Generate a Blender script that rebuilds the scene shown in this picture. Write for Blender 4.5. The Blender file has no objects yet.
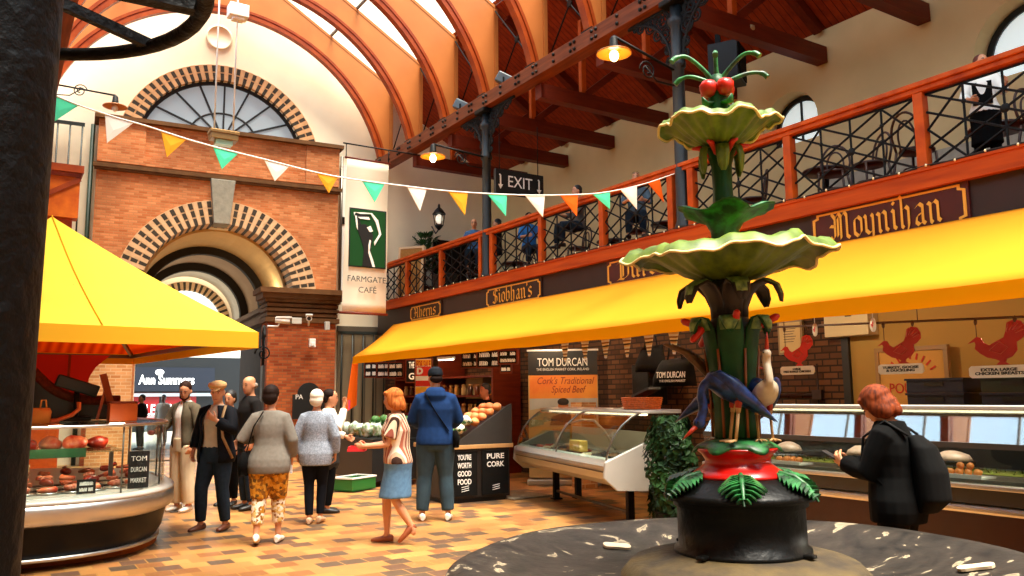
import bpy, bmesh, math, random
from math import sin, cos, pi, radians, sqrt, atan2, hypot
from mathutils import Vector as V, Matrix, noise as mnoise
from mathutils.geometry import tessellate_polygon
random.seed(7)
SC = bpy.context.scene
COL = SC.collection

# ---------------------------------------------------------------- camera model (1024x576 frame)
FOC = 820.0
YAW, PITCH, ROLL, CH = radians(32.55), radians(7.48), radians(-0.49), 1.52
_f = V((sin(YAW)*cos(PITCH), cos(YAW)*cos(PITCH), sin(PITCH)))
_r0 = V((cos(YAW), -sin(YAW), 0)); _u0 = _r0.cross(_f)
CR = cos(ROLL)*_r0 + sin(ROLL)*_u0
CU = -sin(ROLL)*_r0 + cos(ROLL)*_u0
CC = V((0, 0, CH))
def ray(x, y): return CR*((x-512)/FOC) + CU*((288-y)/FOC) + _f
def PX(x, y, X): d = ray(x, y); return CC + d*(X/d.x)            # where the sight line meets the plane X
def PY(x, y, Y): d = ray(x, y); return CC + d*(Y/d.y)
def PZ(x, y, Z=0): d = ray(x, y); return CC + d*((Z-CH)/d.z)
def PD(x, y, D): return CC + ray(x, y)*D

# ---------------------------------------------------------------- colour and materials
def lin(h):
    h = h.lstrip('#'); o = []
    for i in (0, 2, 4):
        c = int(h[i:i+2], 16)/255
        o.append(c/12.92 if c <= .04045 else ((c+.055)/1.055)**2.4)
    return (*o, 1)
MATS = {}
def newmat(name):
    m = bpy.data.materials.new(name); m.use_nodes = True
    nt = m.node_tree; b = nt.nodes['Principled BSDF']
    return m, nt, b
def _coords(nt, kind='Object'):
    return nt.nodes.new('ShaderNodeTexCoord').outputs[kind]
def mat(name, col, rough=.6, metal=0., noise=None, bump=None, emit=None, spec=.5, coat=0, col2=None, trans=0, alpha=1):
    if name in MATS: return MATS[name]
    m, nt, b = newmat(name); c = lin(col)
    b.inputs['Base Color'].default_value = c
    b.inputs['Roughness'].default_value = rough
    b.inputs['Metallic'].default_value = metal
    b.inputs['Specular IOR Level'].default_value = spec if rough < .7 else min(spec, .12)
    b.inputs['Coat Weight'].default_value = coat
    if alpha < 1: b.inputs['Alpha'].default_value = alpha
    co = None
    if noise or bump: co = _coords(nt)
    if noise:
        n = nt.nodes.new('ShaderNodeTexNoise'); n.inputs['Scale'].default_value = noise[0]; n.inputs['Detail'].default_value = 5
        nt.links.new(co, n.inputs['Vector'])
        r = nt.nodes.new('ShaderNodeValToRGB')
        r.color_ramp.elements[0].position = .5-.5*(noise[2] if len(noise) > 2 else .4)
        r.color_ramp.elements[1].position = .5+.5*(noise[2] if len(noise) > 2 else .4)
        if col2: r.color_ramp.elements[0].color = lin(col2); r.color_ramp.elements[1].color = c
        else:
            a = noise[1]
            r.color_ramp.elements[0].color = (*[x*(1-a) for x in c[:3]], 1); r.color_ramp.elements[1].color = (*[min(1, x*(1+a)) for x in c[:3]], 1)
        nt.links.new(n.outputs['Fac'], r.inputs['Fac']); nt.links.new(r.outputs['Color'], b.inputs['Base Color'])
    if bump:
        n2 = nt.nodes.new('ShaderNodeTexNoise'); n2.inputs['Scale'].default_value = bump[0]; n2.inputs['Detail'].default_value = 4
        nt.links.new(co, n2.inputs['Vector'])
        bp = nt.nodes.new('ShaderNodeBump'); bp.inputs['Strength'].default_value = bump[1]; bp.inputs['Distance'].default_value = .02
        nt.links.new(n2.outputs['Fac'], bp.inputs['Height']); nt.links.new(bp.outputs['Normal'], b.inputs['Normal'])
    if emit:
        b.inputs['Emission Color'].default_value = lin(emit[0]); b.inputs['Emission Strength'].default_value = emit[1]
    MATS[name] = m; return m
def glassmat(name, tint='#ffffff', refl=1.0, rough=.02, base=.05):
    if name in MATS: return MATS[name]
    m, nt, b = newmat(name); nt.nodes.remove(b); out = nt.nodes['Material Output']
    tr = nt.nodes.new('ShaderNodeBsdfTransparent'); tr.inputs['Color'].default_value = lin(tint)
    gl = nt.nodes.new('ShaderNodeBsdfGlossy'); gl.inputs['Roughness'].default_value = rough
    lw = nt.nodes.new('ShaderNodeLayerWeight'); lw.inputs['Blend'].default_value = .5
    fr = nt.nodes.new('ShaderNodeMath'); fr.operation = 'POWER'; fr.inputs[1].default_value = 5; nt.links.new(lw.outputs['Facing'], fr.inputs[0])
    mu = nt.nodes.new('ShaderNodeMath'); mu.operation = 'MULTIPLY_ADD'; mu.use_clamp = True
    mu.inputs[1].default_value = refl; mu.inputs[2].default_value = base
    mx = nt.nodes.new('ShaderNodeMixShader')
    nt.links.new(fr.outputs[0], mu.inputs[0]); nt.links.new(mu.outputs[0], mx.inputs[0])
    nt.links.new(tr.outputs[0], mx.inputs[1]); nt.links.new(gl.outputs[0], mx.inputs[2]); nt.links.new(mx.outputs[0], out.inputs['Surface'])
    MATS[name] = m; return m
def brickmat(name, cols, mortar, bw, bh, mort=.012, plane='xz', rough=.8, offset=.5, big=None, bump=.4, sq=1):
    """cols: list of colours spread at random over the bricks"""
    if name in MATS: return MATS[name]
    m, nt, b = newmat(name); L = nt.links.new
    sep = nt.nodes.new('ShaderNodeSeparateXYZ'); L(_coords(nt), sep.inputs[0])
    cmb = nt.nodes.new('ShaderNodeCombineXYZ')
    if plane == 'xz' or plane == 'yz':
        ad = nt.nodes.new('ShaderNodeMath'); ad.operation = 'ADD'; L(sep.outputs[0], ad.inputs[0]); L(sep.outputs[1], ad.inputs[1])
        L(ad.outputs[0], cmb.inputs[0]); L(sep.outputs[2], cmb.inputs[1])
    else:
        L(sep.outputs[0], cmb.inputs[0]); L(sep.outputs[1], cmb.inputs[1])
    br = nt.nodes.new('ShaderNodeTexBrick'); L(cmb.outputs[0], br.inputs['Vector'])
    br.offset = offset; br.squash = sq
    br.inputs['Scale'].default_value = 1; br.inputs['Brick Width'].default_value = bw; br.inputs['Row Height'].default_value = bh
    br.inputs['Mortar Size'].default_value = mort; br.inputs['Mortar Smooth'].default_value = .2
    br.inputs['Color1'].default_value = (0, 0, 0, 1); br.inputs['Color2'].default_value = (1, 1, 1, 1); br.inputs['Mortar'].default_value = (.5, .5, .5, 1)
    rp = nt.nodes.new('ShaderNodeValToRGB'); L(br.outputs['Color'], rp.inputs['Fac']); cr = rp.color_ramp; cr.interpolation = 'CONSTANT' if plane == 'xy' else 'LINEAR'
    while len(cr.elements) < len(cols): cr.elements.new(.5)
    for i, c in enumerate(cols):
        cr.elements[i].position = i/len(cols) if plane == 'xy' else i/max(1, len(cols)-1); cr.elements[i].color = lin(c)
    nz = nt.nodes.new('ShaderNodeTexNoise'); nz.inputs['Scale'].default_value = 1.1 if big is None else big; nz.inputs['Detail'].default_value = 6
    L(_coords(nt), nz.inputs['Vector'])
    mr = nt.nodes.new('ShaderNodeMapRange'); mr.inputs['From Min'].default_value = .3; mr.inputs['From Max'].default_value = .7; mr.inputs['To Min'].default_value = .72; mr.inputs['To Max'].default_value = 1.18
    L(nz.outputs['Fac'], mr.inputs['Value'])
    mx = nt.nodes.new('ShaderNodeMix'); mx.data_type = 'RGBA'; L(br.outputs['Fac'], mx.inputs['Factor']); L(rp.outputs['Color'], mx.inputs['A']); mx.inputs['B'].default_value = lin(mortar)
    vm = nt.nodes.new('ShaderNodeVectorMath'); vm.operation = 'SCALE'; L(mx.outputs['Result'], vm.inputs[0]); L(mr.outputs['Result'], vm.inputs['Scale'])
    L(vm.outputs[0], b.inputs['Base Color']); b.inputs['Roughness'].default_value = rough; b.inputs['Specular IOR Level'].default_value = .25
    if bump:
        bp = nt.nodes.new('ShaderNodeBump'); bp.inputs['Strength'].default_value = bump; bp.inputs['Distance'].default_value = .008; bp.invert = True
        L(br.outputs['Fac'], bp.inputs['Height']); L(bp.outputs['Normal'], b.inputs['Normal'])
    MATS[name] = m; return m
def woodmat(name, c1, c2, scale=(1.5, 14, 14), rough=.45, boards=None, axis=0):
    """grain stretched along one axis; boards = (axis index, width) draws board joints"""
    if name in MATS: return MATS[name]
    m, nt, b = newmat(name); L = nt.links.new
    co = _coords(nt); mp = nt.nodes.new('ShaderNodeMapping'); mp.inputs['Scale'].default_value = scale; L(co, mp.inputs[0])
    n = nt.nodes.new('ShaderNodeTexNoise'); n.inputs['Scale'].default_value = 1.6; n.inputs['Detail'].default_value = 6; L(mp.outputs[0], n.inputs['Vector'])
    r = nt.nodes.new('ShaderNodeValToRGB'); r.color_ramp.elements[0].position = .3; r.color_ramp.elements[1].position = .7
    r.color_ramp.elements[0].color = lin(c1); r.color_ramp.elements[1].color = lin(c2); L(n.outputs['Fac'], r.inputs['Fac'])
    col = r.outputs['Color']
    if boards:
        sp = nt.nodes.new('ShaderNodeSeparateXYZ'); L(co, sp.inputs[0])
        dv = nt.nodes.new('ShaderNodeMath'); dv.operation = 'DIVIDE'; dv.inputs[1].default_value = boards[1]; L(sp.outputs[boards[0]], dv.inputs[0])
        fr = nt.nodes.new('ShaderNodeMath'); fr.operation = 'FRACT'; L(dv.outputs[0], fr.inputs[0])
        lt = nt.nodes.new('ShaderNodeMath'); lt.operation = 'LESS_THAN'; lt.inputs[1].default_value = .09; L(fr.outputs[0], lt.inputs[0])
        mx = nt.nodes.new('ShaderNodeMix'); mx.data_type = 'RGBA'; L(lt.outputs[0], mx.inputs['Factor']); L(col, mx.inputs['A']); mx.inputs['B'].default_value = tuple(x*.25 for x in lin(c1)[:3])+(1,)
        col = mx.outputs['Result']
    L(col, b.inputs['Base Color']); b.inputs['Roughness'].default_value = rough; b.inputs['Specular IOR Level'].default_value = .22
    MATS[name] = m; return m
def canvasmat(name, col, tr=.35, stripes=None):
    if name in MATS: return MATS[name]
    m, nt, b = newmat(name); nt.nodes.remove(b); out = nt.nodes['Material Output']; L = nt.links.new
    d = nt.nodes.new('ShaderNodeBsdfDiffuse'); t = nt.nodes.new('ShaderNodeBsdfTranslucent'); mx = nt.nodes.new('ShaderNodeMixShader'); mx.inputs[0].default_value = tr
    n = nt.nodes.new('ShaderNodeTexNoise'); n.inputs['Scale'].default_value = 1.5; L(_coords(nt), n.inputs['Vector'])
    r = nt.nodes.new('ShaderNodeValToRGB'); c = lin(col); r.color_ramp.elements[0].color = tuple(x*.94 for x in c[:3])+(1,); r.color_ramp.elements[1].color = c
    if stripes:
        w = nt.nodes.new('ShaderNodeTexWave'); w.bands_direction = 'X'; w.inputs['Scale'].default_value = stripes[1]; L(_coords(nt), w.inputs['Vector']); L(w.outputs['Fac'], r.inputs['Fac']); r.color_ramp.elements[0].color = lin(stripes[0])
    else: L(n.outputs['Fac'], r.inputs['Fac'])
    for q in (d, t): L(r.outputs['Color'], q.inputs['Color'])
    L(d.outputs[0], mx.inputs[1]); L(t.outputs[0], mx.inputs[2]); L(mx.outputs[0], out.inputs['Surface'])
    MATS[name] = m; return m
def wavemat(name, cols, scale, axis='X', rough=.8, dist=0, vor=None):
    """stripes across one axis (or blotches with vor) in several colours"""
    if name in MATS: return MATS[name]
    m, nt, b = newmat(name); L = nt.links.new; co = _coords(nt)
    if vor:
        w = nt.nodes.new('ShaderNodeTexVoronoi'); w.inputs['Scale'].default_value = scale; L(co, w.inputs['Vector'])
        sp = nt.nodes.new('ShaderNodeSeparateColor'); L(w.outputs['Color'], sp.inputs[0]); src = sp.outputs[0]
    else:
        w = nt.nodes.new('ShaderNodeTexWave'); w.bands_direction = axis; w.wave_profile = 'SAW'; w.inputs['Scale'].default_value = scale; w.inputs['Distortion'].default_value = dist
        L(co, w.inputs['Vector']); src = w.outputs['Fac']
    b.inputs['Specular IOR Level'].default_value = .12
    r = nt.nodes.new('ShaderNodeValToRGB'); cr = r.color_ramp; cr.interpolation = 'CONSTANT'
    while len(cr.elements) < len(cols): cr.elements.new(.5)
    for i, c in enumerate(cols): cr.elements[i].position = i/len(cols); cr.elements[i].color = lin(c)
    L(src, r.inputs['Fac']); L(r.outputs['Color'], b.inputs['Base Color']); b.inputs['Roughness'].default_value = rough
    MATS[name] = m; return m

# ---------------------------------------------------------------- mesh building
class MB:
    def __init__(s): s.v = []; s.f = []; s.m = []; s.sm = []
    def add(s, vs, fs, m=0, smooth=False):
        b = len(s.v); s.v += [tuple(p) for p in vs]
        for f in fs: s.f.append(tuple(i+b for i in f)); s.m.append(m); s.sm.append(smooth)
    def poly(s, pts, m=0): s.add(pts, [tuple(range(len(pts)))], m)
    def box(s, c, d, rz=0, m=0, M=None):
        hx, hy, hz = d[0]/2, d[1]/2, d[2]/2
        P = [V((x, y, z)) for z in (-hz, hz) for y in (-hy, hy) for x in (-hx, hx)]
        R = M if M is not None else Matrix.Rotation(rz, 3, 'Z')
        s.add([R @ p + V(c) for p in P], [(0, 2, 3, 1), (4, 5, 7, 6), (0, 1, 5, 4), (2, 6, 7, 3), (0, 4, 6, 2), (1, 3, 7, 5)], m)
    def b2(s, lo, hi, m=0): s.box([(a+b)/2 for a, b in zip(lo, hi)], [abs(b-a) for a, b in zip(lo, hi)], 0, m)
    def bar(s, p, q, w, h, m=0, up=(0, 0, 1)):
        p = V(p); q = V(q); d = q-p; l = d.length; d.normalize(); up = V(up)
        if abs(d.dot(up)) > .99: up = V((0, 1, 0)) if abs(d.y) < .9 else V((1, 0, 0))
        x = d.cross(up).normalized(); z = x.cross(d)
        s.box((p+q)/2, (w, l, h), 0, m, Matrix((x, d, z)).transposed())
    def tube(s, path, r, n=8, m=0, caps=True, closed=False, flat=None, smooth=True):
        path = [V(p) for p in path]; k = len(path)
        R = r if isinstance(r, (list, tuple)) else [r]*k
        d0 = (path[1]-path[0]).normalized(); u = V((0, 0, 1)) if abs(d0.z) < .9 else V((1, 0, 0))
        x = d0.cross(u).normalized(); vs = []; fs = []
        for i, p in enumerate(path):
            if closed: d = (path[(i+1) % k]-path[i-1])
            else: d = path[min(i+1, k-1)]-path[max(i-1, 0)]
            d = d.normalized() if d.length > 1e-9 else d0
            x = (x-d*x.dot(d)); x = x.normalized() if x.length > 1e-6 else d.orthogonal().normalized()
            y = d.cross(x)
            for j in range(n):
                a = 2*pi*j/n; ry = R[i]*(flat if flat else 1)
                vs.append(p + x*(R[i]*cos(a)) + y*(ry*sin(a)))
        for i in range(k if closed else k-1):
            for j in range(n):
                a, b2 = i*n+j, i*n+(j+1) % n; c = ((i+1) % k)*n
                fs.append((a, b2, c+(j+1) % n, c+j))
        s.add(vs, fs, m, smooth)
        if caps and not closed:
            s.add(vs[:n], [tuple(range(n-1, -1, -1))], m); s.add(vs[-n:], [tuple(range(n))], m)
    def lathe(s, prof, n=24, c=(0, 0, 0), m=0, fn=None, smooth=True, caps=True, ang=2*pi, a0=0):
        k = len(prof); vs = []; fs = []; full = ang > 6.28; nn = n if full else n+1
        for i, (r, z) in enumerate(prof):
            for j in range(nn):
                a = a0+ang*j/n; rr, zz = (r, z) if fn is None else fn(r, z, a, i)
                vs.append((c[0]+rr*cos(a), c[1]+rr*sin(a), c[2]+zz))
        for i in range(k-1):
            for j in range(n):
                j2 = (j+1) % nn
                fs.append((i*nn+j, i*nn+j2, (i+1)*nn+j2, (i+1)*nn+j))
        s.add(vs, fs, m, smooth)
        if caps and full:
            if prof[0][0] > 1e-4: s.add(vs[:nn], [tuple(range(nn-1, -1, -1))], m)
            if prof[-1][0] > 1e-4: s.add(vs[-nn:], [tuple(range(nn))], m)
    def ell(s, c, r, n=12, k=8, m=0, M=None):
        vs = []; fs = []; c = V(c)
        for i in range(k+1):
            t = pi*i/k
            for j in range(n):
                a = 2*pi*j/n; p = V((r[0]*sin(t)*cos(a), r[1]*sin(t)*sin(a), -r[2]*cos(t)))
                vs.append(c+(M @ p if M is not None else p))
        for i in range(k):
            for j in range(n): fs.append((i*n+j, i*n+(j+1) % n, (i+1)*n+(j+1) % n, (i+1)*n+j))
        s.add(vs, fs, m, True)
    def loft(s, secs, n=16, m=0, caps=True):
        """secs: (centre, rx vector, ry vector)"""
        vs = []; fs = []
        for c, rx, ry in secs:
            for j in range(n):
                a = 2*pi*j/n; vs.append(V(c)+V(rx)*cos(a)+V(ry)*sin(a))
        for i in range(len(secs)-1):
            for j in range(n): fs.append((i*n+j, i*n+(j+1) % n, (i+1)*n+(j+1) % n, (i+1)*n+j))
        s.add(vs, fs, m, True)
        if caps: s.add(vs[:n], [tuple(range(n-1, -1, -1))], m); s.add(vs[-n:], [tuple(range(n))], m)
    def plate(s, outer, holes, T, w0, w1, m=0, mside=None):
        """outline with holes between two levels; T(u, v, w) -> point"""
        loops = [outer]+list(holes); flat = [p for l in loops for p in l]
        tris = tessellate_polygon([[V((p[0], p[1], 0)) for p in l] for l in loops])
        N = len(flat); vs = [T(p[0], p[1], w0) for p in flat]+[T(p[0], p[1], w1) for p in flat]
        s.add(vs, [tuple(t) for t in tris]+[tuple(i+N for i in reversed(t)) for t in tris], m)
        b = 0; fs = []
        for l in loops:
            k = len(l)
            for i in range(k): j = (i+1) % k; fs.append((b+i, b+j, b+j+N, b+i+N))
            b += k
        s.add(vs, fs, m if mside is None else mside)
    def jitter(s, a, sc=1.0, seed=0):
        s.v = [tuple(V(p)+a*V(mnoise.noise_vector(V(p)*sc+V((seed, seed*1.7, 0))))) for p in s.v]
    def xform(s, M): s.v = [tuple(M @ V(p)) for p in s.v]
def TXZ(y0=0): return lambda u, v, w: (u, y0+w, v)
def TYZ(x0=0): return lambda u, v, w: (x0+w, u, v)
def TXY(z0=0): return lambda u, v, w: (u, v, z0+w)

def tomesh(name, mb, mats):
    me = bpy.data.meshes.new(name); me.from_pydata(mb.v, [], mb.f)
    if not isinstance(mats, (list, tuple)): mats = [mats]
    for q in mats: me.materials.append(q)
    me.polygons.foreach_set('material_index', mb.m); me.polygons.foreach_set('use_smooth', mb.sm)
    me.update(); return me
def recalc(me):
    bm = bmesh.new(); bm.from_mesh(me); bmesh.ops.remove_doubles(bm, verts=bm.verts, dist=1e-5)
    bmesh.ops.recalc_face_normals(bm, faces=bm.faces); bm.to_mesh(me); bm.free()
def link(name, me, parent=None, loc=None, rz=None):
    o = bpy.data.objects.new(name, me); COL.objects.link(o)
    if parent: o.parent = parent
    if loc is not None: o.location = loc
    if rz is not None: o.rotation_euler = (0, 0, rz)
    return o
def part(name, mb, mats, parent=None, world=False, label=None, bevel=0, remesh=0, smooth=0, clean=True, kind=None):
    """one mesh object; world=True: the points were given in world space"""
    if world and parent: mb.xform(wm(parent).inverted())
    me = tomesh(name, mb, mats)
    if clean: recalc(me)
    o = link(name, me, parent)
    if bevel:
        md = o.modifiers.new('b', 'BEVEL'); md.width = bevel; md.segments = 2; md.limit_method = 'ANGLE'; md.angle_limit = radians(40)
    if remesh: bake_remesh(o, remesh, smooth)
    if label: o['label'] = label
    if kind: o['kind'] = kind
    return o
def wm(o):
    M = o.matrix_basis.copy()
    while o.parent: o = o.parent; M = o.matrix_basis @ M
    return M
def bake_remesh(o, vox, smooth=4, extra=None):
    md = o.modifiers.new('r', 'REMESH'); md.mode = 'VOXEL'; md.voxel_size = vox; md.use_smooth_shade = True
    if smooth: s = o.modifiers.new('s', 'SMOOTH'); s.factor = .5; s.iterations = smooth
    dg = bpy.context.evaluated_depsgraph_get(); dg.update()
    me = bpy.data.meshes.new_from_object(o.evaluated_get(dg)); me.name = o.data.name
    ms = list(o.data.materials); o.modifiers.clear(); o.data = me
    me.materials.clear()
    for q in ms: me.materials.append(q)
    return o
def tag(o, label=None, cat=None, group=None, kind=None):
    if label: o['label'] = label
    if cat: o['category'] = cat
    if group: o['group'] = group
    if kind: o['kind'] = kind
    return o
def thing(name, label, cat, loc=(0, 0, 0), rz=0, group=None, kind=None):
    o = link(name, None, None, loc, rz); o.empty_display_size = .1
    return tag(o, label, cat, group, kind)
def solo(name, mb, mats, label, cat, group=None, loc=None, rz=None, kind=None, **k):
    """a thing that is one mesh (points in world space unless loc is given)"""
    if loc is None and mb.v:
        xs, ys, zs = zip(*mb.v); c = V(((min(xs)+max(xs))/2, (min(ys)+max(ys))/2, min(zs)))
        mb.xform(Matrix.Translation(-c)); loc = c
    o = part(name, mb, mats, None, **k); o.location = loc
    if rz is not None: o.rotation_euler = (0, 0, rz)
    return tag(o, label, cat, group, kind)
def struct(name, mb, mats, label=None, **k):
    o = part(name, mb, mats, None, **k); o['kind'] = 'structure'
    if label: o['label'] = label
    return o
def dup(root, loc, rz=None, label=None, scale=None):
    def cp(o, par):
        c = o.copy(); COL.objects.link(c); c.parent = par
        for ch in [x for x in KIDS.get(o.name, [])]: cp(ch, c)
        return c
    KIDS = {}
    for x in bpy.data.objects:
        if x.parent: KIDS.setdefault(x.parent.name, []).append(x)
    c = cp(root, None); c.location = loc
    if rz is not None: c.rotation_euler = (0, 0, rz)
    if label: c['label'] = label
    if scale: c.scale = scale
    return c
# ---------------------------------------------------------------- writing
def text_part(txt, size, m, parent, M, name='lettering', depth=.002, width=None, align='CENTER', shear=0, bold=0, top=False):
    """flat letters as mesh; M places the text plane (x right, y up, z towards the reader)"""
    cu = bpy.data.curves.new('t', 'FONT'); cu.body = txt; cu.size = size; cu.align_x = align; cu.align_y = 'CENTER'; cu.extrude = depth; cu.shear = shear; cu.offset = bold
    cu.resolution_u = 3; cu.space_line = .9
    o = bpy.data.objects.new('t', cu); COL.objects.link(o)
    dg = bpy.context.evaluated_depsgraph_get(); dg.update()
    me = bpy.data.meshes.new_from_object(o.evaluated_get(dg)); bpy.data.objects.remove(o); bpy.data.curves.remove(cu)
    if width and me.vertices:
        xs = [v.co.x for v in me.vertices]; k = width/max(1e-6, max(xs)-min(xs))
        for v in me.vertices: v.co.x *= k
    me.materials.clear(); me.materials.append(m); me.transform(M); me.name = name
    r = link(name, me, parent); return r
def face_M(c, right, up):
    r = V(right).normalized(); u = V(up); u = (u-r*u.dot(r)).normalized(); n = r.cross(u)
    M = Matrix((r, u, n)).transposed().to_4x4(); M.translation = V(c); return M
GL = {
 'i': (.46, [[(.08, .93), (.2, .84), (.2, .14), (.34, .03)], [(.14, 1.28), (.24, 1.18)]]),
 'n': (.88, [[(.06, .93), (.2, .84), (.2, .1), (.3, .0)], [(.2, .78), (.45, .97), (.6, .84), (.6, .14), (.74, .03)]]),
 'h': (.88, [[(.1, 1.5), (.2, 1.38), (.2, .1), (.3, .0)], [(.2, .78), (.45, .97), (.6, .84), (.6, .1), (.46, -.25)]]),
 'a': (.76, [[(.12, .82), (.34, .97), (.52, .84), (.52, .14), (.66, .03)], [(.52, .56), (.2, .42), (.14, .16), (.3, .02), (.52, .16)]]),
 'o': (.74, [[(.36, .97), (.14, .8), (.14, .2), (.36, .03), (.58, .2), (.58, .8), (.36, .97)]]),
 'y': (.78, [[(.04, .95), (.14, .84), (.14, .22), (.34, .05), (.58, .2)], [(.48, .95), (.58, .84), (.58, -.1), (.34, -.42), (.1, -.34)]]),
 'b': (.76, [[(.06, 1.5), (.16, 1.38), (.16, .15), (.36, .02), (.6, .2), (.6, .8), (.4, .97), (.16, .78)]]),
 's': (.7, [[(.56, .82), (.36, .97), (.16, .8), (.16, .62), (.56, .4), (.56, .18), (.34, .02), (.1, .14)]]),
 'e': (.68, [[(.14, .46), (.54, .62), (.52, .86), (.34, .97), (.14, .8), (.14, .2), (.36, .03), (.6, .16)]]),
 'r': (.62, [[(.06, .93), (.2, .84), (.2, .1), (.3, 0)], [(.2, .78), (.42, .96), (.56, .82)]]),
 'u': (.88, [[(.06, .93), (.18, .84), (.18, .2), (.34, .04), (.58, .2)], [(.48, .93), (.58, .84), (.58, .14), (.72, .03)]]),
 'c': (.64, [[(.56, .84), (.36, .97), (.14, .8), (.14, .2), (.36, .03), (.56, .16)]]),
 "'": (.24, [[(.12, 1.42), (.14, 1.1)]]),
 'M': (1.5, [[(.02, .2), (.18, .02), (.34, .2), (.34, 1.1), (.14, 1.36)], [(.34, 1.05), (.58, 1.36), (.74, 1.15), (.74, .06)], [(.74, 1.05), (.98, 1.36), (1.14, 1.15), (1.14, .16), (1.32, .03)], [(.54, 1.1), (.54, .2)], [(.02, .75), (.34, .7)]]),
 'S': (1.0, [[(.84, 1.16), (.56, 1.4), (.2, 1.2), (.2, .9), (.78, .6), (.78, .2), (.44, 0), (.08, .18)], [(.48, 1.3), (.48, .12)]]),
 'D': (1.15, [[(.02, 1.2), (.3, 1.4), (.66, 1.34), (.98, 1.05), (.98, .32), (.62, .02), (.2, .1), (.04, .0)], [(.34, 1.36), (.34, .1)], [(.54, 1.15), (.54, .25)]]),
 'A': (1.1, [[(.02, .1), (.18, .02), (.34, .25), (.34, 1.1), (.12, 1.3)], [(.34, 1.15), (.62, 1.4), (.82, 1.2), (.82, .16), (.98, .03)], [(.14, .66), (.82, .66)]]),
}
def blackletter(txt, h, m, parent, M, width=None, wt=.19):
    mb = MB(); x = 0; nb = V((cos(radians(42)), sin(radians(42))))*wt; P = []
    z = 0
    for ch in txt:
        adv, st = GL[ch]
        for s in st:
            for a, b in zip(s, s[1:]):
                a = V(a)+V((x, 0)); b = V(b)+V((x, 0)); z += 1
                q = [a-nb/2, a+nb/2, b+nb/2, b-nb/2]
                if abs((q[1]-q[0]).cross(q[2]-q[1])) < .004: e = V((-nb.y, nb.x))*.18; q = [a-nb/2-e, a+nb/2-e, b+nb/2+e, b-nb/2+e]
                if (q[1]-q[0]).cross(q[2]-q[1]) < 0: q.reverse()
                P.append(q)
        x += adv
    k = h/1.4; kx = k if not width else width/x
    for q in P: mb.add([(((p.x-x/2)*kx), (p.y-.62)*k, .004) for p in q], [(0, 1, 2, 3)])
    mb.xform(M)
    return part('lettering', mb, m, parent, clean=False)
# ================================================================ SETTING
M_white = mat('cream_plaster', '#efe3c6', .85, noise=(1.2, .05), bump=(8, .08))
M_tan = mat('tan_plaster', '#d2b886', .85, noise=(.8, .1), bump=(6, .1))
M_brick = brickmat('orange_brick', ['#b0602f', '#bd6f40', '#c87c4a', '#d28956'], '#b57d4e', .2, .062, .008)
M_brickd = brickmat('dark_red_brick', ['#8f3b1a', '#ae5226', '#c06430'], '#8f5c38', .225, .075, .01)
M_brickb = brickmat('brown_brick', ['#3d2616', '#573720', '#694527'], '#2a1c12', .225, .085, .012)
M_brickl = brickmat('light_brick', ['#c98d55', '#dba169', '#b97a45'], '#d8b183', .225, .08, .01)
M_cream = mat('cream_brick', '#cfa87e', .8, noise=(9, .12))
M_grey = mat('slate_brick', '#40382e', .7, noise=(9, .2))
M_stone = mat('brown_stone', '#644428', .75, noise=(5, .2))
M_key = mat('grey_keystone', '#8d8878', .8, noise=(7, .15), bump=(20, .3))
M_rib = woodmat('orange_ply', '#ad642e', '#bb7136', (.6, .6, .6), .5)
M_ribd = woodmat('varnished_redwood', '#7d2e0c', '#9f4413', (2, 2, 2), .4)
M_beam = woodmat('beam_timber', '#5a2811', '#854221', (10, .8, 10), .5)
M_roof = woodmat('roof_boards', '#7d280c', '#a03a12', (1, 6, 6), .55, boards=(1, .14))
M_tie = woodmat('tie_timber', '#54190a', '#6e260d', (1, 8, 8), .5)
M_iron = mat('black_iron', '#0a0908', .55, noise=(14, .3), bump=(40, .25), spec=.2)
M_ironp = mat('pitted_black_iron', '#030202', .55, noise=(9, .5), bump=(26, .5), spec=.16)
M_blue = mat('blue_black_iron', '#10181d', .5, noise=(12, .25), bump=(30, .25))
M_rail = woodmat('orange_railing', '#983806', '#c0520c', (3, 3, 3), .5)
M_fascia = woodmat('orange_fascia', '#9a3806', '#c0500c', (8, .6, 8), .5)
M_sign = mat('dark_brown_board', '#2a130b', .5, noise=(4, .2))
M_signr = mat('oxblood_board', '#471008', .4, noise=(6, .15))
M_gold = mat('gold_leaf', '#e2a53a', .4, emit=None)
M_steel = mat('brushed_steel', '#cdc9c0', .36, 1, noise=(3, .08))
M_steeld = mat('dull_steel', '#77726a', .4, .9)
M_alu = mat('white_enamel', '#b9b5aa', .35, noise=(5, .04))
M_black = mat('black_paint', '#0c0b0a', .5)
M_dark = mat('dark_interior', '#17100b', .8, noise=(2, .3))
M_glass = glassmat('counter_glass', '#f4fbf8', .9, base=.03)
M_glassr = glassmat('reflecting_glass', '#e6efec', 1.0, base=.3)
M_sky = glassmat('roof_glass', '#ffffff', .5)
M_wglass = mat('frosted_window_glow', '#8d989b', .3, emit=('#b9c6cc', .35))  # faint glow of its own stands in for daylight behind the lunette
M_yellow = canvasmat('yellow_canvas', '#ee9a2a', .25)
M_kyel = canvasmat('lemon_canvas', '#ffdc50', .35)
M_orangec = mat('orange_canvas', '#e8600c', .8)
M_paper = mat('white_paint', '#f2efe6', .6)
M_chalk = mat('chalkboard', '#12110f', .7)
M_floor = brickmat('quarry_pavers', ['#a87040', '#b07a42', '#8a5a34', '#664a38', '#aa7442', '#b8854a', '#5a4838', '#9a6a3a'], '#a87a40', .23, .23, .006, plane='xy', rough=.42, bump=.25, big=.5)

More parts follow.
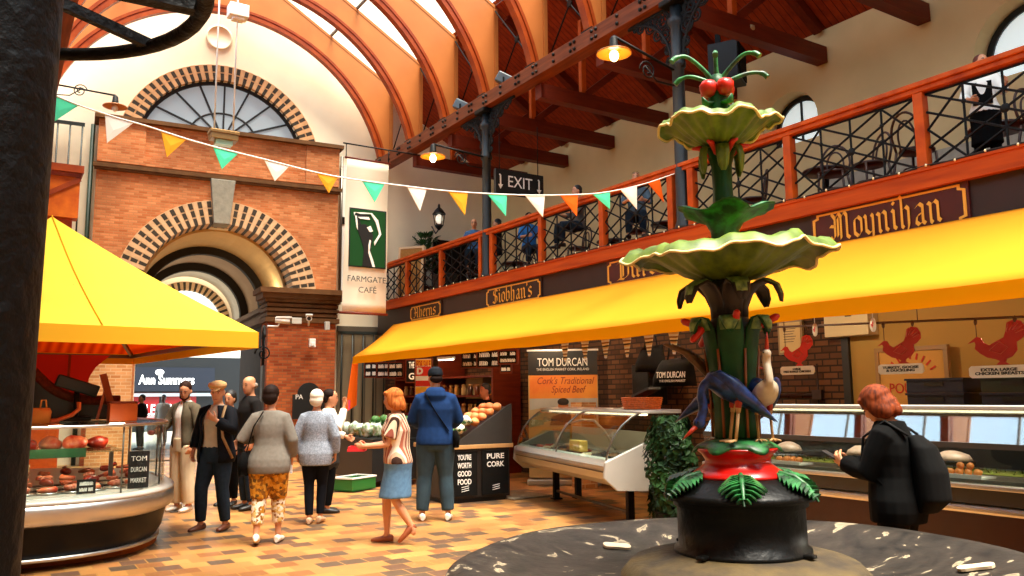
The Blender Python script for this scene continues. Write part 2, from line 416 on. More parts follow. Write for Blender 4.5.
# floor
fb = MB(); fb.b2((-4.5, -5, -.12), (13, 27, 0)); struct('floor', fb, M_floor)
fb = MB(); fb.b2((-14, 27.0, -.14), (26, 60, -.02)); struct('street', fb, mat('grey_asphalt', '#8f8a82', .9, noise=(3, .1)))

# ---- end wall, in its own slightly skewed frame: s along the wall, w away from the camera
SK = radians(5)
EW0 = V((9, 21.12, 0)); EWR = Matrix.Rotation(-SK, 4, 'Z'); EWM = Matrix.Translation(EW0) @ EWR
def ew(o): o.matrix_basis = EWM.copy(); return o
AC = -4.18                                        # arch centre along the wall
def arc(c, z, r, a0, a1, n): return [(c+r*cos(a0+(a1-a0)*i/n), z+r*sin(a0+(a1-a0)*i/n)) for i in range(n+1)]
LW, LZ0, LR = -4.16, 8.36, 2.14
LZC = 9.89-LR; la = math.asin((LZ0-LZC)/LR)
lun = arc(LW, LZC, LR, la, pi-la, 28)
b = MB(); T = TXZ(.3)
b.plate([(-12.5, 0), (4.2, 0), (4.2, 13.6), (-12.5, 13.6)], [lun, [(-6.0, .0), (-2.35, .0), (-2.35, 5.9), (-6.0, 5.9)]], T, 0, .45)
ew(struct('wall_end', b, M_white))
# brick gatehouse front with its round arch
R1, ZS = 1.86, 4.08
b = MB()
notch = arc(AC, ZS, R1, 0, pi, 30)
b.plate([(-7.1, 0), (AC-R1, 0)]+notch[::-1]+[(AC+R1, 0), (-1.2, 0), (-1.2, 8.3), (-7.1, 8.3)], [], TXZ(-.25), 0, .52)
for s0, s1 in ((-7.1, -6.05), (-2.1, -1.2)): b.b2((s0, -.31, 7.2), (s1, -.25, 8.3))
b.b2((-6.05, -.29, 7.2), (-2.1, -.25, 7.42))
ew(struct('wall_gatehouse', b, M_brick))
b = MB()
b.b2((-7.2, -.4, 8.26), (-1.1, .3, 8.36)); b.b2((-7.18, -.36, 7.06), (-1.12, -.25, 7.16)); b.b2((-7.15, -.33, 7.0), (-1.15, -.25, 7.06))
ew(struct('trim_1', b, M_stone))
def voussoirs(name, c, z, r0, r1, a0, a1, n, w0, w1, mc, md, rows=3):
    b = MB()
    def wedge(x0, x1, q0, q1, wa, wb, m):
        k = 2; P = []
        for w in (wa, wb):
            for r in (q0, q1):
                for i in range(k+1):
                    a = x0+(x1-x0)*i/k; P.append((c+r*cos(a), w, z+r*sin(a)))
        n3 = k+1; f = []
        for i in range(k):
            f += [(i, i+1, n3+i+1, n3+i), (2*n3+i, 3*n3+i, 3*n3+i+1, 2*n3+i+1), (i, 2*n3+i, 2*n3+i+1, i+1), (n3+i, n3+i+1, 3*n3+i+1, 3*n3+i)]
        f += [(0, n3, 3*n3, 2*n3), (k, 2*n3+k, 3*n3+k, n3+k)]
        b.add(P, f, m)
    for i in range(n):
        a = a0+(a1-a0)*i/n; e = a0+(a1-a0)*(i+1)/n
        if i % 2 == 0: wedge(a, e, r0, r1, w0, w1, 0)
        else:
            wedge(a, e, r0, r1, w0+.008, w1, 0)
            t = (r1-r0)/rows
            for j in range(rows): wedge(a+(e-a)*.06, e-(e-a)*.06, r0+t*j+(-.004 if j == 0 else .02), r0+t*(j+1)-.02, w0, w1+.004, 1)
    o = ew(struct(name, b, [mc, md])); return o
voussoirs('trim_2', AC, ZS, R1-.02, 2.43, 0, pi, 65, -.3, .5, M_cream, M_grey)
voussoirs('trim_3', LW, LZC, LR, 2.55, la-.02, pi-la+.02, 61, .2, .4, mat('peach_brick', '#cf9f70', .8, noise=(9, .12)), M_grey, 2)
b = MB(); b.plate([(AC-.22, ZS+R1-.06), (AC+.16, ZS+R1-.06), (AC+.27, 7.04), (AC-.33, 7.04)], [], TXZ(-.42), 0, .5); ew(struct('trim_4', b, M_key, bevel=.02))
# lunette window
b = MB(); b.plate(arc(LW, LZC, LR, la, pi-la, 28), [arc(LW, LZC, LR-.09, la+.05, pi-la-.05, 28)], TXZ(.36), 0, .1)
b.b2((LW-2.05, .36, LZ0-.02), (LW+2.05, .46, LZ0+.05))
for i in range(1, 8):
    a = pi*i/8; p0 = (LW+.66*cos(a), .4, LZ0+.55*sin(a)) if i != 4 else (LW, .4, LZ0)
    rr = 2.1; t = 0
    while (hypot(rr*cos(a), LZ0+rr*sin(a)*.9-LZC) > LR-.03): rr -= .02
    p0 = (LW+.2*cos(a), .4, LZ0+.14*sin(a))
    b.bar(p0, (LW+rr*cos(a), .4, LZ0+rr*sin(a)*.9), .045, .05)
b.tube([(LW+.84*cos(pi*i/20), .4, LZ0+.68*sin(pi*i/20)) for i in range(21)], .028, 6); b.tube([(LW+.2*cos(pi*i/10), .4, LZ0+.15*sin(pi*i/10)) for i in range(11)], .03, 6)
w1 = ew(struct('window_1', b, M_black))
b = MB(); b.plate(arc(LW, LZC, LR-.05, la+.03, pi-la-.03, 28), [], TXZ(.41), 0, .02); part('pane', b, M_wglass, w1)
# impost pillars either side of the arch
b = MB()
for s0, s1 in ((-2.98, -1.22), (-7.08, -6.12)): b.b2((s0, -.34, 0), (s1, .5, 3.5))
ew(struct('wall_pillars', b, M_brickd))
b = MB()
for s0, s1 in ((-3.0, -1.2), (-7.1, -6.1)):
    for z0, z1, e in ((3.46, 3.58, .06), (3.62, 3.7, .02), (3.74, 3.82, .05), (3.86, 3.94, .03), (3.98, 4.06, .08), (4.06, 4.2, .16), (4.2, 4.33, .24)):
        b.b2((s0-e, -.34-e, z0), (s1+e, .5, z1))
    b.b2((s0, -.33, 3.5), (s1, .5, 4.1), 1)
# the same cornice runs back along the passage
for sx, e in ((-2.35, -1), (-6.0, 1)):
    b.b2((sx-.25 if e < 0 else sx-.05, .5, 3.7), (sx+.05 if e < 0 else sx+.25, 7.5, 3.95)); b.b2((sx-.4 if e < 0 else sx-.05, .5, 3.95), (sx+.05 if e < 0 else sx+.4, 7.5, 4.08))
ew(struct('trim_5', b, [M_stone, mat('dark_stone', '#412816', .8, noise=(5, .2))]))
# passage: jambs, vaults stepping down, street arch
b = MB()
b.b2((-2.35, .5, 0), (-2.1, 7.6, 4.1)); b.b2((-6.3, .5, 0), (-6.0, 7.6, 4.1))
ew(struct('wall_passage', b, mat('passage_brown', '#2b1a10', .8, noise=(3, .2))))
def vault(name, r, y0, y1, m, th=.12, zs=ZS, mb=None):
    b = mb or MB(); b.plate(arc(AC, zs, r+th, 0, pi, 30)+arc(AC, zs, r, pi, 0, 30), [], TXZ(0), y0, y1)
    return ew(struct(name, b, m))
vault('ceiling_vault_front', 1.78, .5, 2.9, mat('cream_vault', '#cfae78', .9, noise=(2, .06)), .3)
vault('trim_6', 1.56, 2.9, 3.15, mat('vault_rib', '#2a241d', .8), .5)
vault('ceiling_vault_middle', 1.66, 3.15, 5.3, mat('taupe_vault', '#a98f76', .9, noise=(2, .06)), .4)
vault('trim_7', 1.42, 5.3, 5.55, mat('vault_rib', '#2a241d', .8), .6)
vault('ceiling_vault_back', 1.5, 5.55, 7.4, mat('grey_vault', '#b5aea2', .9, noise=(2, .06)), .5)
voussoirs('trim_8', AC, ZS-.1, 1.14, 1.42, 0, pi, 45, 7.3, 7.6, M_cream, M_grey, 1)
b = MB(); b.plate([(-8, 0), (-6, 0), (-6, ZS)]+arc(AC, ZS-.1, 1.4, pi, 0, 24)+[(-2.3, ZS), (-2.3, 0), (0, 0), (0, 9), (-8, 9)], [], TXZ(7.6), 0, .3); ew(struct('wall_street_side', b, M_white))

# ---- panels, bars and pipes to both sides of the gatehouse
M_bar = mat('dark_bar', '#1d2620', .5)
def bars(name, s0, s1, z0, z1, n, w, label, cat):
    t = thing(name, label, cat, EWM @ V(((s0+s1)/2, w, z0)), -SK)
    b = MB(); b.b2(((s0-s1)/2-.05, -.03, z1-z0-.08), ((s1-s0)/2+.05, .03, z1-z0)); b.b2(((s0-s1)/2-.05, -.03, 0), ((s1-s0)/2+.05, .03, .07)); part('rail', b, M_bar, t)
    for i in range(n):
        b = MB(); x = (s0-s1)/2+(s1-s0)*i/(n-1); b.tube([(x, 0, .04), (x, 0, z1-z0-.04)], .022, 6); part('bar', b, M_bar, t)
    return t
bars('security_grille', -8.5, -7.45, 4.4, 8.2, 5, .1, 'tall dark barred grille on the white wall left of the brick gatehouse', 'grille')
bars('security_grille', -.95, .25, .35, 3.3, 5, .02, 'dark barred grille below the hanging white banner', 'grille')
b = MB(); b.tube([(-7.22, .1, 0), (-7.22, .1, 8.2)], .05, 8); b.tube([(-1.0, .15, 4.2), (-1.0, .15, 8.2)], .04, 8, 1)
ew(struct('trim_9', b, [mat('green_pipe', '#16301d', .5), M_steeld]))
b = MB(); b.b2((-1.0, .2, 0), (.6, .3, 3.3)); b.b2((-1.02, .16, 3.3), (.65, .3, 3.45), 1)
for i in range(5): b.b2((-.9+.32*i, .185, .2), (-.86+.32*i, .2, 3.2), 1)
ew(struct('door_1', b, [mat('olive_panel', '#8a795c', .6), mat('olive_panel_dark', '#5d5140', .6)]))
b = MB(); b.b2((-1.0, .22, 4.4), (-.6, .3, 8.0)); b.b2((-.95, .2, 6.3), (-.65, .22, 6.5), 1); b.b2((-.55, .2, 4.5), (-.2, .3, 7.9), 1)
ew(struct('window_2', b, [M_paper, M_dark]))

# street beyond the passage
b = MB(); b.b2((-6, 42.3, -.02), (16, 43, 9), 0); struct('facade_street', b, mat('pale_facade', '#d9d4c8', .9, noise=(1, .05)))

# ---- side walls
b = MB()
def archwin(yc, zc, r, zb): return arc(yc, zc, r, 0, pi, 16)+[(yc-r, zb), (yc+r, zb)]
BW = 12.6
wins = [(9.85, 6.6, .58), (5.6, 6.6, .74), (1.6, 6.6, .7)]
b.plate([(-5, 0), (22.0, 0), (22.0, 8.15), (-5, 8.15)], [archwin(y, z, r+.04, 6.2) for y, z, r in wins], TYZ(BW), 0, .5)
struct('wall_right', b, M_tan)
for i, (y, z, r) in enumerate(wins):
    b = MB(); b.plate(archwin(y, z, r+.03, 6.2), [archwin(y, z, r-.07, 6.27)], TYZ(BW+.34), 0, .08)
    b.b2((BW+.35, y-.02, 6.25), (BW+.4, y+.02, z+r-.05)); b.b2((BW+.35, y-r+.04, z-.02), (BW+.4, y+r-.04, z+.02))
    o = struct('window_%d' % (i+3), b, M_black)
    b = MB(); b.plate(archwin(y, z, r-.05, 6.25), [], TYZ(BW+.38), 0, .02); part('pane', b, mat('daylight_glow_pane', '#dfeaea', .3, emit=('#dfeeee', .6)), o)  # pane glows by itself in place of daylight from outside
b = MB(); b.b2((-4.6, -5, 0), (-4.3, 22.5, 8.2)); struct('wall_left', b, M_white)
# sketched dado panel behind the balcony chairs
b = MB(); b.b2((BW-.03, 3.0, 4.0), (BW, 9.2, 5.35)); o = struct('trim_15', b, mat('pale_dado', '#a39a88', .85, noise=(7, .12)))
for y, ch_ in ((7.6, 'L'), (6.3, 'A'), (5.2, 'A'), (4.4, 'L')): text_part(ch_, .42, mat('pencil_grey', '#4a443a', .8), o, face_M((BW-.033, y, 4.55), (0, -1, 0), (0, 0, 1)))
b = MB(); b.b2((-4.6, -5.3, 0), (13.1, -5, 8.0)); struct('wall_back', b, M_white)

# ---- nave roof: arched timber ribs on the long beams
NC, AZ, AR = 4.85, 7.2, 4.2
XR, XL = 9.3, .4
EZ, RZ = 10.3, 12.92
RIBY = [20.95, 19.05, 17.1, 15.2, 13.25, 11.35, 9.4, 7.45, 5.5, 3.6, 1.7]
for i, y in enumerate(RIBY):
    which = ['against the white end wall', 'second out from the end wall', 'third out from the end wall', 'fourth out from the end wall, at the far iron column', 'fifth out from the end wall', 'sixth out from the end wall', 'seventh out from the end wall, at the near iron column', 'eighth out from the end wall', 'ninth out from the end wall', 'tenth out from the end wall', 'last one, nearest overhead'][i]
    t = thing('arched_roof_rib', 'orange timber arched roof rib '+which, 'roof rib', (NC, y, 8.1), 0, 'arched ribs of the market roof')
    zz = -8.1
    a0 = math.asin((8.1-AZ)/AR)
    b = MB(); A = arc(0, AZ+zz, AR+.12, a0, pi-a0, 40)
    b.plate([(XR-NC, 0), (XR-NC, EZ+zz), (0, RZ+zz), (XL-NC, EZ+zz), (XL-NC, 0)]+A[::-1], [], TXZ(0), -.03, .03)
    part('web', b, M_rib, t)
    b = MB()
    for r0, r1, w in ((AR, AR+.09, .085), (AR+.09, AR+.14, .05), (AR+.14, AR+.21, .07)):
        b.plate(arc(0, AZ+zz, r1, a0, pi-a0, 44)+arc(0, AZ+zz, r0, pi-a0, a0, 44), [], TXZ(0), -w, w)
    part('arch_band', b, M_ribd, t)
    b = MB()
    for sx in (1, -1): b.bar((sx*(XR-NC), 0, EZ+zz+.04), (0, 0, RZ+zz+.04), .08, .07)
    part('rafter', b, M_rib, t)
    for sx in (1, -1):
        b = MB(); b.b2((sx*(XR-NC)-.05, -.06, 0), (sx*(XR-NC)+.05, .06, EZ+zz)); part('post', b, M_rib, t)
        b = MB(); b.b2((sx*4.2-.14, -.16, 0), (sx*4.2+.14, .16, .1)); part('shoe', b, M_iron, t)
# skylights between ribs, both slopes
sl = V((NC-XR, 0, RZ-EZ)); sl.normalize(); nr = V((sl.z, 0, -sl.x))
n = 0
for sgn in (1, -1):
    b = MB(); f = MB()
    def SP(t, y, o): # along the slope from the eave
        p = V((XR, 0, EZ))+V((NC-XR, 0, RZ-EZ))*t+nr*o; return (p.x if sgn > 0 else 2*NC-p.x, y, p.z)
    y0, y1 = 1.0, 21.3
    b.add([SP(0, y0, .12), SP(1, y0, .12), SP(1, y1, .12), SP(0, y1, .12), SP(0, y0, .13), SP(1, y0, .13), SP(1, y1, .13), SP(0, y1, .13)], [(0, 1, 2, 3), (7, 6, 5, 4), (0, 4, 5, 1), (1, 5, 6, 2), (2, 6, 7, 3), (3, 7, 4, 0)])
    for i in range(len(RIBY)):
        for dy in (-.97,):
            f.bar(SP(0, RIBY[i]+dy, .11), SP(1, RIBY[i]+dy, .11), .035, .05)
    for t in (.0, .42, .985):
        f.bar(SP(t, y0, .1), SP(t, y1, .1), .06, .06)
    o = struct('window_%d' % (6+n), f, mat('grey_glazing_bar', '#6d685e', .6)); part('pane', b, M_sky, o); n += 1
# long beams on the columns, with bolt heads
for X, nm in ((9.0, 'trim_10'), (.7, 'trim_11')):
    b = MB(); b.b2((X-.16, -3, 7.82), (X+.16, 21.0, 8.12)); o = struct(nm, b, M_beam, bevel=.01)
    if X > 5:
        bb = []
        for y in RIBY[:9]:
            for dy in (-.32, .32):
                for dz in (7.9, 8.04):
                    for e in (-.06, .06): bb.append((X-.165, y+dy+e, dz))
            for dz in (7.9, 8.04): bb.append((X-.165, y-.97, dz))
        for p in bb[:96]:
            q = MB(); q.lathe([(.035, 0), (.035, .02), (.02, .035)], 8); q.xform(Matrix.Translation(V(p)) @ Matrix.Rotation(-pi/2, 4, 'Y')); part('bolt', q, M_iron, o, clean=False)
# right aisle roof: boards, tie beams, props, braces
b = MB(); b.poly([(BW+.5, -5, 7.86), (BW+.5, 21.6, 7.86), (9.28, 21.6, 10.36), (9.28, -5, 10.36)]); b.poly([(BW+.5, -5, 8.0), (9.28, -5, 10.5), (9.28, 21.6, 10.5), (BW+.5, 21.6, 8.0)])
struct('ceiling_aisle', b, M_roof)
b = MB(); b.b2((-4.6, -5, 8.1), (.4, 22.6, 8.25)); struct('ceiling_left_aisle', b, M_roof)
for i, y in enumerate((18.95, 17.0, 15.1, 13.2, 11.2, 9.05, 7.1, 5.2, 3.2)):
    w = ['first', 'second', 'third', 'fourth', 'fifth', 'sixth', 'seventh', 'eighth', 'ninth'][i]
    t = thing('tie_beam', 'dark red tie beam over the balcony, %s out from the end wall' % w, 'beam', (10.8, y, 7.5), 0, 'tie beams of the aisle roof')
    b = MB(); b.b2((-1.7, -.11, 0), (1.78, .11, .3)); part('tie', b, M_tie, t)
    b = MB(); b.bar((1.75, 0, .66), (-1.28, 0, 2.58), .16, .22); part('rafter', b, M_tie, t)
    b = MB(); b.b2((-.62, -.05, .3), (-.5, .05, 1.95)); part('prop', b, M_rail, t)
    b = MB(); b.bar((-.5, 0, .3), (.6, 0, 1.2), .1, .14); part('strut', b, M_tie, t)
for i in range(9):
    ya, yb = RIBY[i], RIBY[i+1]
    t = thing('cross_brace', 'crossed thin steel rods between the roof rib posts, bay %s from the end wall' % ['one', 'two', 'three', 'four', 'five', 'six', 'seven', 'eight', 'nine'][i], 'brace', (XR-.04, (ya+yb)/2, 8.12), 0, 'cross braces over the long beam')
    for s in (1, -1):
        b = MB(); h = (ya-yb)/2-.08; b.tube([(0, -h*s, .05), (0, h*s, EZ-8.2)], .018, 6); part('rod', b, M_iron, t)
    b = MB(); b.lathe([(.07, -.02), (.07, .02)], 10); b.xform(Matrix.Translation((0, 0, (EZ-8.15)/2)) @ Matrix.Rotation(pi/2, 4, 'Y')); part('turnbuckle', b, M_iron, t)

# ---- iron columns with filigree brackets
def spiral(c, r, turns, a0, d=1, n=22):
    return [(0, c[0]+r*(1-i/n*.85)*cos(a0+d*2*pi*turns*i/n), c[1]+r*(1-i/n*.85)*sin(a0+d*2*pi*turns*i/n)) for i in range(n+1)]
def column(x, y, zb, label):
    t = thing('cast_iron_column', label, 'column', (x, y, zb), 0, 'iron columns along the balcony')
    H = 7.82-zb
    b = MB(); b.lathe([(.13, 0), (.13, .12), (.105, .2), (.1, H*.5), (.095, H-1.15), (.13, H-1.12), (.13, H-1.05), (.1, H-1.0), (.1, H-.45), (.14, H-.4), (.14, H-.32), (.1, H-.28), (.1, H)], 16); part('shaft', b, M_blue, t)
    b = MB(); b.b2((-.2, -.2, H-.1), (.2, .2, H)); part('capital', b, M_iron, t, bevel=.02)
    for s in (1, -1):
        b = MB()
        fr = [(0, s*(.12+.95*(1-cos(u*pi/2/12))), H-1.1+1.05*sin(u*pi/2/12)) for u in range(13)]
        fr = [(0, s*(.11), H-1.15)]+[(0, s*(.12+1.0*(1-cos(u*pi/24))), H-1.1+1.05*sin(u*pi/24)) for u in range(13)]
        b.tube(fr, .03, 6); b.tube([(0, s*.11, H-.06), (0, s*1.15, H-.05)], .03, 6)
        for cx, cz, r, a in ((.32, -.22, .17, 0), (.6, -.2, .13, 1), (.85, -.14, .09, 2), (.24, -.5, .13, 2.5), (.44, -.42, .1, 4), (.2, -.76, .08, 1), (.2, -.95, .06, 2), (.68, -.1, .06, 3), (.14, -.32, .07, 1), (.98, -.1, .06, 0)):
            b.tube([(p[0], s*p[1], p[2]) for p in spiral((cx, H+cz), r, 1.6, a)], .017, 5); b.tube([(0, s*(cx+r*cos(q*.7)), H+cz+r*sin(q*.7)) for q in range(10)], .014, 5)
        for gx in range(8):
            for gz in range(11):
                dx = .17+.12*gx+(.06 if gz % 2 else 0); dz = .09+.105*gz; ct = 1-(dx-.12)/1.0
                if -1 < ct < 1 and H-dz-.05 > H-1.1+1.05*sin(math.acos(ct)): b.tube([(0, s*(dx+.058*cos(q*.7)), H-dz+.058*sin(q*.7)) for q in range(10)], .014, 4); b.tube([(0, s*(dx+.05*cos(gx+gz)), H-dz+.05*sin(gx+gz)), (0, s*(dx-.05*cos(gx+gz)), H-dz-.05*sin(gx+gz))], .012, 4)
        part('filigree_bracket', b, M_iron, t)
    return t
column(9.0, 15.1, 4.0, 'slim blue-black iron column at the balcony rail behind the EXIT sign')
column(9.0, 9.12, 4.0, 'slim blue-black iron column just left of the tall fountain top')
column(9.0, 3.1, 4.0, 'slim blue-black iron column beyond the named poultry shop sign')

# ---- near iron post with a ring of flat bars round it
RP = V((-.0836, 1.709, 0))
t = thing('iron_post', 'thick pitted black iron post at the left edge with a spoked ring above', 'post', RP)
b = MB(); b.lathe([(.2, 0), (.2, .15), (.16, .2), (.15, .6), (.156, 1.4), (.163, 2.3), (.162, 4.0), (.162, 8.08)], 36); part('shaft', b, M_ironp, t)
b = MB(); b.tube([(.412*cos(a), .412*sin(a), 2.31) for a in [2*pi*i/48 for i in range(48)]], .018, 8, closed=True, flat=.8); part('ring', b, M_ironp, t)
for px, py, w in ((146, 45, .017), (208, 13, .034)):
    q = PZ(px, py, 2.31)-RP; a = atan2(q.y, q.x)
    for e in (0, pi):
        b = MB(); b.bar((.15*cos(a+e), .15*sin(a+e), 2.315), (.412*cos(a+e), .412*sin(a+e), 2.315), w, .022); part('spoke', b, M_ironp, t)
# ================================================================ BALCONY
b = MB(); b.b2((9.05, -3, 3.8), (BW, 21.1, 4.0)); struct('floor_balcony', b, M_roof)
b = MB(); b.b2((8.86, -3, 3.82), (9.06, 20.9, 4.02)); b.b2((8.84, -3, 4.02), (9.08, 20.9, 4.05))
struct('trim_12', b, M_fascia)
b = MB(); b.b2((8.96, -3, 3.2), (9.06, 20.9, 3.82)); struct('trim_13', b, M_sign)
rl = thing('balcony_railing', 'orange-red timber balcony railing with black iron lattice panels', 'railing', (9.0, 11, 4.05))
PY_ = [20.8, 19.08, 17.2, 15.32, 14.85, 12.99, 11.09, 9.35, 8.9, 7.07, 5.2, 3.35, 2.85, 1.0]
b = MB(); b.b2((8.93, .2, 4.98), (9.09, 20.9, 5.04)); b.b2((8.9, .2, 5.04), (9.12, 20.9, 5.1)); part('handrail', b, M_rail, rl, world=True, bevel=.008)
for y in PY_:
    b = MB(); b.b2((8.94, y-.06, 4.05), (9.06, y+.06, 4.98)); part('post', b, M_rail, rl, world=True, bevel=.006)
for ya, yb in zip(PY_, PY_[1:]):
    if ya-yb < .8: continue
    b = MB(); y0, y1 = yb+.07, ya-.07; z0, z1 = 4.1, 4.95; ym, zm = (y0+y1)/2, (z0+z1)/2; X = 9.0; r = .015
    P = lambda u, w: (X, y0+(y1-y0)*u, z0+(z1-z0)*w)
    L = [((0, 0), (1, 0)), ((0, 1), (1, 1)), ((0, 0), (1, 1)), ((0, 1), (1, 0)), ((.5, 0), (.5, 1)), ((.25, 0), (.25, 1)), ((.75, 0), (.75, 1)), ((0, .5), (.25, 1)), ((.25, 1), (1, .25)), ((0, .5), (.25, 0)), ((.75, 0), (1, .5)), ((.75, 1), (1, .5)), ((0, .25), (.75, 1)), ((.25, 0), (1, .75)), ((0, .75), (.75, 0))]
    for p, q in L: b.tube([P(*p), P(*q)], r, 5, smooth=False)
    for p, s in (((.5, .5), .055), ((.25, .25), .03), ((.75, .75), .03), ((.25, .75), .03), ((.75, .25), .03)): b.ell(P(*p), (.02, s, s), 8, 5)
    part('lattice_panel', b, M_iron, rl, world=True, clean=False)
b = MB(); pts = []
for i in range(120):
    y = 20.6-i*.165; pts.append((8.83, y, 4.05+.02*abs(sin(i*pi/4))))
b.tube(pts, .006, 4)
for p in pts[::2]: b.ell(p, (.014, .014, .018), 6, 4, 1)
solo('string_lights', b, [M_black, mat('tiny_bulb', '#e8d9b0', .4)], 'string of tiny lights along the orange balcony edge', 'string lights')
# shop name boards
def shopsign(txt, x0, x1, ymid, label, board, h, lh, hidden=0):
    a = PX(x0, ymid, 8.94); c = PX(x1, ymid, 8.94); y0, y1 = min(a.y, c.y), max(a.y, c.y); w = y1-y0
    zc = 3.58; t = thing('shop_name_board', label, 'sign', (8.95, (y0+y1)/2, zc-h/2), -pi/2, 'name boards over the awning')
    # local x runs along -Y of the hall, local -y towards the nave
    n = .06
    O = [(-w/2+n, 0), (w/2-n, 0), (w/2-n, n*.7), (w/2, n), (w/2, h-n), (w/2-n, h-n*.7), (w/2-n, h), (-w/2+n, h), (-w/2+n, h-n*.7), (-w/2, h-n), (-w/2, n), (-w/2+n, n*.7)]
    b = MB(); b.plate([(-w/2-.03, -.03), (w/2+.03, -.03), (w/2+.03, h+.03), (-w/2-.03, h+.03)], [], TXZ(0), -.02, .02); part('board', b, board, t)
    I = [(p[0]*(1-.035/w*2), h/2+(p[1]-h/2)*(1-.05/h)) for p in O]
    b = MB(); b.plate(O, [I], TXZ(0), -.028, -.018); part('border', b, M_gold, t)
    blackletter(txt, lh, M_gold, t, face_M((0, -.03, h/2), (1, 0, 0), (0, 0, 1)), width=w*.74)
shopsign('Aherns', 411, 441, 309, 'smallest dark board with gold blackletter, beside the hanging cream banner', M_sign, .34, .27)
shopsign("Siobhan's", 487, 541, 291, 'dark brown board with gold blackletter below the far iron column', M_sign, .38, .3)
shopsign('Durcan', 608, 692, 262, 'oxblood board with gold blackletter half behind the big green fountain leaf', M_signr, .4, .32)
shopsign('Moynihan', 813, 968, 213, 'largest oxblood board with gold blackletter, right of the fountain top', M_signr, .43, .36)

# ---- long yellow awning
aw = thing('shop_awning', 'long yellow canvas awning sloping out below the shop name boards', 'awning', (8.9, 10, 3.2))
b = MB()
def AW(u, y0, y1): pass
N = 24
top = []; fr = []
for i in range(N+1):
    t = i/N; yt = 19.8-t*(19.8-.2); yf = 16.46-t*(16.46-.2)
    fr.append((6.5, yf, 2.36+.006*sin(i*1.9))); top.append((8.93, yt, 3.4))
vs = []; K = 6
for i in range(N+1):
    for k in range(K+1):
        u = k/K; a = V(top[i]); c = V(fr[i]); p = a.lerp(c, u); p.z -= .05*sin(pi*u); vs.append(p)
fs = [(i*(K+1)+k, i*(K+1)+k+1, (i+1)*(K+1)+k+1, (i+1)*(K+1)+k) for i in range(N) for k in range(K)]
b.add(vs, fs, 0, True); o = part('canvas', b, M_yellow, aw, world=True, clean=False); md = o.modifiers.new('s', 'SOLIDIFY'); md.thickness = .015
b = MB(); vs = []
for i in range(N+1): p = V(fr[i]); vs += [p, V((6.49, p.y, 2.21+.008*sin(i*2.3)))]
b.add(vs, [(2*i, 2*i+1, 2*i+3, 2*i+2) for i in range(N)]); o = part('valance', b, canvasmat('amber_canvas', '#f09808', .25), aw, world=True, clean=False); md = o.modifiers.new('s', 'SOLIDIFY'); md.thickness = .012
b = MB(); b.plate([(6.5, 2.3), (6.62, 2.36), (6.6, 1.35), (6.35, 1.2)], [], TXZ(16.46), -.01, .01); part('side_flap', b, M_orangec, aw, world=True)
b = MB(); b.tube([(6.53, .2, 2.3), (6.53, 16.4, 2.3)], .03, 8); b.bar((8.9, 16.3, 3.2), (6.55, 16.3, 2.28), .04, .05); b.bar((8.9, 8.0, 3.2), (6.55, 8.0, 2.28), .04, .05); b.bar((8.9, 1.5, 3.2), (6.55, 1.5, 2.28), .04, .05); part('frame', b, M_steeld, aw, world=True)

# ---- wall lamps on iron arms
M_bulb = mat('glowing_bulb', '#fff2cf', .4, emit=('#ffdf9a', 14))
M_shade = mat('amber_shade', '#b06a18', .35, emit=None)
def armlamp(lp, root, label, lit=True):
    lp = V(lp); root = V(root); t = thing('bracket_lamp', label, 'lamp', root, 0, 'bracket lamps with round shades')
    d = lp-root; d.z = 0; L = d.length; e = d.normalized()
    b = MB(); b.tube([root+V((0, 0, .16)), root+e*L+V((0, 0, lp.z-root.z+.28))], .022, 6)
    b.tube([root+e*(L*.45)+V((0, 0, .05))+V((e.x*.16*(1-i/26*.8)*cos(i*.45), e.y*.16*(1-i/26*.8)*cos(i*.45), .16*(1-i/26*.8)*sin(i*.45)-.02)) for i in range(26)], .013, 5)
    b.tube([root+V((0, 0, -.1)), root+e*(L*.3)+V((0, 0, -.1)), root+e*(L*.5)+V((0, 0, .1))], .014, 5)
    part('arm', b, M_iron, t, world=True)
    b = MB(); b.lathe([(.03, .28), (.06, .24), (.07, .12), (.1, .07)], 12, lp); part('gallery', b, M_iron, t, world=True)
    b = MB(); b.lathe([(.09, .08), (.26, .02), (.27, .0), (.25, .0), (.08, .05)], 20, lp); part('shade', b, M_shade, t, world=True)
    b = MB(); b.ell(lp+V((0, 0, -.03)), (.07, .07, .085), 12, 8); part('bulb', b, M_bulb if lit else M_paper, t, world=True)
l1 = PY(433, 157, 15.0); armlamp(l1, (8.88, 15.05, l1.z+.05), 'lit bracket lamp on the far iron column by the EXIT sign')
l2 = PY(614, 54, 9.1); armlamp(l2, (8.88, 9.1, l2.z-.15), 'lit bracket lamp high on the near iron column, by the fountain top')
l3 = PY(115, 107, 20.6); armlamp(l3, PY(50, 90, 21.1), 'unlit bracket lamp by the left end of the arched lunette window', False)

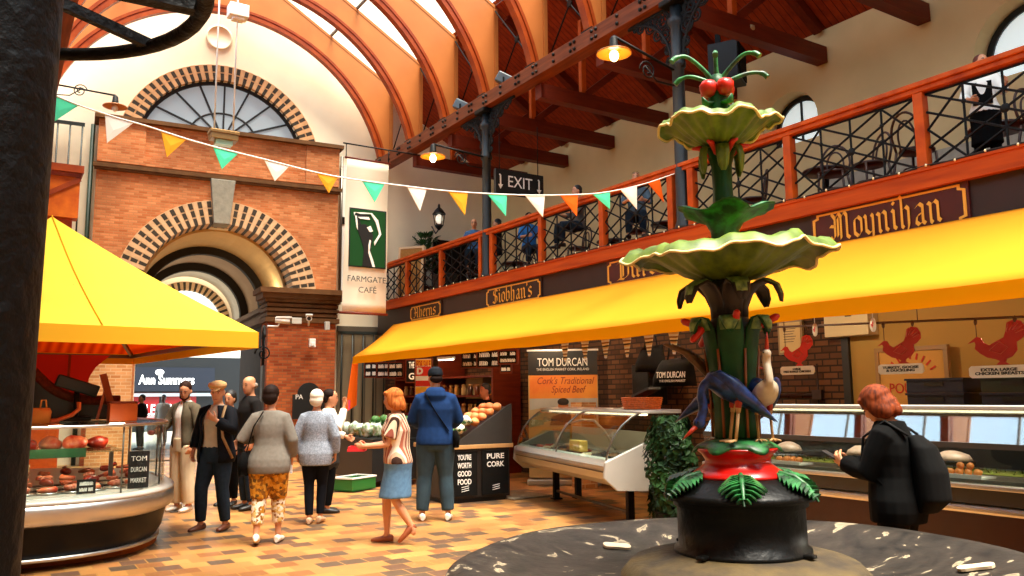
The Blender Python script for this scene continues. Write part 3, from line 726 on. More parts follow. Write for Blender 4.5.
# ---- EXIT sign
ez = PY(519, 184, 14.7); e0 = PY(495, 184, 14.7); e1 = PY(543, 184, 14.7); w = e1.x-e0.x
t = thing('exit_sign', 'black hanging EXIT sign with two curved white arrows', 'sign', (ez.x, 14.7, ez.z-.28), 0)
b = MB(); b.b2((-w/2, -.04, 0), (w/2, .04, .54)); part('panel', b, M_black, t, bevel=.01)
text_part('EXIT', .36, M_paper, t, face_M((0, -.045, .28), (1, 0, 0), (0, 0, 1)), width=w*.5)
for s in (-1, 1):
    b = MB(); b.tube([(s*w*.40-.03, -.045, .42), (s*w*.4, -.045, .4), (s*w*.4, -.045, .2)], .018, 6); b.plate([(s*w*.4-.06, .2), (s*w*.4+.06, .2), (s*w*.4, .1)], [], TXZ(0), -.05, -.042); part('arrow', b, M_paper, t)
b = MB(); [b.tube([(s*w*.4, 0, .54), (s*w*.4, 0, 7.5-(ez.z-.28))], .01, 5) for s in (-1, 1)]; part('hanger', b, M_iron, t)

# ---- hanging cafe banner
BY = 18.4
tl, tr, bl, br = PY(347, 157, BY), PY(390, 163, BY), PY(341, 312, BY), PY(384, 316, BY)
zt, zb = 7.28, 3.5; xl, xr = 7.03, 8.12; bx = (xl+xr)/2
t = thing('hanging_banner', 'long cream hanging cafe banner with a green picture panel', 'banner', (bx, BY, zb))
H = zt-zb; W_ = xr-xl
b = MB(); n = 16; vs = []
for i in range(n+1):
    z = H*i/n; yy = .02*sin(i*.7)
    vs += [(-W_/2-.05*(1-i/n), yy, z), (W_/2-.02*(1-i/n), yy, z)]
b.add(vs, [(2*i, 2*i+1, 2*i+3, 2*i+2) for i in range(n)], 0, True); o = part('cloth', b, mat('cream_banner', '#e9dcc4', .85), t, clean=False); o.modifiers.new('s', 'SOLIDIFY').thickness = .008
for q0_, q1_, z_ in ((-W_/2-.12, W_/2+.02, 0), (-W_/2-.05, W_/2+.05, H)): b = MB(); b.tube([(q0_, 0, z_), (q1_, 0, z_)], .03, 8); part('batten', b, M_tie, t)
b = MB(); b.tube([(-W_/2-.1, .0, H+.35), (1.7, 0, H+.35)], .018, 6); b.tube([(-W_/2-.02, 0, H+.35), (-W_/2-.02, 0, H)], .012, 6); b.tube([(W_/2, 0, H+.35), (W_/2, 0, H)], .012, 6); part('bracket_rod', b, M_iron, t)
gz0, gz1 = 1.14, 2.52
b = MB(); b.b2((-.44, -.04, gz0), (.46, -.03, gz1)); b.b2((-.47, -.034, gz0-.03), (.49, -.028, gz1+.03), 1); part('picture_panel', b, [mat('bottle_green', '#17451f', .7), M_black], t)
def P2(l): return [((x-.5)*.9, gz0+z*(gz1-gz0)) for x, z in l]
b = MB()
b.plate(P2([(.36, 0), (.40, .3), (.3, .5), (.22, .62), (.13, .9), (.2, .93), (.32, .72), (.42, .66), (.55, .68), (.66, .56), (.62, .4), (.58, .25), (.66, .0)]), [], TXZ(0), -.05, -.04)
b.plate(P2([(.4+.13*cos(a*pi/6), .66+.09*sin(a*pi/6)) for a in range(12)]), [], TXZ(0), -.052, -.04)
b.plate(P2([(.12, .87), (.3, .93), (.56, .9), (.56, .84), (.3, .86), (.14, .8)]), [], TXZ(0), -.053, -.04); part('dark_figure', b, M_black, t)
b = MB()
for pl in ([(.1, .92), (.14, .98), (.3, .96), (.62, .98), (.78, .84), (.9, .62), (.74, .46), (.76, .4), (.97, .62), (.86, .88), (.66, 1.0), (.3, .99), (.08, .98)],
           [(.2, .9), (.56, .92), (.6, .87), (.3, .87)], [(.6, .5), (.64, .48), (.6, .3), (.72, .12), (.78, 0), (.7, 0), (.56, .25), (.56, .4)], [(.12, .92), (.18, .7), (.22, .66), (.2, .82), (.17, .92)], [(.5, .72), (.62, .76), (.7, .66), (.6, .64)]):
    b.plate(P2([(x*.9+.02, z*.96) for x, z in pl]), [], TXZ(0), -.056, -.04)
part('white_figure_lines', b, M_paper, t)
text_part('FARMGATE', .2, mat('grey_print', '#4a4a44', .7), t, face_M((0, -.035, .82), (1, 0, 0), (0, 0, 1)), width=.98)
text_part('CAF\u00c9', .2, mat('grey_print', '#4a4a44', .7), t, face_M((.02, -.035, .56), (1, 0, 0), (0, 0, 1)), width=.46)

# ---- bunting across the nave
def strp(x, y):
    a = V((.4, 8.6, 0)); e = V((9, 9.3, 0)); d = e-a; n_ = V((d.y, -d.x, 0)); r = ray(x, y); return CC+r*((a-CC).dot(n_)/r.dot(n_))
SPX = [(50, 93), (105, 114), (146, 126), (200, 143), (267, 160), (333, 176), (412, 187), (460, 192), (520, 195), (560, 195), (600, 193), (640, 185), (672, 176)]
SP_ = [strp(*p) for p in SPX]
t = thing('hanging_bunting', 'long string of green, white, yellow and orange pennants across the hall', 'bunting', (4.7, 8.95, 3.6))
SP_[-1] = V((8.9, 9.18, SP_[-1].z))
def cat(pts, n=5):
    o = []
    for i in range(len(pts)-1):
        p0, p1, p2, p3 = pts[max(i-1, 0)], pts[i], pts[i+1], pts[min(i+2, len(pts)-1)]
        for k in range(n):
            u = k/n; o.append(.5*((2*p1)+(p2-p0)*u+(2*p0-5*p1+4*p2-p3)*u*u+(3*p1-p0-3*p2+p3)*u**3))
    return o+[pts[-1]]
SP_ = [V((-.6, 8.5, 4.75))]+SP_
b = MB(); b.tube(cat(SP_), .009, 5); part('string', b, M_paper, t, world=True)
M_fl = dict(g=mat('mint_flag', '#58e6b4', .8), w=mat('white_flag', '#f4efe4', .8), y=mat('saffron_flag', '#f2ab2c', .8), o=mat('orange_flag', '#ee6a1a', .8))
def seg(px):
    for (xa, ya), (xb, yb) in zip(SPX, SPX[1:]):
        if xa <= px <= xb: return ya+(yb-ya)*(px-xa)/(xb-xa)
for x0, x1, tx, ty, c in ((51, 80, 53, 122, 'g'), (105, 134, 107, 143, 'w'), (161, 187, 167, 157, 'y'), (213, 239, 222, 169, 'g'), (264, 290, 275, 181, 'w'), (316, 338, 329, 193, 'y'), (362, 385, 375, 202, 'g'), (407, 427, 420, 211, 'w'), (448, 468, 465, 215, 'y'), (487, 507, 506, 216, 'g'), (525, 545, 543, 217, 'w'), (560, 578, 577, 216, 'o'), (592, 610, 610, 209, 'g'), (620, 637, 637, 209, 'w'), (648, 660, 664, 202, 'o')):
    A, B_, Tp = strp(x0, seg(x0)), strp(x1, seg(x1)), strp(tx, ty)
    b = MB(); off = V((0, .012, 0)); mid = (A+B_)/2*.5+Tp*.5+V((0, -.008, 0))
    vs = [A, B_, Tp, mid]; b.add(vs+[p+off for p in vs], [(0, 3, 2), (0, 1, 3), (1, 2, 3), (6, 7, 4), (7, 5, 4), (7, 6, 5), (0, 4, 5, 1), (1, 5, 6, 2), (2, 6, 4, 0)])
    part('pennant', b, M_fl[c], t, world=True, label={'g': 'mint green pennant', 'w': 'white pennant', 'y': 'saffron yellow pennant', 'o': 'orange pennant'}[c])

# ---- lamp hung on two white rods before the lunette window, with its box above
p0 = PY(221, 134, 17); r0 = PY(222, 14, 17); r1 = PY(240, 14, 17); q0 = PY(214, 133, 17); q1 = PY(233, 134, 17); bx_ = PY(238, 12, 17)
t = thing('hanging_lantern', 'small square lamp hung on two long white rods before the lunette window', 'lamp', (p0.x, 17, p0.z-.25))
b = MB(); b.tube([q0, V((q0.x, 17, 12.0))], .018, 6); b.tube([q1, V((q1.x, 17, 12.0))], .018, 6); part('rod', b, M_paper, t, world=True)
b = MB(); b.b2((q0.x-.08, 16.85, p0.z-.14), (q1.x+.08, 17.15, p0.z)); b.b2((q0.x-.1, 16.83, p0.z-.02), (q1.x+.1, 17.17, p0.z+.05)); part('housing', b, mat('bronze_housing', '#8a6b3e', .4, .6), t, world=True, bevel=.01)
b = MB(); b.b2((q0.x+.02, 16.9, p0.z-.24), (q1.x-.02, 17.1, p0.z-.14)); part('lens', b, mat('greenish_lens', '#9fc9b0', .2), t, world=True)
b = MB(); b.b2((bx_.x-.2, 16.85, bx_.z-.14), (bx_.x+.2, 17.15, bx_.z+.14)); b.b2((bx_.x-.12, 16.9, bx_.z-.2), (bx_.x+.12, 17.1, bx_.z-.14)); part('junction_box', b, M_paper, t, world=True, bevel=.015)
# round plaster vent on the white gable
vp = PY(231, 42, 21.9); b = MB(); b.lathe([(.34, 0), (.34, .03), (.3, .045), (.28, .015), (.0, .01)], 24); b.xform(Matrix.Translation(EWM @ V((AC-.18, .29, vp.z))) @ Matrix.Rotation(-SK, 4, 'Z') @ Matrix.Rotation(pi/2, 4, 'X'))
solo('plaster_roundel', b, M_white, 'round plaster vent on the white gable over the lunette window', 'roundel')
# floodlights on the long beam
M_gun = mat('grey_metal', '#5b6163', .4, .6)
def flood(p, label, rz):
    t = thing('floodlight', label, 'floodlight', p, rz, 'floodlights on the long beam')
    b = MB(); b.box((0, 0, .14), (.16, .34, .24), 0, 0, Matrix.Rotation(.5, 3, 'X')); part('head', b, M_gun, t, bevel=.03)
    b = MB(); b.b2((-.1, -.02, 0), (-.085, .02, .16)); b.b2((.085, -.02, 0), (.1, .02, .16)); b.b2((-.1, -.02, 0), (.1, .02, .015)); part('yoke', b, M_iron, t)
flood((8.97, 16.2, 8.12), 'grey floodlight on the long beam above the lit column lamp, farther one', .8)
flood((8.97, 14.3, 8.12), 'grey floodlight on the long beam, nearer of two', .9)

# ---- balcony things
def chair0():
    t = thing('bentwood_chair', 'x', 'chair', (0, 0, 0), 0, 'bentwood chairs on the balcony')
    m = mat('dark_bentwood', '#3a190b', .4, noise=(6, .2))
    b = MB(); b.lathe([(0, .43), (.2, .43), (.21, .45), (.2, .47), (0, .475)], 18); part('seat', b, m, t)
    for x, y in ((-.15, .15), (.15, .15)):
        b = MB(); b.tube([(x, y, .44), (x*1.15, y*1.1, 0)], [.018, .014], 6); part('leg', b, m, t)
    for x in (-1, 1):
        b = MB(); b.tube([(x*.2, -.24, 0), (x*.16, -.17, .44)], [.014, .018], 6); part('leg', b, m, t)
    b = MB(); b.tube([(-.16, -.17, .44)]+[(.19*cos(pi-pi*i/12), -.2-.04*sin(pi*i/12), .62+.28*sin(pi*i/12)) for i in range(13)]+[(.16, -.17, .44)], .016, 7)
    b.tube([(-.1, -.17, .45)]+[(.11*cos(pi-pi*i/10), -.19-.03*sin(pi*i/10), .6+.2*sin(pi*i/10)) for i in range(11)]+[(.1, -.17, .45)], .013, 7); part('back_hoops', b, m, t)
    b = MB(); b.tube([(.16*cos(a*pi/8), .16*sin(a*pi/8), .22) for a in range(16)], .01, 5, closed=True); part('stretcher_ring', b, m, t)
    return t
ch = chair0()
spots = [(9.45, PX(832, 160, 9.45).y, 2.0, 'bentwood balcony chair second from the left behind the railing right of the green fountain top'), (9.5, PX(868, 150, 9.5).y, 1.2, 'bentwood balcony chair standing left of the wide railing post over the largest oxblood board'),
         (9.45, PX(916, 140, 9.45).y, -1.6, 'bentwood balcony chair just left of the standing waitress'), (9.7, 8.35, .6, 'bentwood balcony chair nearest the fountain top, below the small arched window'),
         (9.6, 4.15, 2.9, 'bentwood balcony chair right beside the waitress at the picture edge'), (11.4, 12.2, 1.4, 'bentwood balcony chair behind the table with the paper bag'), (11.5, 16.4, 1.6, 'bentwood balcony chair behind the table left of the far iron column')]
for i, (x, y, r, l) in enumerate(spots):
    if i == 0: ch.location = (x, y, 4.0); ch.rotation_euler.z = r; ch['label'] = l
    else: dup(ch, (x, y, 4.0), r, l)
def table0():
    t = thing('cafe_table', 'x', 'table', (0, 0, 0), 0, 'round tables on the balcony'); m = mat('dark_bentwood', '#3a190b', .4)
    b = MB(); b.lathe([(0, .7), (.33, .7), (.34, .72), (.33, .74), (0, .74)], 24); part('tabletop', b, m, t)
    b = MB(); b.lathe([(.2, 0), (.2, .02), (.04, .06), (.03, .4), (.04, .68), (.1, .7)], 16); part('pedestal', b, M_iron, t)
    return t
tb = table0()
for i, (x, y, l) in enumerate(((10.15, 7.35, 'round dark cafe table on the balcony right of the fountain top'), (10.75, 11.3, 'round dark cafe table beside the brown paper bag'), (10.95, 13.2, 'round dark cafe table near the EXIT sign'), (10.3, 5.0, 'round dark cafe table behind the waitress'), (10.75, 16.7, 'round dark cafe table beyond the far iron column'))):
    if i == 0: tb.location = (x, y, 4.0); tb['label'] = l
    else: dup(tb, (x, y, 4.0), None, l)
bgp = PX(604, 181, 10.15)
t = thing('paper_bag', 'brown paper bag standing on a balcony table', 'bag', (10.65, PX(604, 181, 10.65).y, 4.74), .3)
b = MB(); b.loft([((0, 0, 0), (.13, 0, 0), (0, .08, 0)), ((0, 0, .2), (.135, 0, 0), (0, .075, 0)), ((0, 0, .32), (.13, 0, 0), (0, .05, 0))], 4); part('body', b, mat('kraft_paper', '#b98a52', .8), t)
b = MB(); [b.tube([(-.05, s*.04, .31), (-.05, s*.04, .42), (.05, s*.04, .42), (.05, s*.04, .31)], .006, 5) for s in (1, -1)]; part('handle', b, mat('kraft_dark', '#7c5527', .8), t)
# palm in its pot, leaning frames, lantern, dark planter
pc = PX(424, 232, 10.05)
t = thing('potted_palm', 'bushy green palm on the balcony beside the hanging banner', 'plant', (10.05, pc.y, 4.0))
b = MB(); b.lathe([(.2, 0), (.28, .5), (.3, .52), (.27, .52), (.24, .46), (0, .46)], 18); part('pot', b, mat('terracotta_dark', '#4a2514', .7), t)
b = MB(); b.tube([(0, 0, .45), (.03, 0, 1.0), (0, .02, 1.7)], [.06, .05, .04], 8); part('trunk', b, mat('palm_trunk', '#3b2a17', .9, noise=(20, .3)), t)
b = MB(); rnd = random.Random(3)
for i in range(60):
    a = rnd.uniform(0, 2*pi); el = rnd.uniform(-.15, 1.3); L = rnd.uniform(.42, .68); z0 = rnd.uniform(.9, 1.7); base = V((.02*cos(a), .02*sin(a), z0)); d = V((cos(a)*cos(el), sin(a)*cos(el), sin(el)))
    tip = base+d*L*.6; pts = [base+d*(L*.6*k/4)+V((0, 0, -.12*(k/4)**2)) for k in range(5)]; b.tube(pts, .008, 4)
    for k in range(11):
        f = (k-5)/5*1.35; sd = V((-sin(a), cos(a), 0)); dd = (d*cos(f)+sd*sin(f)).normalized(); q = pts[-1]; e = q+dd*L*.5+V((0, 0, -.12*L)); m_ = q+dd*L*.28; s_ = dd.cross(V((0, 0, 1))).normalized()*.03
        b.add([q, m_+s_, e, m_-s_], [(0, 1, 2, 3)])
part('fronds', b, mat('palm_green', '#1d4a1c', .5, noise=(3, .3)), t, clean=False)
for i, (x, y, l) in enumerate(((9.32, PX(400, 258, 9.3).y-.5, 'tan framed board leaning behind the balcony rail, front one'), (9.42, PX(400, 258, 9.3).y-.38, 'pale framed board leaning on the balcony, rear one'))):
    t = thing('leaning_frame', l, 'frame', (x, y, 4.0), -.9, 'framed boards leaning on the balcony')
    M = Matrix.Rotation(-.12, 4, 'X')
    b = MB(); b.plate([(-.38, 0), (.38, 0), (.38, 1.55), (-.38, 1.55)], [[(-.32, .06), (.32, .06), (.32, 1.49), (-.32, 1.49)]], TXZ(0), -.02, .02); b.xform(M); part('moulding', b, mat('light_wood', '#d9b98c', .6), t)
    b = MB(); b.b2((-.33, -.008, .05), (.33, .015, 1.5)); b.xform(M); part('board', b, mat('cork_board', '#a9783f', .85, noise=(30, .15)), t)
lp = PX(440, 208, 12.4)
t = thing('wall_lantern', 'black carriage lantern with white globe on the balcony end wall', 'lamp', (0, 0, 0), 0)
lc = PY(439, 217, 20.6); t.location = (lc.x, lc.y, lc.z-.3)
b = MB(); b.lathe([(.03, -.08), (.1, .0), (.13, .06)], 10); b.lathe([(.2, .38), (.12, .5), (.04, .58), (.03, .66), (0, .7)], 10); [b.tube([(.13*cos(a), .13*sin(a), .05), (.19*cos(a), .19*sin(a), .4)], .012, 4) for a in (0, 1.57, 3.14, 4.71)]; b.tube([(0, 0, -.05), (.0, .2, -.15), (0, .45, .1)], .02, 6); part('cage', b, M_black, t)
b = MB(); b.ell((0, 0, .24), (.1, .1, .14), 12, 8); part('globe', b, mat('milk_globe', '#f4efe2', .3, emit=('#fff3da', .8)), t)
b = MB(); b.b2((9.3, 17.75, 4.0), (9.75, 18.35, 4.55)); solo('planter_box', b, M_black, 'black box at the far end of the balcony, behind the railing', 'planter', bevel=.03)
# wall behind the far balcony: dark opening and shelf of bottles
b = MB(); b.b2((10.6, 20.75, 4.0), (12.5, 20.85, 6.0)); struct('door_2', b, M_dark)
# loudspeaker under the aisle roof
sp = PX(727, 66, 11.3)
t = thing('hanging_loudspeaker', 'black loudspeaker box hung under the dark red roof behind the fountain top', 'loudspeaker', (sp.x, sp.y, sp.z-.35), .5)
b = MB(); b.b2((-.3, -.28, 0), (.3, .28, .72)); part('cabinet', b, M_black, t, bevel=.02)
b = MB(); b.b2((-.26, -.3, .05), (.26, -.27, .67)); part('grille', b, mat('speaker_cloth', '#1a1a1a', .9, noise=(60, .4)), t)
b = MB(); b.b2((-.03, .1, .72), (.03, .2, 1.0)); part('bracket', b, M_iron, t)
dp = PX(748, 33, 10.6); b = MB(); b.lathe([(.0, .0), (.1, .0), (.12, .04), (.12, .1), (.0, .12)], 16); solo('smoke_detector', b, mat('detector_cream', '#b59c74', .5), 'small round detector under the aisle roof', 'detector', loc=(dp.x, dp.y, dp.z))
# security cameras and boxes on the right pillar
for (x, y, l, rz) in ((282, 320, 'white security camera on the pillar, pointing left', 1.2), (309, 318, 'white security camera on the pillar, facing out', -.3)):
    c = PY(x, y, 20.55); t = thing('wall_mounted_camera', l, 'camera', c, rz, 'security cameras on the pillar')
    b = MB(); b.tube([(0, .16, 0), (0, -.2, -.03)], .075, 12); b.b2((-.085, -.24, .05), (.085, .14, .085)); part('body', b, M_paper, t)
    b = MB(); b.tube([(0, -.2, -.03), (0, -.215, -.031)], .05, 12); part('lens', b, M_black, t)
    b = MB(); b.tube([(0, .05, -.06), (0, .1, -.16), (0, .35, -.16)], .025, 6); part('arm', b, M_paper, t)
c = PY(296, 321, 20.6); b = MB(); b.box(c, (.26, .12, .16)); solo('junction_box', b, M_alu, 'white box between the two security cameras', 'box', bevel=.01)
c = PY(312, 343, 20.78); b = MB(); b.box(c, (.17, .1, .22)); b.box(c+V((0, -.055, -.03)), (.11, .02, .1)); solo('mounted_alarm_box', b, M_paper, 'small white alarm box on the red brick pillar', 'alarm', bevel=.012)
c = PY(327, 326, 20.7); b = MB(); b.box(c, (.13, .1, .22)); solo('mounted_alarm_box', b, M_alu, 'slim cream box at the right edge of the brick pillar', 'alarm', bevel=.012)
c = PY(309, 399, 20.7); t = thing('sign_board', 'black arched notice board on the brick pillar behind the white-haired woman', 'sign', (c.x, 20.72, c.z-.5))
b = MB(); b.plate([(-.42, 0), (.42, 0), (.42, .62)]+arc(0, .62, .3, 0, pi, 12)+[(-.42, .62)], [], TXZ(0), -.02, .02); part('board', b, M_black, t)
text_part('PA', .17, M_paper, t, face_M((-.26, -.024, .55), (1, 0, 0), (0, 0, 1)))
# carved wooden signboard left of the brick front
c0, c1 = PY(49, 165, 20.4), PY(77, 220, 20.4)
t = thing('carved_signboard', 'orange carved wooden canopy top left of the brick gatehouse', 'signboard', ((c0.x+c1.x)/2-.3, 20.4, c1.z))
w = c1.x-c0.x+.6; h = c0.z-c1.z
b = MB(); b.b2((-w/2, -.2, 0), (w/2, .2, h*.86)); part('body', b, woodmat('lit_orange_wood', '#b04a0a', '#d06a14', (3, 3, 3), .5), t)
b = MB(); b.b2((-w/2-.06, -.3, h*.86), (w/2+.06, .3, h)); b.b2((-w/2-.03, -.25, h*.78), (w/2+.03, .25, h*.86)); b.bar((-w/2, -.22, .1), (w/2, -.22, h*.75), .03, .1); part('cornice', b, M_ribd, t)
b = MB(); b.b2((-w/2+.1, -.1, -c1.z), (w/2-.1, .1, 0)); part('body', b, M_fascia, t)
# ================================================================ FOUNTAIN
FC = V((3.3, 3.0, 0))
M_marb, nt, bs = newmat('worn_marble'); L_ = nt.links.new
co = _coords(nt); n1 = nt.nodes.new('ShaderNodeTexNoise'); n1.inputs['Scale'].default_value = 3.0; n1.inputs['Detail'].default_value = 9; n1.inputs['Distortion'].default_value = 2.2; L_(co, n1.inputs['Vector'])
r1_ = nt.nodes.new('ShaderNodeValToRGB'); cr = r1_.color_ramp; cr.elements[0].position = .3; cr.elements[0].color = lin('#120f0c'); cr.elements[1].position = .56; cr.elements[1].color = lin('#2b251f')
e = cr.elements.new(.625); e.color = lin('#302922'); e = cr.elements.new(.64); e.color = lin('#94876f'); e = cr.elements.new(.72); e.color = lin('#352e26')
L_(n1.outputs['Fac'], r1_.inputs['Fac']); L_(r1_.outputs['Color'], bs.inputs['Base Color']); bs.inputs['Roughness'].default_value = .55; bs.inputs['Specular IOR Level'].default_value = .25
n2 = nt.nodes.new('ShaderNodeTexNoise'); n2.inputs['Scale'].default_value = 14; L_(co, n2.inputs['Vector']); bp = nt.nodes.new('ShaderNodeBump'); bp.inputs['Strength'].default_value = .25; bp.inputs['Distance'].default_value = .02
L_(n2.outputs['Fac'], bp.inputs['Height']); L_(bp.outputs['Normal'], bs.inputs['Normal'])
M_mound = mat('limescaled_stone', '#574930', .7, noise=(5, .3, .3), bump=(18, .4), col2='#39322a')
M_gl = mat('dark_green_paint', '#14441f', .5, noise=(9, .35), bump=(14, .2), spec=.25)
M_glf = mat('leaf_green_paint', '#2c7a3c', .45, noise=(16, .35, .25), col2='#0c2f15')
M_lily, nt, bs = newmat('olive_lily_paint'); L_ = nt.links.new
g1 = nt.nodes.new('ShaderNodeTexNoise'); g1.inputs['Scale'].default_value = 14; g1.inputs['Detail'].default_value = 5; L_(_coords(nt), g1.inputs['Vector'])
rr_ = nt.nodes.new('ShaderNodeValToRGB'); rr_.color_ramp.elements[0].position = .3; rr_.color_ramp.elements[1].position = .7; rr_.color_ramp.elements[0].color = lin('#3d520c'); rr_.color_ramp.elements[1].color = lin('#687f1c'); L_(g1.outputs['Fac'], rr_.inputs['Fac']); L_(rr_.outputs['Color'], bs.inputs['Base Color']); bs.inputs['Roughness'].default_value = .5
M_rim = mat('lit_leaf_edge', '#e6cf8a', .45)  # pale rim colour paints the light caught on the leaf edges
M_brown = mat('brown_bark_paint', '#1a0e07', .55, noise=(8, .4))
M_red = mat('glossy_red_paint', '#b3120a', .28, noise=(5, .15))
M_berry = mat('red_berry_paint', '#c2230f', .3, noise=(8, .15))
M_drum = mat('black_cast_iron', '#060605', .42, noise=(10, .3), bump=(20, .25), spec=.2)
fo = thing('fountain', 'tall painted cast iron fountain with lily leaves, herons and round stone basin', 'fountain', FC)
b = MB(); b.lathe([(1.15, 0), (1.2, .08), (1.3, .3), (1.44, .45), (1.51, .54), (1.52, .6), (1.49, .66), (1.42, .69), (1.34, .688), (1.22, .655), (1.05, .615), (.85, .585), (.62, .575), (0, .575)], 72, fn=lambda r, z, a, i: (r*(1+.006*sin(a*8)), z)); part('basin', b, M_marb, fo)
b = MB(); b.lathe([(.62, .56), (.61, .63), (.56, .685), (.4, .725), (.3, .735), (0, .735)], 48, fn=lambda r, z, a, i: (r*(1+.015*sin(a*5+1)), z)); part('stone_mound', b, M_mound, fo)
for cpx, cpy, cz in ((618, 546, .612), (978, 571, .64)):
    b = MB(); O = []
    for k in range(20):
        q = 2*pi*k/20; O.append((.085*cos(q), (.026+.03*cos(q)**2)*sin(q)*1.3))
    b.plate(O, [], TXY(0), 0, .014); cq = PZ(cpx, cpy, cz)-FC
    b.xform(Matrix.Translation((cq.x, cq.y, cz)) @ Matrix.Rotation(atan2(cq.y, cq.x), 4, 'Z') @ Matrix.Rotation(-.2, 4, 'Y') @ Matrix.Rotation(-YAW+.06-(.5 if cpx > 800 else 0)-atan2(cq.y, cq.x), 4, 'Z')); part('stone_cramp', b, mat('pale_cramp', '#cbb79a', .7), fo)
b = MB(); b.lathe([(.34, .725), (.34, .75), (.318, .76), (.318, .955), (.335, .962), (.335, .985), (.375, .995), (.385, 1.01), (.37, 1.03), (.3, 1.07), (.235, 1.105), (0, 1.11)], 48); part('drum', b, M_drum, fo)
for a in range(4):
    q = MB(); q.box((.36*cos(a*1.57+.2), .36*sin(a*1.57+.2), .745), (.06, .045, .02), a*1.57+.2); part('foot_lug', q, M_drum, fo, bevel=.008)
b = MB(); b.lathe([(.245, 1.1), (.24, 1.115), (.2, 1.14), (.168, 1.165), (.163, 1.185), (.18, 1.215), (.205, 1.235), (.205, 1.245), (0, 1.25)], 40); part('red_collar', b, M_red, fo)
# fern leaves over the skirt
def fernleaf(a):
    b = MB(); n = 9
    for sgn in (1, -1):
        for k in range(n):
            t = k/(n-1); r = .235+.165*t; z = 1.118-.045*t-.07*max(0, t-.55)**1.2*2.0
            wd = .035+.085*sin(pi*min(1, .18+t*.82))
            d = V((1, sgn*.75, -.25)).normalized(); p = V((r-.02, 0, z+.012)); l = wd
            e = p+V((.5*l, sgn*l*.95, -.35*l)); m_ = p.lerp(e, .55)+V((0.012, 0, .012)); s_ = V((.014, -sgn*.004, 0))
            b.add([p-s_, m_-s_*1.2, e, m_+s_*1.4, p+s_, p+V((0, 0, -.02)), e+V((0, 0, -.012))], [(0, 1, 3, 4), (1, 2, 3), (0, 5, 6, 2, 1), (4, 3, 2, 6, 5)], 0)
    b.tube([(.22, 0, 1.128), (.3, 0, 1.112), (.36, 0, 1.07), (.41, 0, 1.0)], [.014, .014, .012, .006], 6, 0)
    b.xform(Matrix.Rotation(a, 4, 'Z')); return b
ca = atan2(-3.0, -3.3)
for k in range(6): part('acanthus_leaf', fernleaf(ca+.05+k*pi/3), M_glf, fo, clean=False)
# green leaf mat under the birds
b = MB(); b.lathe([(.19, 1.246), (.21, 1.24), (.205, 1.26), (.15, 1.285), (.09, 1.295), (0, 1.295)], 60, fn=lambda r, z, a, i: (r*(1+(.09*sin(a*6) if r > .18 else 0)), z-(.022*max(0, sin(a*6)) if r > .18 else 0))); part('leaf_mat', b, M_glf, fo)
# lower stem of wrapped leaves
b = MB(); b.lathe([(.1, 1.28), (.095, 1.4), (.105, 1.55), (.122, 1.7), (.135, 1.82), (.12, 1.88), (.09, 1.92), (.1, 2.0), (.125, 2.06), (.1, 2.12)], 24); part('stem_core', b, M_brown, fo)
def blade(a, prof, wid, m, name, tipcurl=None):
    """a long leaf lying against the stem: prof = (radius, z) up the middle, wid = half width (angle-free, metres)"""
    b = MB(); vs = []; K = 7
    for (r, z), w in zip(prof, wid):
        for k in range(K):
            u = (k/(K-1)-.5)*2; vs.append((r-.35*w*u*u-(.006 if abs(u) < .2 else 0), w*u, z-(.0)*u*u))
    n = len(prof); fs = [(i*K+k, i*K+k+1, (i+1)*K+k+1, (i+1)*K+k) for i in range(n-1) for k in range(K-1)]
    b.add(vs, fs, 0, True); b.xform(Matrix.Rotation(a, 4, 'Z')); o = part(name, b, m, fo, clean=False); s_ = o.modifiers.new('s', 'SOLIDIFY'); s_.thickness = .012; s_.offset = -1; return o
for k in range(6):
    a = ca+.0+k*pi/3
    blade(a, [(.11, 1.28), (.105, 1.42), (.118, 1.6), (.14, 1.76), (.155, 1.85), (.18, 1.9), (.205, 1.905), (.215, 1.87), (.212, 1.83)], [.055, .055, .06, .065, .066, .06, .05, .035, .012], M_gl, 'stem_leaf')
    b = MB(); P = []
    prof = [(.162, 1.842), (.186, 1.892), (.21, 1.906), (.224, 1.882), (.222, 1.84)]; wid = [.05, .056, .05, .04, .016]
    vs = [(r+.003-.35*w*u*u, w*u, z+.004) for (r, z), w in zip(prof, wid) for u in (-1, -.5, 0, .5, 1)]
    b.add(vs, [(i*5+j, i*5+j+1, (i+1)*5+j+1, (i+1)*5+j) for i in range(4) for j in range(4)], 0, True); b.xform(Matrix.Rotation(a, 4, 'Z')); o = part('leaf_tip', b, mat('pale_leaf_tip', '#7d9a52', .4, noise=(30, .4, .3), col2='#32582c'), fo, clean=False); o.modifiers.new('s', 'SOLIDIFY').thickness = .006
    a2 = a+pi/6
    b = MB(); b.tube([(.118*cos(a2), .118*sin(a2), z) for z in (1.3, 1.5)]+[(.135*cos(a2), .135*sin(a2), 1.75)], .007, 5); part('gilt_seam', b, mat('rust_gilt', '#8a4a16', .4), fo)
# red pods
for a, el in ((1.15, .35), (-1.15, .3), (2.2, .3), (-2.3, -.9), (.15, .5), (-1.0, -.75)):
    q = ca+a; p = V((.13*cos(q), .13*sin(q), 1.86+.03*(el < 0))); d = V((cos(q)*cos(el), sin(q)*cos(el), sin(el)))
    b = MB(); b.tube([p+d*.02, p+d*.07, p+d*.13, p+d*.145], [.014, .02, .018, .008], 8); part('red_pod', b, M_berry, fo)
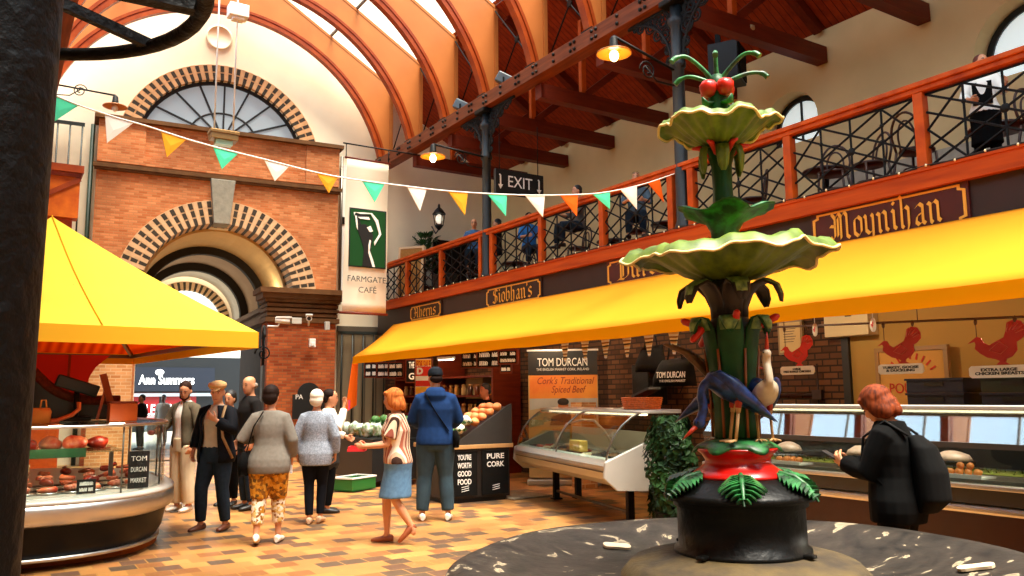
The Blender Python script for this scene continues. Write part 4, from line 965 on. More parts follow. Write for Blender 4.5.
# upper brown calyx with drooping tips
for k in range(6):
    a = ca+.25+k*pi/3
    o = blade(a, [(.095, 1.9), (.1, 1.97), (.125, 2.03), (.165, 2.075), (.215, 2.09), (.258, 2.065), (.272, 2.02), (.268, 1.985)], [.05, .055, .06, .062, .058, .046, .034, .012], M_brown, 'calyx_leaf')
    vs = [(r-.35*w*u*u, w*u, z+.006) for (r, z), w in zip([(.17, 2.08), (.218, 2.096), (.262, 2.07), (.278, 2.02)], [.055, .055, .043, .03]) for u in (-1, -.5, 0, .5, 1)]
    b = MB(); b.add(vs, [(i*5+j, i*5+j+1, (i+1)*5+j+1, (i+1)*5+j) for i in range(3) for j in range(4)], 0, True); b.xform(Matrix.Rotation(a, 4, 'Z')); o = part('leaf_tip', b, MATS['pale_leaf_tip'], fo, clean=False); o.modifiers.new('s', 'SOLIDIFY').thickness = .006
# lily bowls
def lily(prof, nl, amp, droop, seed, name):
    rn = random.Random(seed); ph = [rn.uniform(0, 6.28) for _ in range(4)]
    rmax = prof[-1][0]; z0 = prof[0][1]
    def fn(r, z, a, i):
        t = (r/rmax)**2.2; rib = .006*cos(a*nl*3)*min(1, r/rmax*1.5)
        lob = amp*(sin(a*nl+ph[0])*.6+sin(a*(nl+3)+ph[1])*.4)
        return r*(1+t*.07*sin(a*(nl-1)+ph[2])), z+t*lob-t*droop*(.5+.5*sin(a*2+ph[3]))+rib
    b = MB(); b.lathe(prof, 120, fn=fn, caps=False); b.lathe([(r*.985, z+.014) for r, z in prof][::-1], 120, fn=fn, caps=False)
    part(name, b, M_lily, fo)
    rimp = []
    for j in range(120):
        a = 2*pi*j/120; r, z = fn(rmax, prof[-1][1], a, 0); rimp.append((r*cos(a)*.995, r*sin(a)*.995, z+.009))
    b = MB(); b.tube(rimp, .008, 6, closed=True); part('leaf_edge', b, M_rim, fo)
lily([(.07, 2.1), (.1, 2.11), (.16, 2.128), (.24, 2.16), (.32, 2.21), (.4, 2.262), (.46, 2.285), (.5, 2.275), (.53, 2.235)], 8, .024, .04, 4, 'lower_lily_leaf')
lily([(.05, 2.83), (.08, 2.845), (.13, 2.872), (.19, 2.915), (.24, 2.96), (.275, 2.985), (.296, 2.985), (.31, 2.96)], 7, .02, .03, 9, 'upper_lily_leaf')
# middle cup of leaves
b = MB(); b.lathe([(.07, 2.3), (.075, 2.38), (.1, 2.425), (.15, 2.462), (.2, 2.485), (.235, 2.49), (.2, 2.497), (.12, 2.45), (.05, 2.43)], 60, fn=lambda r, z, a, i: (r*(1+(.13*sin(a*5) if r > .14 else 0)+(.03*sin(a*23) if r > .18 else 0)), z+(.02*sin(a*5+.6) if r > .14 else 0))); part('leaf_cup', b, M_glf, fo)
b = MB(); b.lathe([(.06, 2.3), (.055, 2.5), (.05, 2.62), (.052, 2.74), (.07, 2.8), (.09, 2.85)], 20, fn=lambda r, z, a, i: (r*(1+.06*cos(a*6)), z)); part('upper_stem', b, M_gl, fo)
for k in range(6):
    a = ca+.1+k*pi/3
    o = blade(a, [(.06, 2.8), (.085, 2.83), (.11, 2.825), (.118, 2.78), (.112, 2.72), (.105, 2.69)], [.018, .026, .03, .03, .022, .006], M_lily, 'sepal')
    a += pi/6; b = MB(); b.tube([(.05*cos(a), .05*sin(a), 2.79), (.11*cos(a), .11*sin(a), 2.845), (.15*cos(a), .15*sin(a), 2.845)], [.013, .016, .008], 7); part('red_pod', b, M_berry, fo)
b = MB(); b.lathe([(.0, 2.86), (.07, 2.9), (.055, 3.0), (.05, 3.1), (.055, 3.2), (.03, 3.25), (0, 3.26)], 14); part('crown_core', b, M_gl, fo)
for k in range(4):
    a = ca+.75+k*2*pi/4
    b = MB(); b.lathe([(0, -.052), (.03, -.04), (.046, -.008), (.047, .018), (.032, .04), (.0, .042)], 16, fn=lambda r, z, q, i: (r*(1+.06*cos(q*5)), z)); b.xform(Matrix.Translation((.062*cos(a), .062*sin(a), 3.165))); part('red_fruit', b, M_berry, fo)
    b = MB(); b.tube([(.05*cos(a), .05*sin(a), 3.08), (.09*cos(a), .09*sin(a), 3.075), (.11*cos(a), .11*sin(a), 3.11)], [.03, .028, .006], 8, flat=.4); part('sepal', b, M_glf, fo)
for k, (a, R_, Z_) in enumerate(((.0, .06, 3.36), (1.25, .21, 3.33), (-1.2, .22, 3.35), (1.7, .24, 3.25), (-1.75, .2, 3.27), (pi, .15, 3.33))):
    a += ca; d = V((cos(a), sin(a), 0)); pts = [V((0, 0, 3.18)), d*R_*.3+V((0, 0, 3.18+.55*(Z_-3.18))), d*R_*.72+V((0, 0, Z_)), d*R_+V((0, 0, Z_-.005)), d*(R_+.03)+V((0, 0, Z_-.03))]
    b = MB(); b.tube(cat(pts, 4), [.014]*4+[.012]*4+[.011]*4+[.015]*4+[.017], 8); part('curled_stalk', b, M_glf, fo)
fo.rotation_euler = Matrix.Rotation(.0115, 3, V((sin(YAW), cos(YAW), 0))).inverted().to_euler()
# herons
M_hb = mat('heron_blue', '#1f4080', .3, noise=(30, .5, .3), col2='#0c1834'); M_hw = mat('heron_white', '#d9cdb2', .45, noise=(12, .2)); M_hr = mat('heron_red', '#b5300f', .4); M_hy = mat('heron_leg', '#c9a06a', .45); M_hbr = mat('heron_brown', '#6b4c26', .5, noise=(30, .4))
def heron(a, r, face, s, pose, label):
    """standing at angle a on the leaf mat, body pointing along face"""
    root = link('heron', None, fo, (r*cos(a), r*sin(a), 1.285), face); root['label'] = label; root.scale = (s, s, s)
    b = MB()
    b.loft([((-.17, 0, .1), (.004, 0, .006), (0, .012, 0)), ((-.12, 0, .145), (.03, 0, .04), (0, .042, 0)), ((-.05, 0, .195), (.045, 0, .066), (0, .07, 0)), ((.03, 0, .235), (.045, 0, .075), (0, .075, 0)), ((.09, 0, .255), (.028, 0, .06), (0, .06, 0)), ((.125, 0, .262), (.01, 0, .025), (0, .026, 0))], 14)
    if pose == 'down': nk = [(.09, 0, .27), (.135, 0, .262), (.155, 0, .21), (.15, 0, .15), (.165, 0, .1)]; hd = V((.172, 0, .085)); bd = V((.75, 0, -.66))
    elif pose == 'up': nk = [(.1, 0, .27), (.135, 0, .3), (.13, 0, .345), (.11, 0, .39), (.115, 0, .43)]; hd = V((.12, 0, .44)); bd = V((.25, 0, .97))
    else: nk = [(.1, 0, .262), (.15, 0, .29), (.14, 0, .33), (.16, 0, .36)]; hd = V((.17, 0, .365)); bd = V((.95, 0, -.2))
    b.tube(cat([V(p) for p in nk], 4), [.03]+[.022]*(4*(len(nk)-1)), 10); b.ell(hd, (.03, .024, .026), 10, 8)
    o = part('body', b, M_hw if pose == 'up' else M_hb, root, remesh=.007, smooth=2)
    for sg in (1, -1):
        b = MB(); b.loft([((-.19, sg*.01, .085), (.004, 0, .004), (0, .006, 0)), ((-.12, sg*.026, .15), (.03, 0, .045), (0, .026, 0)), ((-.04, sg*.05, .21), (.045, 0, .075), (0, .036, 0)), ((.04, sg*.052, .252), (.04, 0, .07), (0, .034, 0)), ((.1, sg*.024, .278), (.016, 0, .032), (0, .022, 0))], 12); part('wing', b, M_hb, root)
        b = MB(); b.tube([(-.01, sg*.032, .2), (.0, sg*.035, .13)], [.018, .011], 8); b.tube([(0, sg*.035, .13), (.018, sg*.036, .005)], [.008, .007], 6)
        for q in (-.6, 0, .6): b.tube([(.018, sg*.036, .006), (.018+.05*cos(q), sg*.036+.05*sin(q), .0)], [.007, .004], 5)
        part('leg', b, [M_hy], root)
        b = MB(); b.tube([(-.01, sg*.033, .205), (.0, sg*.036, .15)], [.023, .014], 8); part('thigh', b, M_hr, root)
        b = MB(); b.ell(hd+V((.012, sg*.021, .006)), (.005, .004, .005), 6, 4); part('eye', b, M_black, root)
    b = MB(); b.tube([hd+bd*.02, hd+bd*.06, hd+bd*.11], [.012, .009, .002], 7); part('beak', b, M_hr, root)
    b = MB(); b.loft([((hd-bd*.035+V((0, 0, .012))), (.004, 0, .004), (0, .006, 0)), (hd+V((-.006, 0, .014)), (.02, 0, .014), (0, .02, 0)), (hd+bd*.02+V((0, 0, .008)), (.006, 0, .006), (0, .01, 0))], 8); part('crest', b, M_hb, root)
    b = MB(); b.loft([((-.17, 0, .107), (.006, 0, .006), (0, .014, 0)), ((-.1, 0, .185), (.016, 0, .02), (0, .04, 0)), ((0, 0, .26), (.02, 0, .03), (0, .05, 0)), ((.07, 0, .292), (.012, 0, .022), (0, .036, 0))], 12); part('back_feathers', b, M_hb, root)
    if pose == 'spread':
        for sg in (1, -1):
            b = MB()
            for k in range(6):
                q = .5+.22*k; b.loft([((.03, sg*.04, .27), (.012, 0, 0), (0, .006, .006)), ((.0-.02*k, sg*(.05+.015*k), .27+.11*sin(q)+.01*k), (.018, 0, .006), (0, .005, .004)), ((-.03-.035*k, sg*(.055+.02*k), .3+.18*sin(q)), (.006, 0, .004), (0, .003, .002))], 6)
            part('raised_wing', b, M_hbr, root)
    return root
rt = atan2(-sin(YAW), cos(YAW))     # direction of picture right on the floor plan
heron(ca+.02, .15, rt+pi+.1, 1.1, 'down', 'blue-backed heron bending its head down towards the left')
heron(ca+1.2, .15, ca+.25, .98, 'up', 'white-chested heron standing with its beak raised, facing the viewer')
heron(ca-2.25, .15, rt-.35, 1.05, 'spread', 'heron behind the stem with a brown wing raised')

# ================================================================ POULTRY COUNTER (right)
Y1 = 5.85; Y0 = .4
pc_ = thing('poultry_counter', 'long steel and glass poultry counter behind the woman in black', 'counter', (6.3, (Y0+Y1)/2, 0))
def cx(lo, hi, m, name, bevel=0): b = MB(); b.b2(lo, hi); return part(name, b, m, pc_, world=True, bevel=bevel)
M_panel = mat('brown_red_panel', '#3d180b', .35, noise=(2, .2))
cx((6.08, Y0, .1), (7.0, Y1, .66), M_panel, 'base_panel'); cx((6.12, Y0, 0), (6.95, Y1, .1), M_black, 'kick_plinth')
cx((6.04, Y0, .36), (6.08, Y1, .4), M_steel, 'steel_strip'); cx((5.93, Y0, .665), (6.02, Y1, .725), M_steel, 'bumper_rail', .02)
cx((5.95, Y0, .73), (6.1, Y1, .84), mat('dark_grey_trim', '#3b3833', .4), 'dark_band', .01); cx((5.9, Y0, .84), (7.0, Y1, .875), M_steel, 'ledge', .008)
cx((5.98, Y0, .875), (7.0, Y1, .9), M_steeld, 'display_deck')
b = MB(); b.plate([(5.94, .875), (5.948, .875), (5.948, 1.12), (5.94, 1.12)], [], lambda u, v, w: (u, w, v), Y0, Y1); part('lower_glass', b, M_glass, pc_, world=True)
cx((5.93, Y0, 1.12), (5.97, Y1, 1.16), mat('dark_grey_trim', '#3b3833'), 'glass_rail')
b = MB(); b.plate([(5.95, 1.16), (6.13, 1.385), (6.137, 1.38), (5.957, 1.155)], [], lambda u, v, w: (u, w, v), Y0, Y1); part('tilted_glass', b, M_glassr, pc_, world=True)
cx((6.08, Y0, 1.385), (6.3, Y1, 1.42), M_alu, 'top_shelf', .008)
cx((6.95, Y0, .9), (7.0, Y1, 1.38), M_black, 'rear_screen'); cx((6.2, Y0+.1, 1.365), (6.25, Y1-.1, 1.384), mat('counter_fill_glow', '#ffffff', .4, emit=('#ffe2b8', 4)), 'glow_tube')  # glowing strip under the shelf is added, unseen, to brighten the goods
for y in (Y0+.02, Y1-.02):
    b = MB(); b.plate([(5.96, .9), (6.98, .9), (6.98, 1.38), (6.13, 1.38), (5.97, 1.15)], [], lambda u, v, w: (u, y+w, v), -.006, .006); part('end_glass', b, M_glass, pc_, world=True)
    b = MB(); b.bar((6.3, y, .9), (6.2, y, 1.39), .02, .02); part('stanchion', b, M_steel, pc_, world=True)
# goods on the deck
M_egg = mat('brown_egg', '#d8792f', .5, noise=(4, .1)); M_herb = mat('dried_herbs', '#4a3d18', .9, noise=(60, .6, .3), col2='#5d6a22')
for i, (y, n, l) in enumerate(((3.37, 9, 'right of the woman in black'), (4.92, 7, 'beside the fountain leaf skirt'))):
    t = thing('egg_tray', 'small white tray of brown eggs in the counter '+l, 'tray', (6.08, y, .9), 0, 'egg trays in the poultry counter')
    b = MB(); b.b2((-.1, -.15, 0), (.1, .15, .012)); b.b2((-.1, -.15, .012), (-.09, .15, .03)); part('tray', b, M_paper, t)
    pos = [(-.05, -.1, 0), (-.05, -.035, 0), (-.05, .03, 0), (-.05, .095, 0), (.01, -.07, 0), (.01, 0, 0), (.01, .07, 0), (-.03, -.04, 1), (-.03, .03, 1)][:n]
    for k, (ex, ey, lv) in enumerate(pos):
        b = MB(); b.lathe([(0, -.028), (.018, -.02), (.026, -.004), (.022, .018), (.01, .032), (0, .036)], 10); b.xform(Matrix.Rotation(.8+k, 4, 'Z') @ Matrix.Rotation(1.2, 4, 'X'))
        solo('egg', b, M_egg, 'brown egg on the small white tray '+l, 'egg', 'eggs '+l, loc=(6.08+ex, y+ey, .94+.045*lv), clean=False)
b = MB(); b.b2((6.36, .6, .902), (6.8, 5.6, .905)); rn = random.Random(5)
for i in range(900):
    p = V((rn.uniform(6.38, 6.78), rn.uniform(.6, 5.6), .905)); a = rn.uniform(0, 6.28); l = rn.uniform(.02, .05); d = V((cos(a)*l, sin(a)*l, rn.uniform(.005, .035))); s_ = V((-sin(a)*.006, cos(a)*.006, 0)); b.add([p-s_, p+s_, p+d], [(0, 1, 2)])
solo('herb_bed', b, M_herb, 'bed of brown-green herbs along the poultry counter deck', 'herbs', kind='stuff', clean=False)
rn = random.Random(8)
for i, (y, l) in enumerate(((5.35, 'pale wrapped tray of chicken next to the left egg tray'), (4.55, 'wrapped tray of poultry left of the woman in black'), (4.2, 'low wrapped tray behind the phone in her hand'), (3.75, 'pale wrapped pack half hidden by the black backpack'), (3.02, 'pale pack at the right end of the counter in view'), (2.75, 'last pale pack near the picture edge'))):
    t = thing('poultry_pack', l, 'food pack', (6.56, y, .95), rn.uniform(-.3, .3), 'poultry packs in the counter')
    b = MB(); b.loft([((0, 0, 0), (.13, 0, 0), (0, .17, 0)), ((0, 0, .03), (.15, 0, 0), (0, .19, 0))], 4); part('tray', b, M_black, t)
    b = MB(); b.loft([((0, 0, .025), (.12, 0, 0), (0, .15, 0)), ((0, 0, .07), (.1, 0, 0), (0, .12, 0)), ((0, 0, .1), (.05, 0, 0), (0, .06, 0))], 10); b.jitter(.015, 14, i); part('meat', b, mat('pale_poultry', '#c9a78e', .4, noise=(9, .2)), t)
# stall back walls
b = MB(); b.b2((9.2, 6.52, 0), (9.5, 20.9, 3.2)); b.b2((9.18, 9.6, 0), (9.2, 11.6, 3.2)); struct('wall_stall_brick', b, M_brickb)
b = MB(); b.b2((9.2, -3, 0), (9.5, 6.52, 3.2)); b.b2((9.15, 6.46, 0), (9.2, 6.56, 2.6), 1); struct('wall_stall_cream', b, [mat('cream_stall_wall', '#a88444', .8, noise=(1, .05)), M_black])
b = MB(); b.b2((8.3, 6.6, 0), (8.6, 7.3, 1.22)); b.b2((8.25, 6.55, 1.22), (8.65, 7.35, 1.28)); struct('wall_brick_pier', b, M_brickl)
b = MB(); b.b2((8.3, 10.9, 0), (8.6, 11.2, 1.4)); struct('wall_brick_pier', b, M_brickl)
# things on the walls
t = thing('fuse_box', 'cream metal box on the wall under the awning, right of the brick', 'box', (9.1, 6.37, 2.22))
b = MB(); b.b2((-.12, -.32, 0), (.1, .3, .48)); part('casing', b, mat('cream_metal', '#c4b184', .5), t, bevel=.01); b = MB(); b.b2((-.135, .08, .36), (-.118, .22, .42)); b.b2((-.135, -.1, .24), (-.118, -.02, .3)); part('window', b, M_black, t)
c = PX(790, 338, 9.15); t = thing('framed_notice', 'pale framed notice on the brown brick wall above the first turkey sign', 'notice', (9.17, c.y, c.z-.22), -pi/2)
b = MB(); b.b2((-.2, -.02, 0), (.2, .02, .46)); part('frame', b, mat('pine_frame', '#8a6a35', .5), t); b = MB(); b.b2((-.17, -.025, .03), (.17, -.018, .43)); part('paper', b, mat('aged_paper', '#cbb07a', .8), t)
b = MB(); [b.b2((-.1, -.028, .34-.035*k), (.1-.02*(k % 3), -.024, .348-.035*k)) for k in range(6)]; part('print_lines', b, M_sign, t)
c = PX(821, 352, 9.15); b = MB(); b.tube([(9.16, 6.95, 1.3), (9.16, 6.95, 1.9)], .012, 5); b.tube([(9.16, 6.95, 1.5), (9.16, 8.4, 1.5)], .02, 5); b.b2((9.12, 6.88, 1.44), (9.19, 7.02, 1.56)); solo('cable_conduit', b, M_sign, 'dark conduit and socket on the brown brick wall', 'conduit')
t = thing('framed_board', 'tan framed board with red POULTRY lettering before the cream stall wall', 'board', (9.1, 5.6, 1.1), -pi/2)  # framed board taken as leaning; nothing modelled carries it
b = MB(); b.plate([(-.45, 0), (.45, 0), (.45, .95), (-.45, .95)], [[(-.4, .05), (.4, .05), (.4, .9), (-.4, .9)]], TXZ(0), -.03, .03); part('moulding', b, mat('tan_frame', '#8f6a38', .5), t); b = MB(); b.b2((-.41, -.01, .04), (.41, .02, .91)); part('panel', b, mat('card_tan', '#c2904a', .8), t)
text_part('POULTRY', .17, M_red, t, face_M((0.02, -.014, .46), (1, 0, 0), (0, 0, 1)), width=.62)
b = MB()
for k in range(9): a = .5+k*.27; b.box((.3*cos(a), -.014, .56+.28*sin(a)), (.02, .006, .075), 0, 0, Matrix.Rotation(a-pi/2, 3, 'Y').inverted())
part('red_arc', b, M_red, t)
for k in range(8):
    st = 0 if k < 4 else 1; kk = k % 4
    y = (4.88, 4.1)[st]; z = 1.052+.153*kk+.34
    nm = ['lowest', 'second', 'third', 'topmost'][kk]
    t = thing('plastic_crate', '%s dark blue crate of the %s stack behind the poultry counter' % (nm, ('taller, left', 'lower, right')[st]), 'crate', (8.5, y, z-.34+.0), 0, 'blue crates behind the counter')
    b = MB(); b.plate([(-.2, -.3), (.2, -.3), (.2, .3), (-.2, .3)], [[(-.18, -.28), (.18, -.28), (.18, .28), (-.18, .28)]], TXY(0), .01, .15); b.b2((-.2, -.3, 0), (.2, .3, .012)); b.plate([(-.215, -.315), (.215, -.315), (.215, .315), (-.215, .315)], [[(-.18, -.28), (.18, -.28), (.18, .28), (-.18, .28)]], TXY(0), .13, .152)
    part('tub', b, mat('navy_plastic', '#0c1430', .5) if kk % 2 == 0 or st == 0 else mat('green_plastic', '#142112', .5), t)
    b = MB(); b.b2((-.21, -.1, .07), (-.2, .1, .11)); part('hand_hold', b, M_black, t)
b = MB(); b.b2((8.2, 3.6, 0), (8.9, 5.3, 1.03)); b.b2((8.15, 3.55, 1.03), (8.95, 5.35, 1.05)); solo('back_bench', b, M_steeld, 'steel bench carrying the blue crates', 'bench')
# hook rail with turkey signs
ra, rb = PX(768, 327.5, 7.0), PX(1030, 316.5, 7.0)
rb = ra+(rb-ra)*1.6
t = thing('hook_rail', 'thin rusty rail with hooks under the awning over the poultry counter', 'rail', (7.0, 4.0, 2.1))
b = MB(); b.tube([ra, rb], .012, 6); [b.tube([ra.lerp(rb, u), ra.lerp(rb, u)+V((0, 0, .3))], .005, 4) for u in (.05, .4, .75)]; part('rail', b, mat('rusty_rail', '#5a3a1c', .5, .5), t, world=True)
def onrail(y): u = (y-ra.y)/(rb.y-ra.y); return ra.lerp(rb, u)
TUR = [(-.17, .1), (-.22, .085), (-.18, .125), (-.15, .15), (-.12, .14), (-.1, .09), (-.06, .06), (0, .1), (.05, .13), (.07, .2), (.08, .27), (.13, .295), (.18, .28), (.21, .22), (.21, .15), (.17, .1), (.14, .08), (.14, .0), (.1, -.06), (.06, -.08), (.05, -.11), (.08, -.135), (-.02, -.135), (.01, -.1), (-.02, -.08), (-.08, -.06), (-.13, -.02), (-.17, .03), (-.16, .08)]
def turkey(px, py, s, l, words, mcol):
    c = PX(px, py, 7.0); rp = onrail(c.y)
    t = thing('turkey_sign', l, 'sign', (7.0, c.y, c.z-.18*s), -pi/2, 'hanging turkey signs')
    b = MB(); b.plate([(x*s*1.3, z*s+.19*s) for x, z in TUR], [], TXZ(0), -.004, .004); part('turkey_cutout', b, mcol, t)
    b = MB()
    for k in range(5): b.tube([(1.3*s*(.09+.05*cos(1.9-.45*k)), -.006, s*(.37+.02*sin(k))), (1.3*s*(.12+.08*cos(1.9-.45*k)), -.006, s*(.38+.08*sin(1.9-.45*k)))], .004, 4)
    b.tube([(s*.026, -.006, s*.28), (s*.1, -.006, s*.22), (s*.026, -.006, s*.16), (-s*.078, -.006, s*.2), (s*.026, -.006, s*.28)], .004, 4); part('feather_lines', b, mat('dull_rose', '#c65a44', .6), t)
    n = .02; w, h = .29*s, .12*s
    O = [(-w+n, 0), (w-n, 0), (w, n), (w, h-n), (w-n, h), (-w+n, h), (-w, h-n), (-w, n)]
    b = MB(); b.plate(O, [], TXZ(0), -.012, .0); b.xform(Matrix.Translation((0, 0, -.07*s))); part('plaque', b, M_paper, t)
    text_part(words, .04*s, M_black, t, face_M((0, -.014, -.01*s), (1, 0, 0), (0, 0, 1)), width=.46*s, bold=.001)
    for x, z in ((-.15, .15), (.14, .3)):
        b = MB(); p = V((x*s*1.3, 0, z*s+.18*s)); b.tube([p, V((x*s*1.3, 0, rp.z-(c.z-.18*s)))], .004, 4); b.ell((x*s*1.3, 0, rp.z-(c.z-.18*s)-.02), (.016, .016, .03), 6, 5); part('hook', b, mat('rusty_rail', '#5a3a1c'), t)
turkey(797, 357, .72, 'bright red hanging turkey cutout over a LARGE FREE RANGE CHICKEN plaque', 'LARGE\nFREE RANGE CHICKEN', mat('bright_red_card', '#d41f1a', .5))
turkey(900, 353, .76, 'dark red hanging turkey cutout above the woman, TURKEY, GOOSE plaque', 'TURKEY, GOOSE\n& DUCKLING', mat('dark_red_card', '#a81c0c', .5))
turkey(998, 352, .84, 'dark red turkey cutout over an ochre plaque at the picture edge', 'EXTRA LARGE\nCHICKEN BREASTS', mat('dark_red_card', '#a81c0c', .5))
for px, py, l in ((815, 330, 'small white hanging disc with a red bird, left one'), (873, 325, 'small white hanging disc with a red bird, right one near the fuse box')):
    c = PX(px, py, 6.75); t = thing('hanging_disc', l, 'sign', (6.75, c.y, c.z), -pi/2-.6, 'hanging discs')
    b = MB(); b.lathe([(0, -.006), (.055, -.006), (.055, .006), (0, .006)], 20, fn=lambda r, z, a, i: (r*(1+.12*abs(sin(a))), z)); b.xform(Matrix.Rotation(pi/2, 4, 'X')); part('disc', b, M_paper, t)
    b = MB(); b.plate([(x*.13, z*.13-.005) for x, z in TUR], [], TXZ(0), -.012, -.006); part('red_bird', b, mat('bright_red_card', '#d41f1a'), t)
    b = MB(); b.tube([(0, 0, .05), (0, 0, .2)], .003, 4); part('string', b, M_paper, t)
# ================================================================ DELI COUNTER ON LEGS (middle)
dl = V((6.82, 10.6, 0)); drt = V((6.0, 7.4, 0)); dd = (drt-dl); DL = dd.length; da = atan2(dd.y, dd.x)
t = dc = thing('deli_counter', 'white curved-glass deli counter on legs below the orange beef banner', 'counter', dl, da)
# local: x along the front from left to right, y = behind
D = .86
def prof(pts, x0, x1, m, name, **k): b = MB(); b.plate(pts, [], lambda u, v, w: (w, u, v), x0, x1); return part(name, b, m, dc, **k)
body = [(0.0, .62), (-.03, .66), (-.03, .7), (0, .78), (.06, .8), (.06, .72), (D, .72), (D, .5), (.45, .44), (.2, .46), (.03, .55)]
prof(body, .02, DL-.02, M_alu, 'body', bevel=.006)
prof([(-.045, .68), (-.02, .68), (-.02, .715), (-.045, .715)], .02, DL-.02, M_steel, 'bumper'); prof([(-.035, .64), (-.02, .64), (-.02, .65), (-.035, .65)], .02, DL-.02, M_steeld, 'trim_line')
for x in (0, DL-.05):
    prof([(-.06, .58), (-.04, .76), (.5, .98), (D, 1.0), (D, .5), (.5, .42), (.1, .44)], x, x+.05, M_alu, 'end_panel', bevel=.012)
gp = [(.0, .78), (.03, .9), (.1, 1.04), (.2, 1.16), (.33, 1.26), (.46, 1.31)]
prof(gp+[(u-.008, v+.004) for u, v in gp[::-1]], .05, DL-.05, M_glass, 'curved_glass')
for x in (.06, DL*.5, DL-.06):
    b = MB(); b.tube([(x, u, v) for u, v in gp], .013, 6); part('glass_edge', b, M_steeld, dc)
for x in (.05, DL-.058): prof([(.02, .78)]+gp[1:]+[(.85, 1.31), (.9, .8)], x, x+.008, M_glass, 'end_glass')
prof([(.4, 1.3), (.92, 1.3), (.92, 1.345), (.4, 1.33)], -.02, DL+.06, M_alu, 'top_shelf', bevel=.006)
for x in (.35, 1.3, DL-.4): b = MB(); b.tube([(x, .1, .8), (x, .3, 1.13), (x+.1, .5, 1.18), (x+.5, .5, 1.18), (x+.58, .6, 1.05), (x+.6, .75, .8)], .016, 7); part('inner_shelf_frame', b, M_alu, dc) if x == 1.3 else None
b = MB(); b.b2((.1, .5, 1.275), (DL-.1, .56, 1.298)); part('glow_tube', b, mat('counter_fill_glow', '#ffffff', .4, emit=('#ffe2b8', 4)), dc)  # unseen glowing strip, added to brighten the counter interior
prof([(.7, .73), (.9, .73), (.9, 1.05), (.88, 1.05), (.86, .8), (.7, .78)], .1, DL-.1, M_alu, 'rear_ledge')
for x, y in ((.35, .5), (DL-.5, .5), (.35, .85), (DL-.5, .85)):
    b = MB(); b.b2((x-.04, y-.04, 0), (x+.04, y+.04, .5)); b.b2((x-.07, y-.07, 0), (x+.07, y+.07, .02)); part('leg', b, M_iron, dc)
b = MB(); b.tube([(.35, .5, .12), (DL-.5, .5, .12)], .02, 6); part('cross_bar', b, M_steeld, dc)
def DCP(x, y, z): return wm(dc) @ V((x, y, z))
rn = random.Random(12); FC_ = [('#3a2416', 'dark'), ('#c9b48c', 'pale'), ('#8b5a2a', 'brown'), ('#a83a1c', 'red'), ('#2c1d14', 'black')]
for i in range(18):
    x = .22+(i % 9)*.285; row = i//9; col, cn = FC_[(i*3+row) % 5]
    p = DCP(x, .2+.25*row, .722)
    t = thing('deli_dish', '%s dish number-%s' % (cn, i), 'dish', p, da, 'deli dishes in the curved-glass counter')
    t['label'] = 'steel dish of %s deli food, %s row, %s along the curved-glass counter' % (cn, ('front', 'rear')[row], ['first', 'second', 'third', 'fourth', 'fifth', 'sixth', 'seventh', 'eighth', 'ninth'][i % 9])
    b = MB(); b.plate([(-.12, -.1), (.12, -.1), (.12, .1), (-.12, .1)], [[(-.11, -.09), (.11, -.09), (.11, .09), (-.11, .09)]], TXY(0), 0, .05); b.b2((-.12, -.1, 0), (.12, .1, .008)); part('tray', b, M_steeld, t)
    b = MB(); b.loft([((0, 0, .008), (.105, 0, 0), (0, .085, 0)), ((0, 0, .05), (.1, 0, 0), (0, .08, 0)), ((0, 0, .075), (.05, 0, 0), (0, .04, 0))], 12); b.jitter(.02, 22, i); part('food', b, mat('deli_'+cn, col, .5, noise=(25, .4)), t)
p = DCP(1.95, .2, .8); t = thing('cheese_block', 'pale yellow block standing in the curved-glass counter', 'cheese', p, da)
b = MB(); b.b2((-.17, -.06, 0), (.17, .06, .14)); part('block', b, mat('cheese_yellow', '#e0b455', .5), t, bevel=.01); t.location.z = .80
# basket on top
p = DCP(DL-.55, .72, 1.345)
t = thing('wicker_basket', 'orange wicker basket with a black lid standing on the deli counter shelf', 'basket', p, da+.2)
b = MB()
for k in range(6):
    z = .01+.024*k; s = 1+.12*k/5; b.tube([(s*.2*(1 if abs(cos(a)) > .7 else cos(a)/.7071*1)*(1 if cos(a) > 0 else (1 if abs(cos(a)) <= .7 else -1)), s*.12*(1 if sin(a) > .7 else (-1 if sin(a) < -.7 else sin(a)/.7071)), z) for a in [q*pi/12 for q in range(24)]], .014, 5, closed=True)
b.b2((-.2, -.12, 0), (.2, .12, .012)); part('weave', b, mat('orange_wicker', '#c9601c', .6, noise=(40, .3)), t)
b = MB(); b.box((.06, .02, .2), (.34, .2, .03), 0, 0, Matrix.Rotation(-.3, 3, 'Y')); part('lid', b, M_black, t)
b = MB(); b.box((-.1, -.02, .15), (.26, .03, .015), 0, 0, Matrix.Rotation(-.25, 3, 'Y')); part('wooden_slat', b, mat('pale_slat', '#d8b98a', .6), t)
# mat board on the floor under its left end
b = MB(); b.box((6.95, 10.75, .06), (.75, .7, .02), .1, 0, None); b.xform(Matrix.Identity(4)); solo('floor_board', b, mat('grey_plank', '#8d7d66', .7, noise=(6, .2)), 'grey board lying on the floor at the left end of the deli counter', 'board', bevel=.004)
bpy.data.objects['floor_board'].location.z = .001
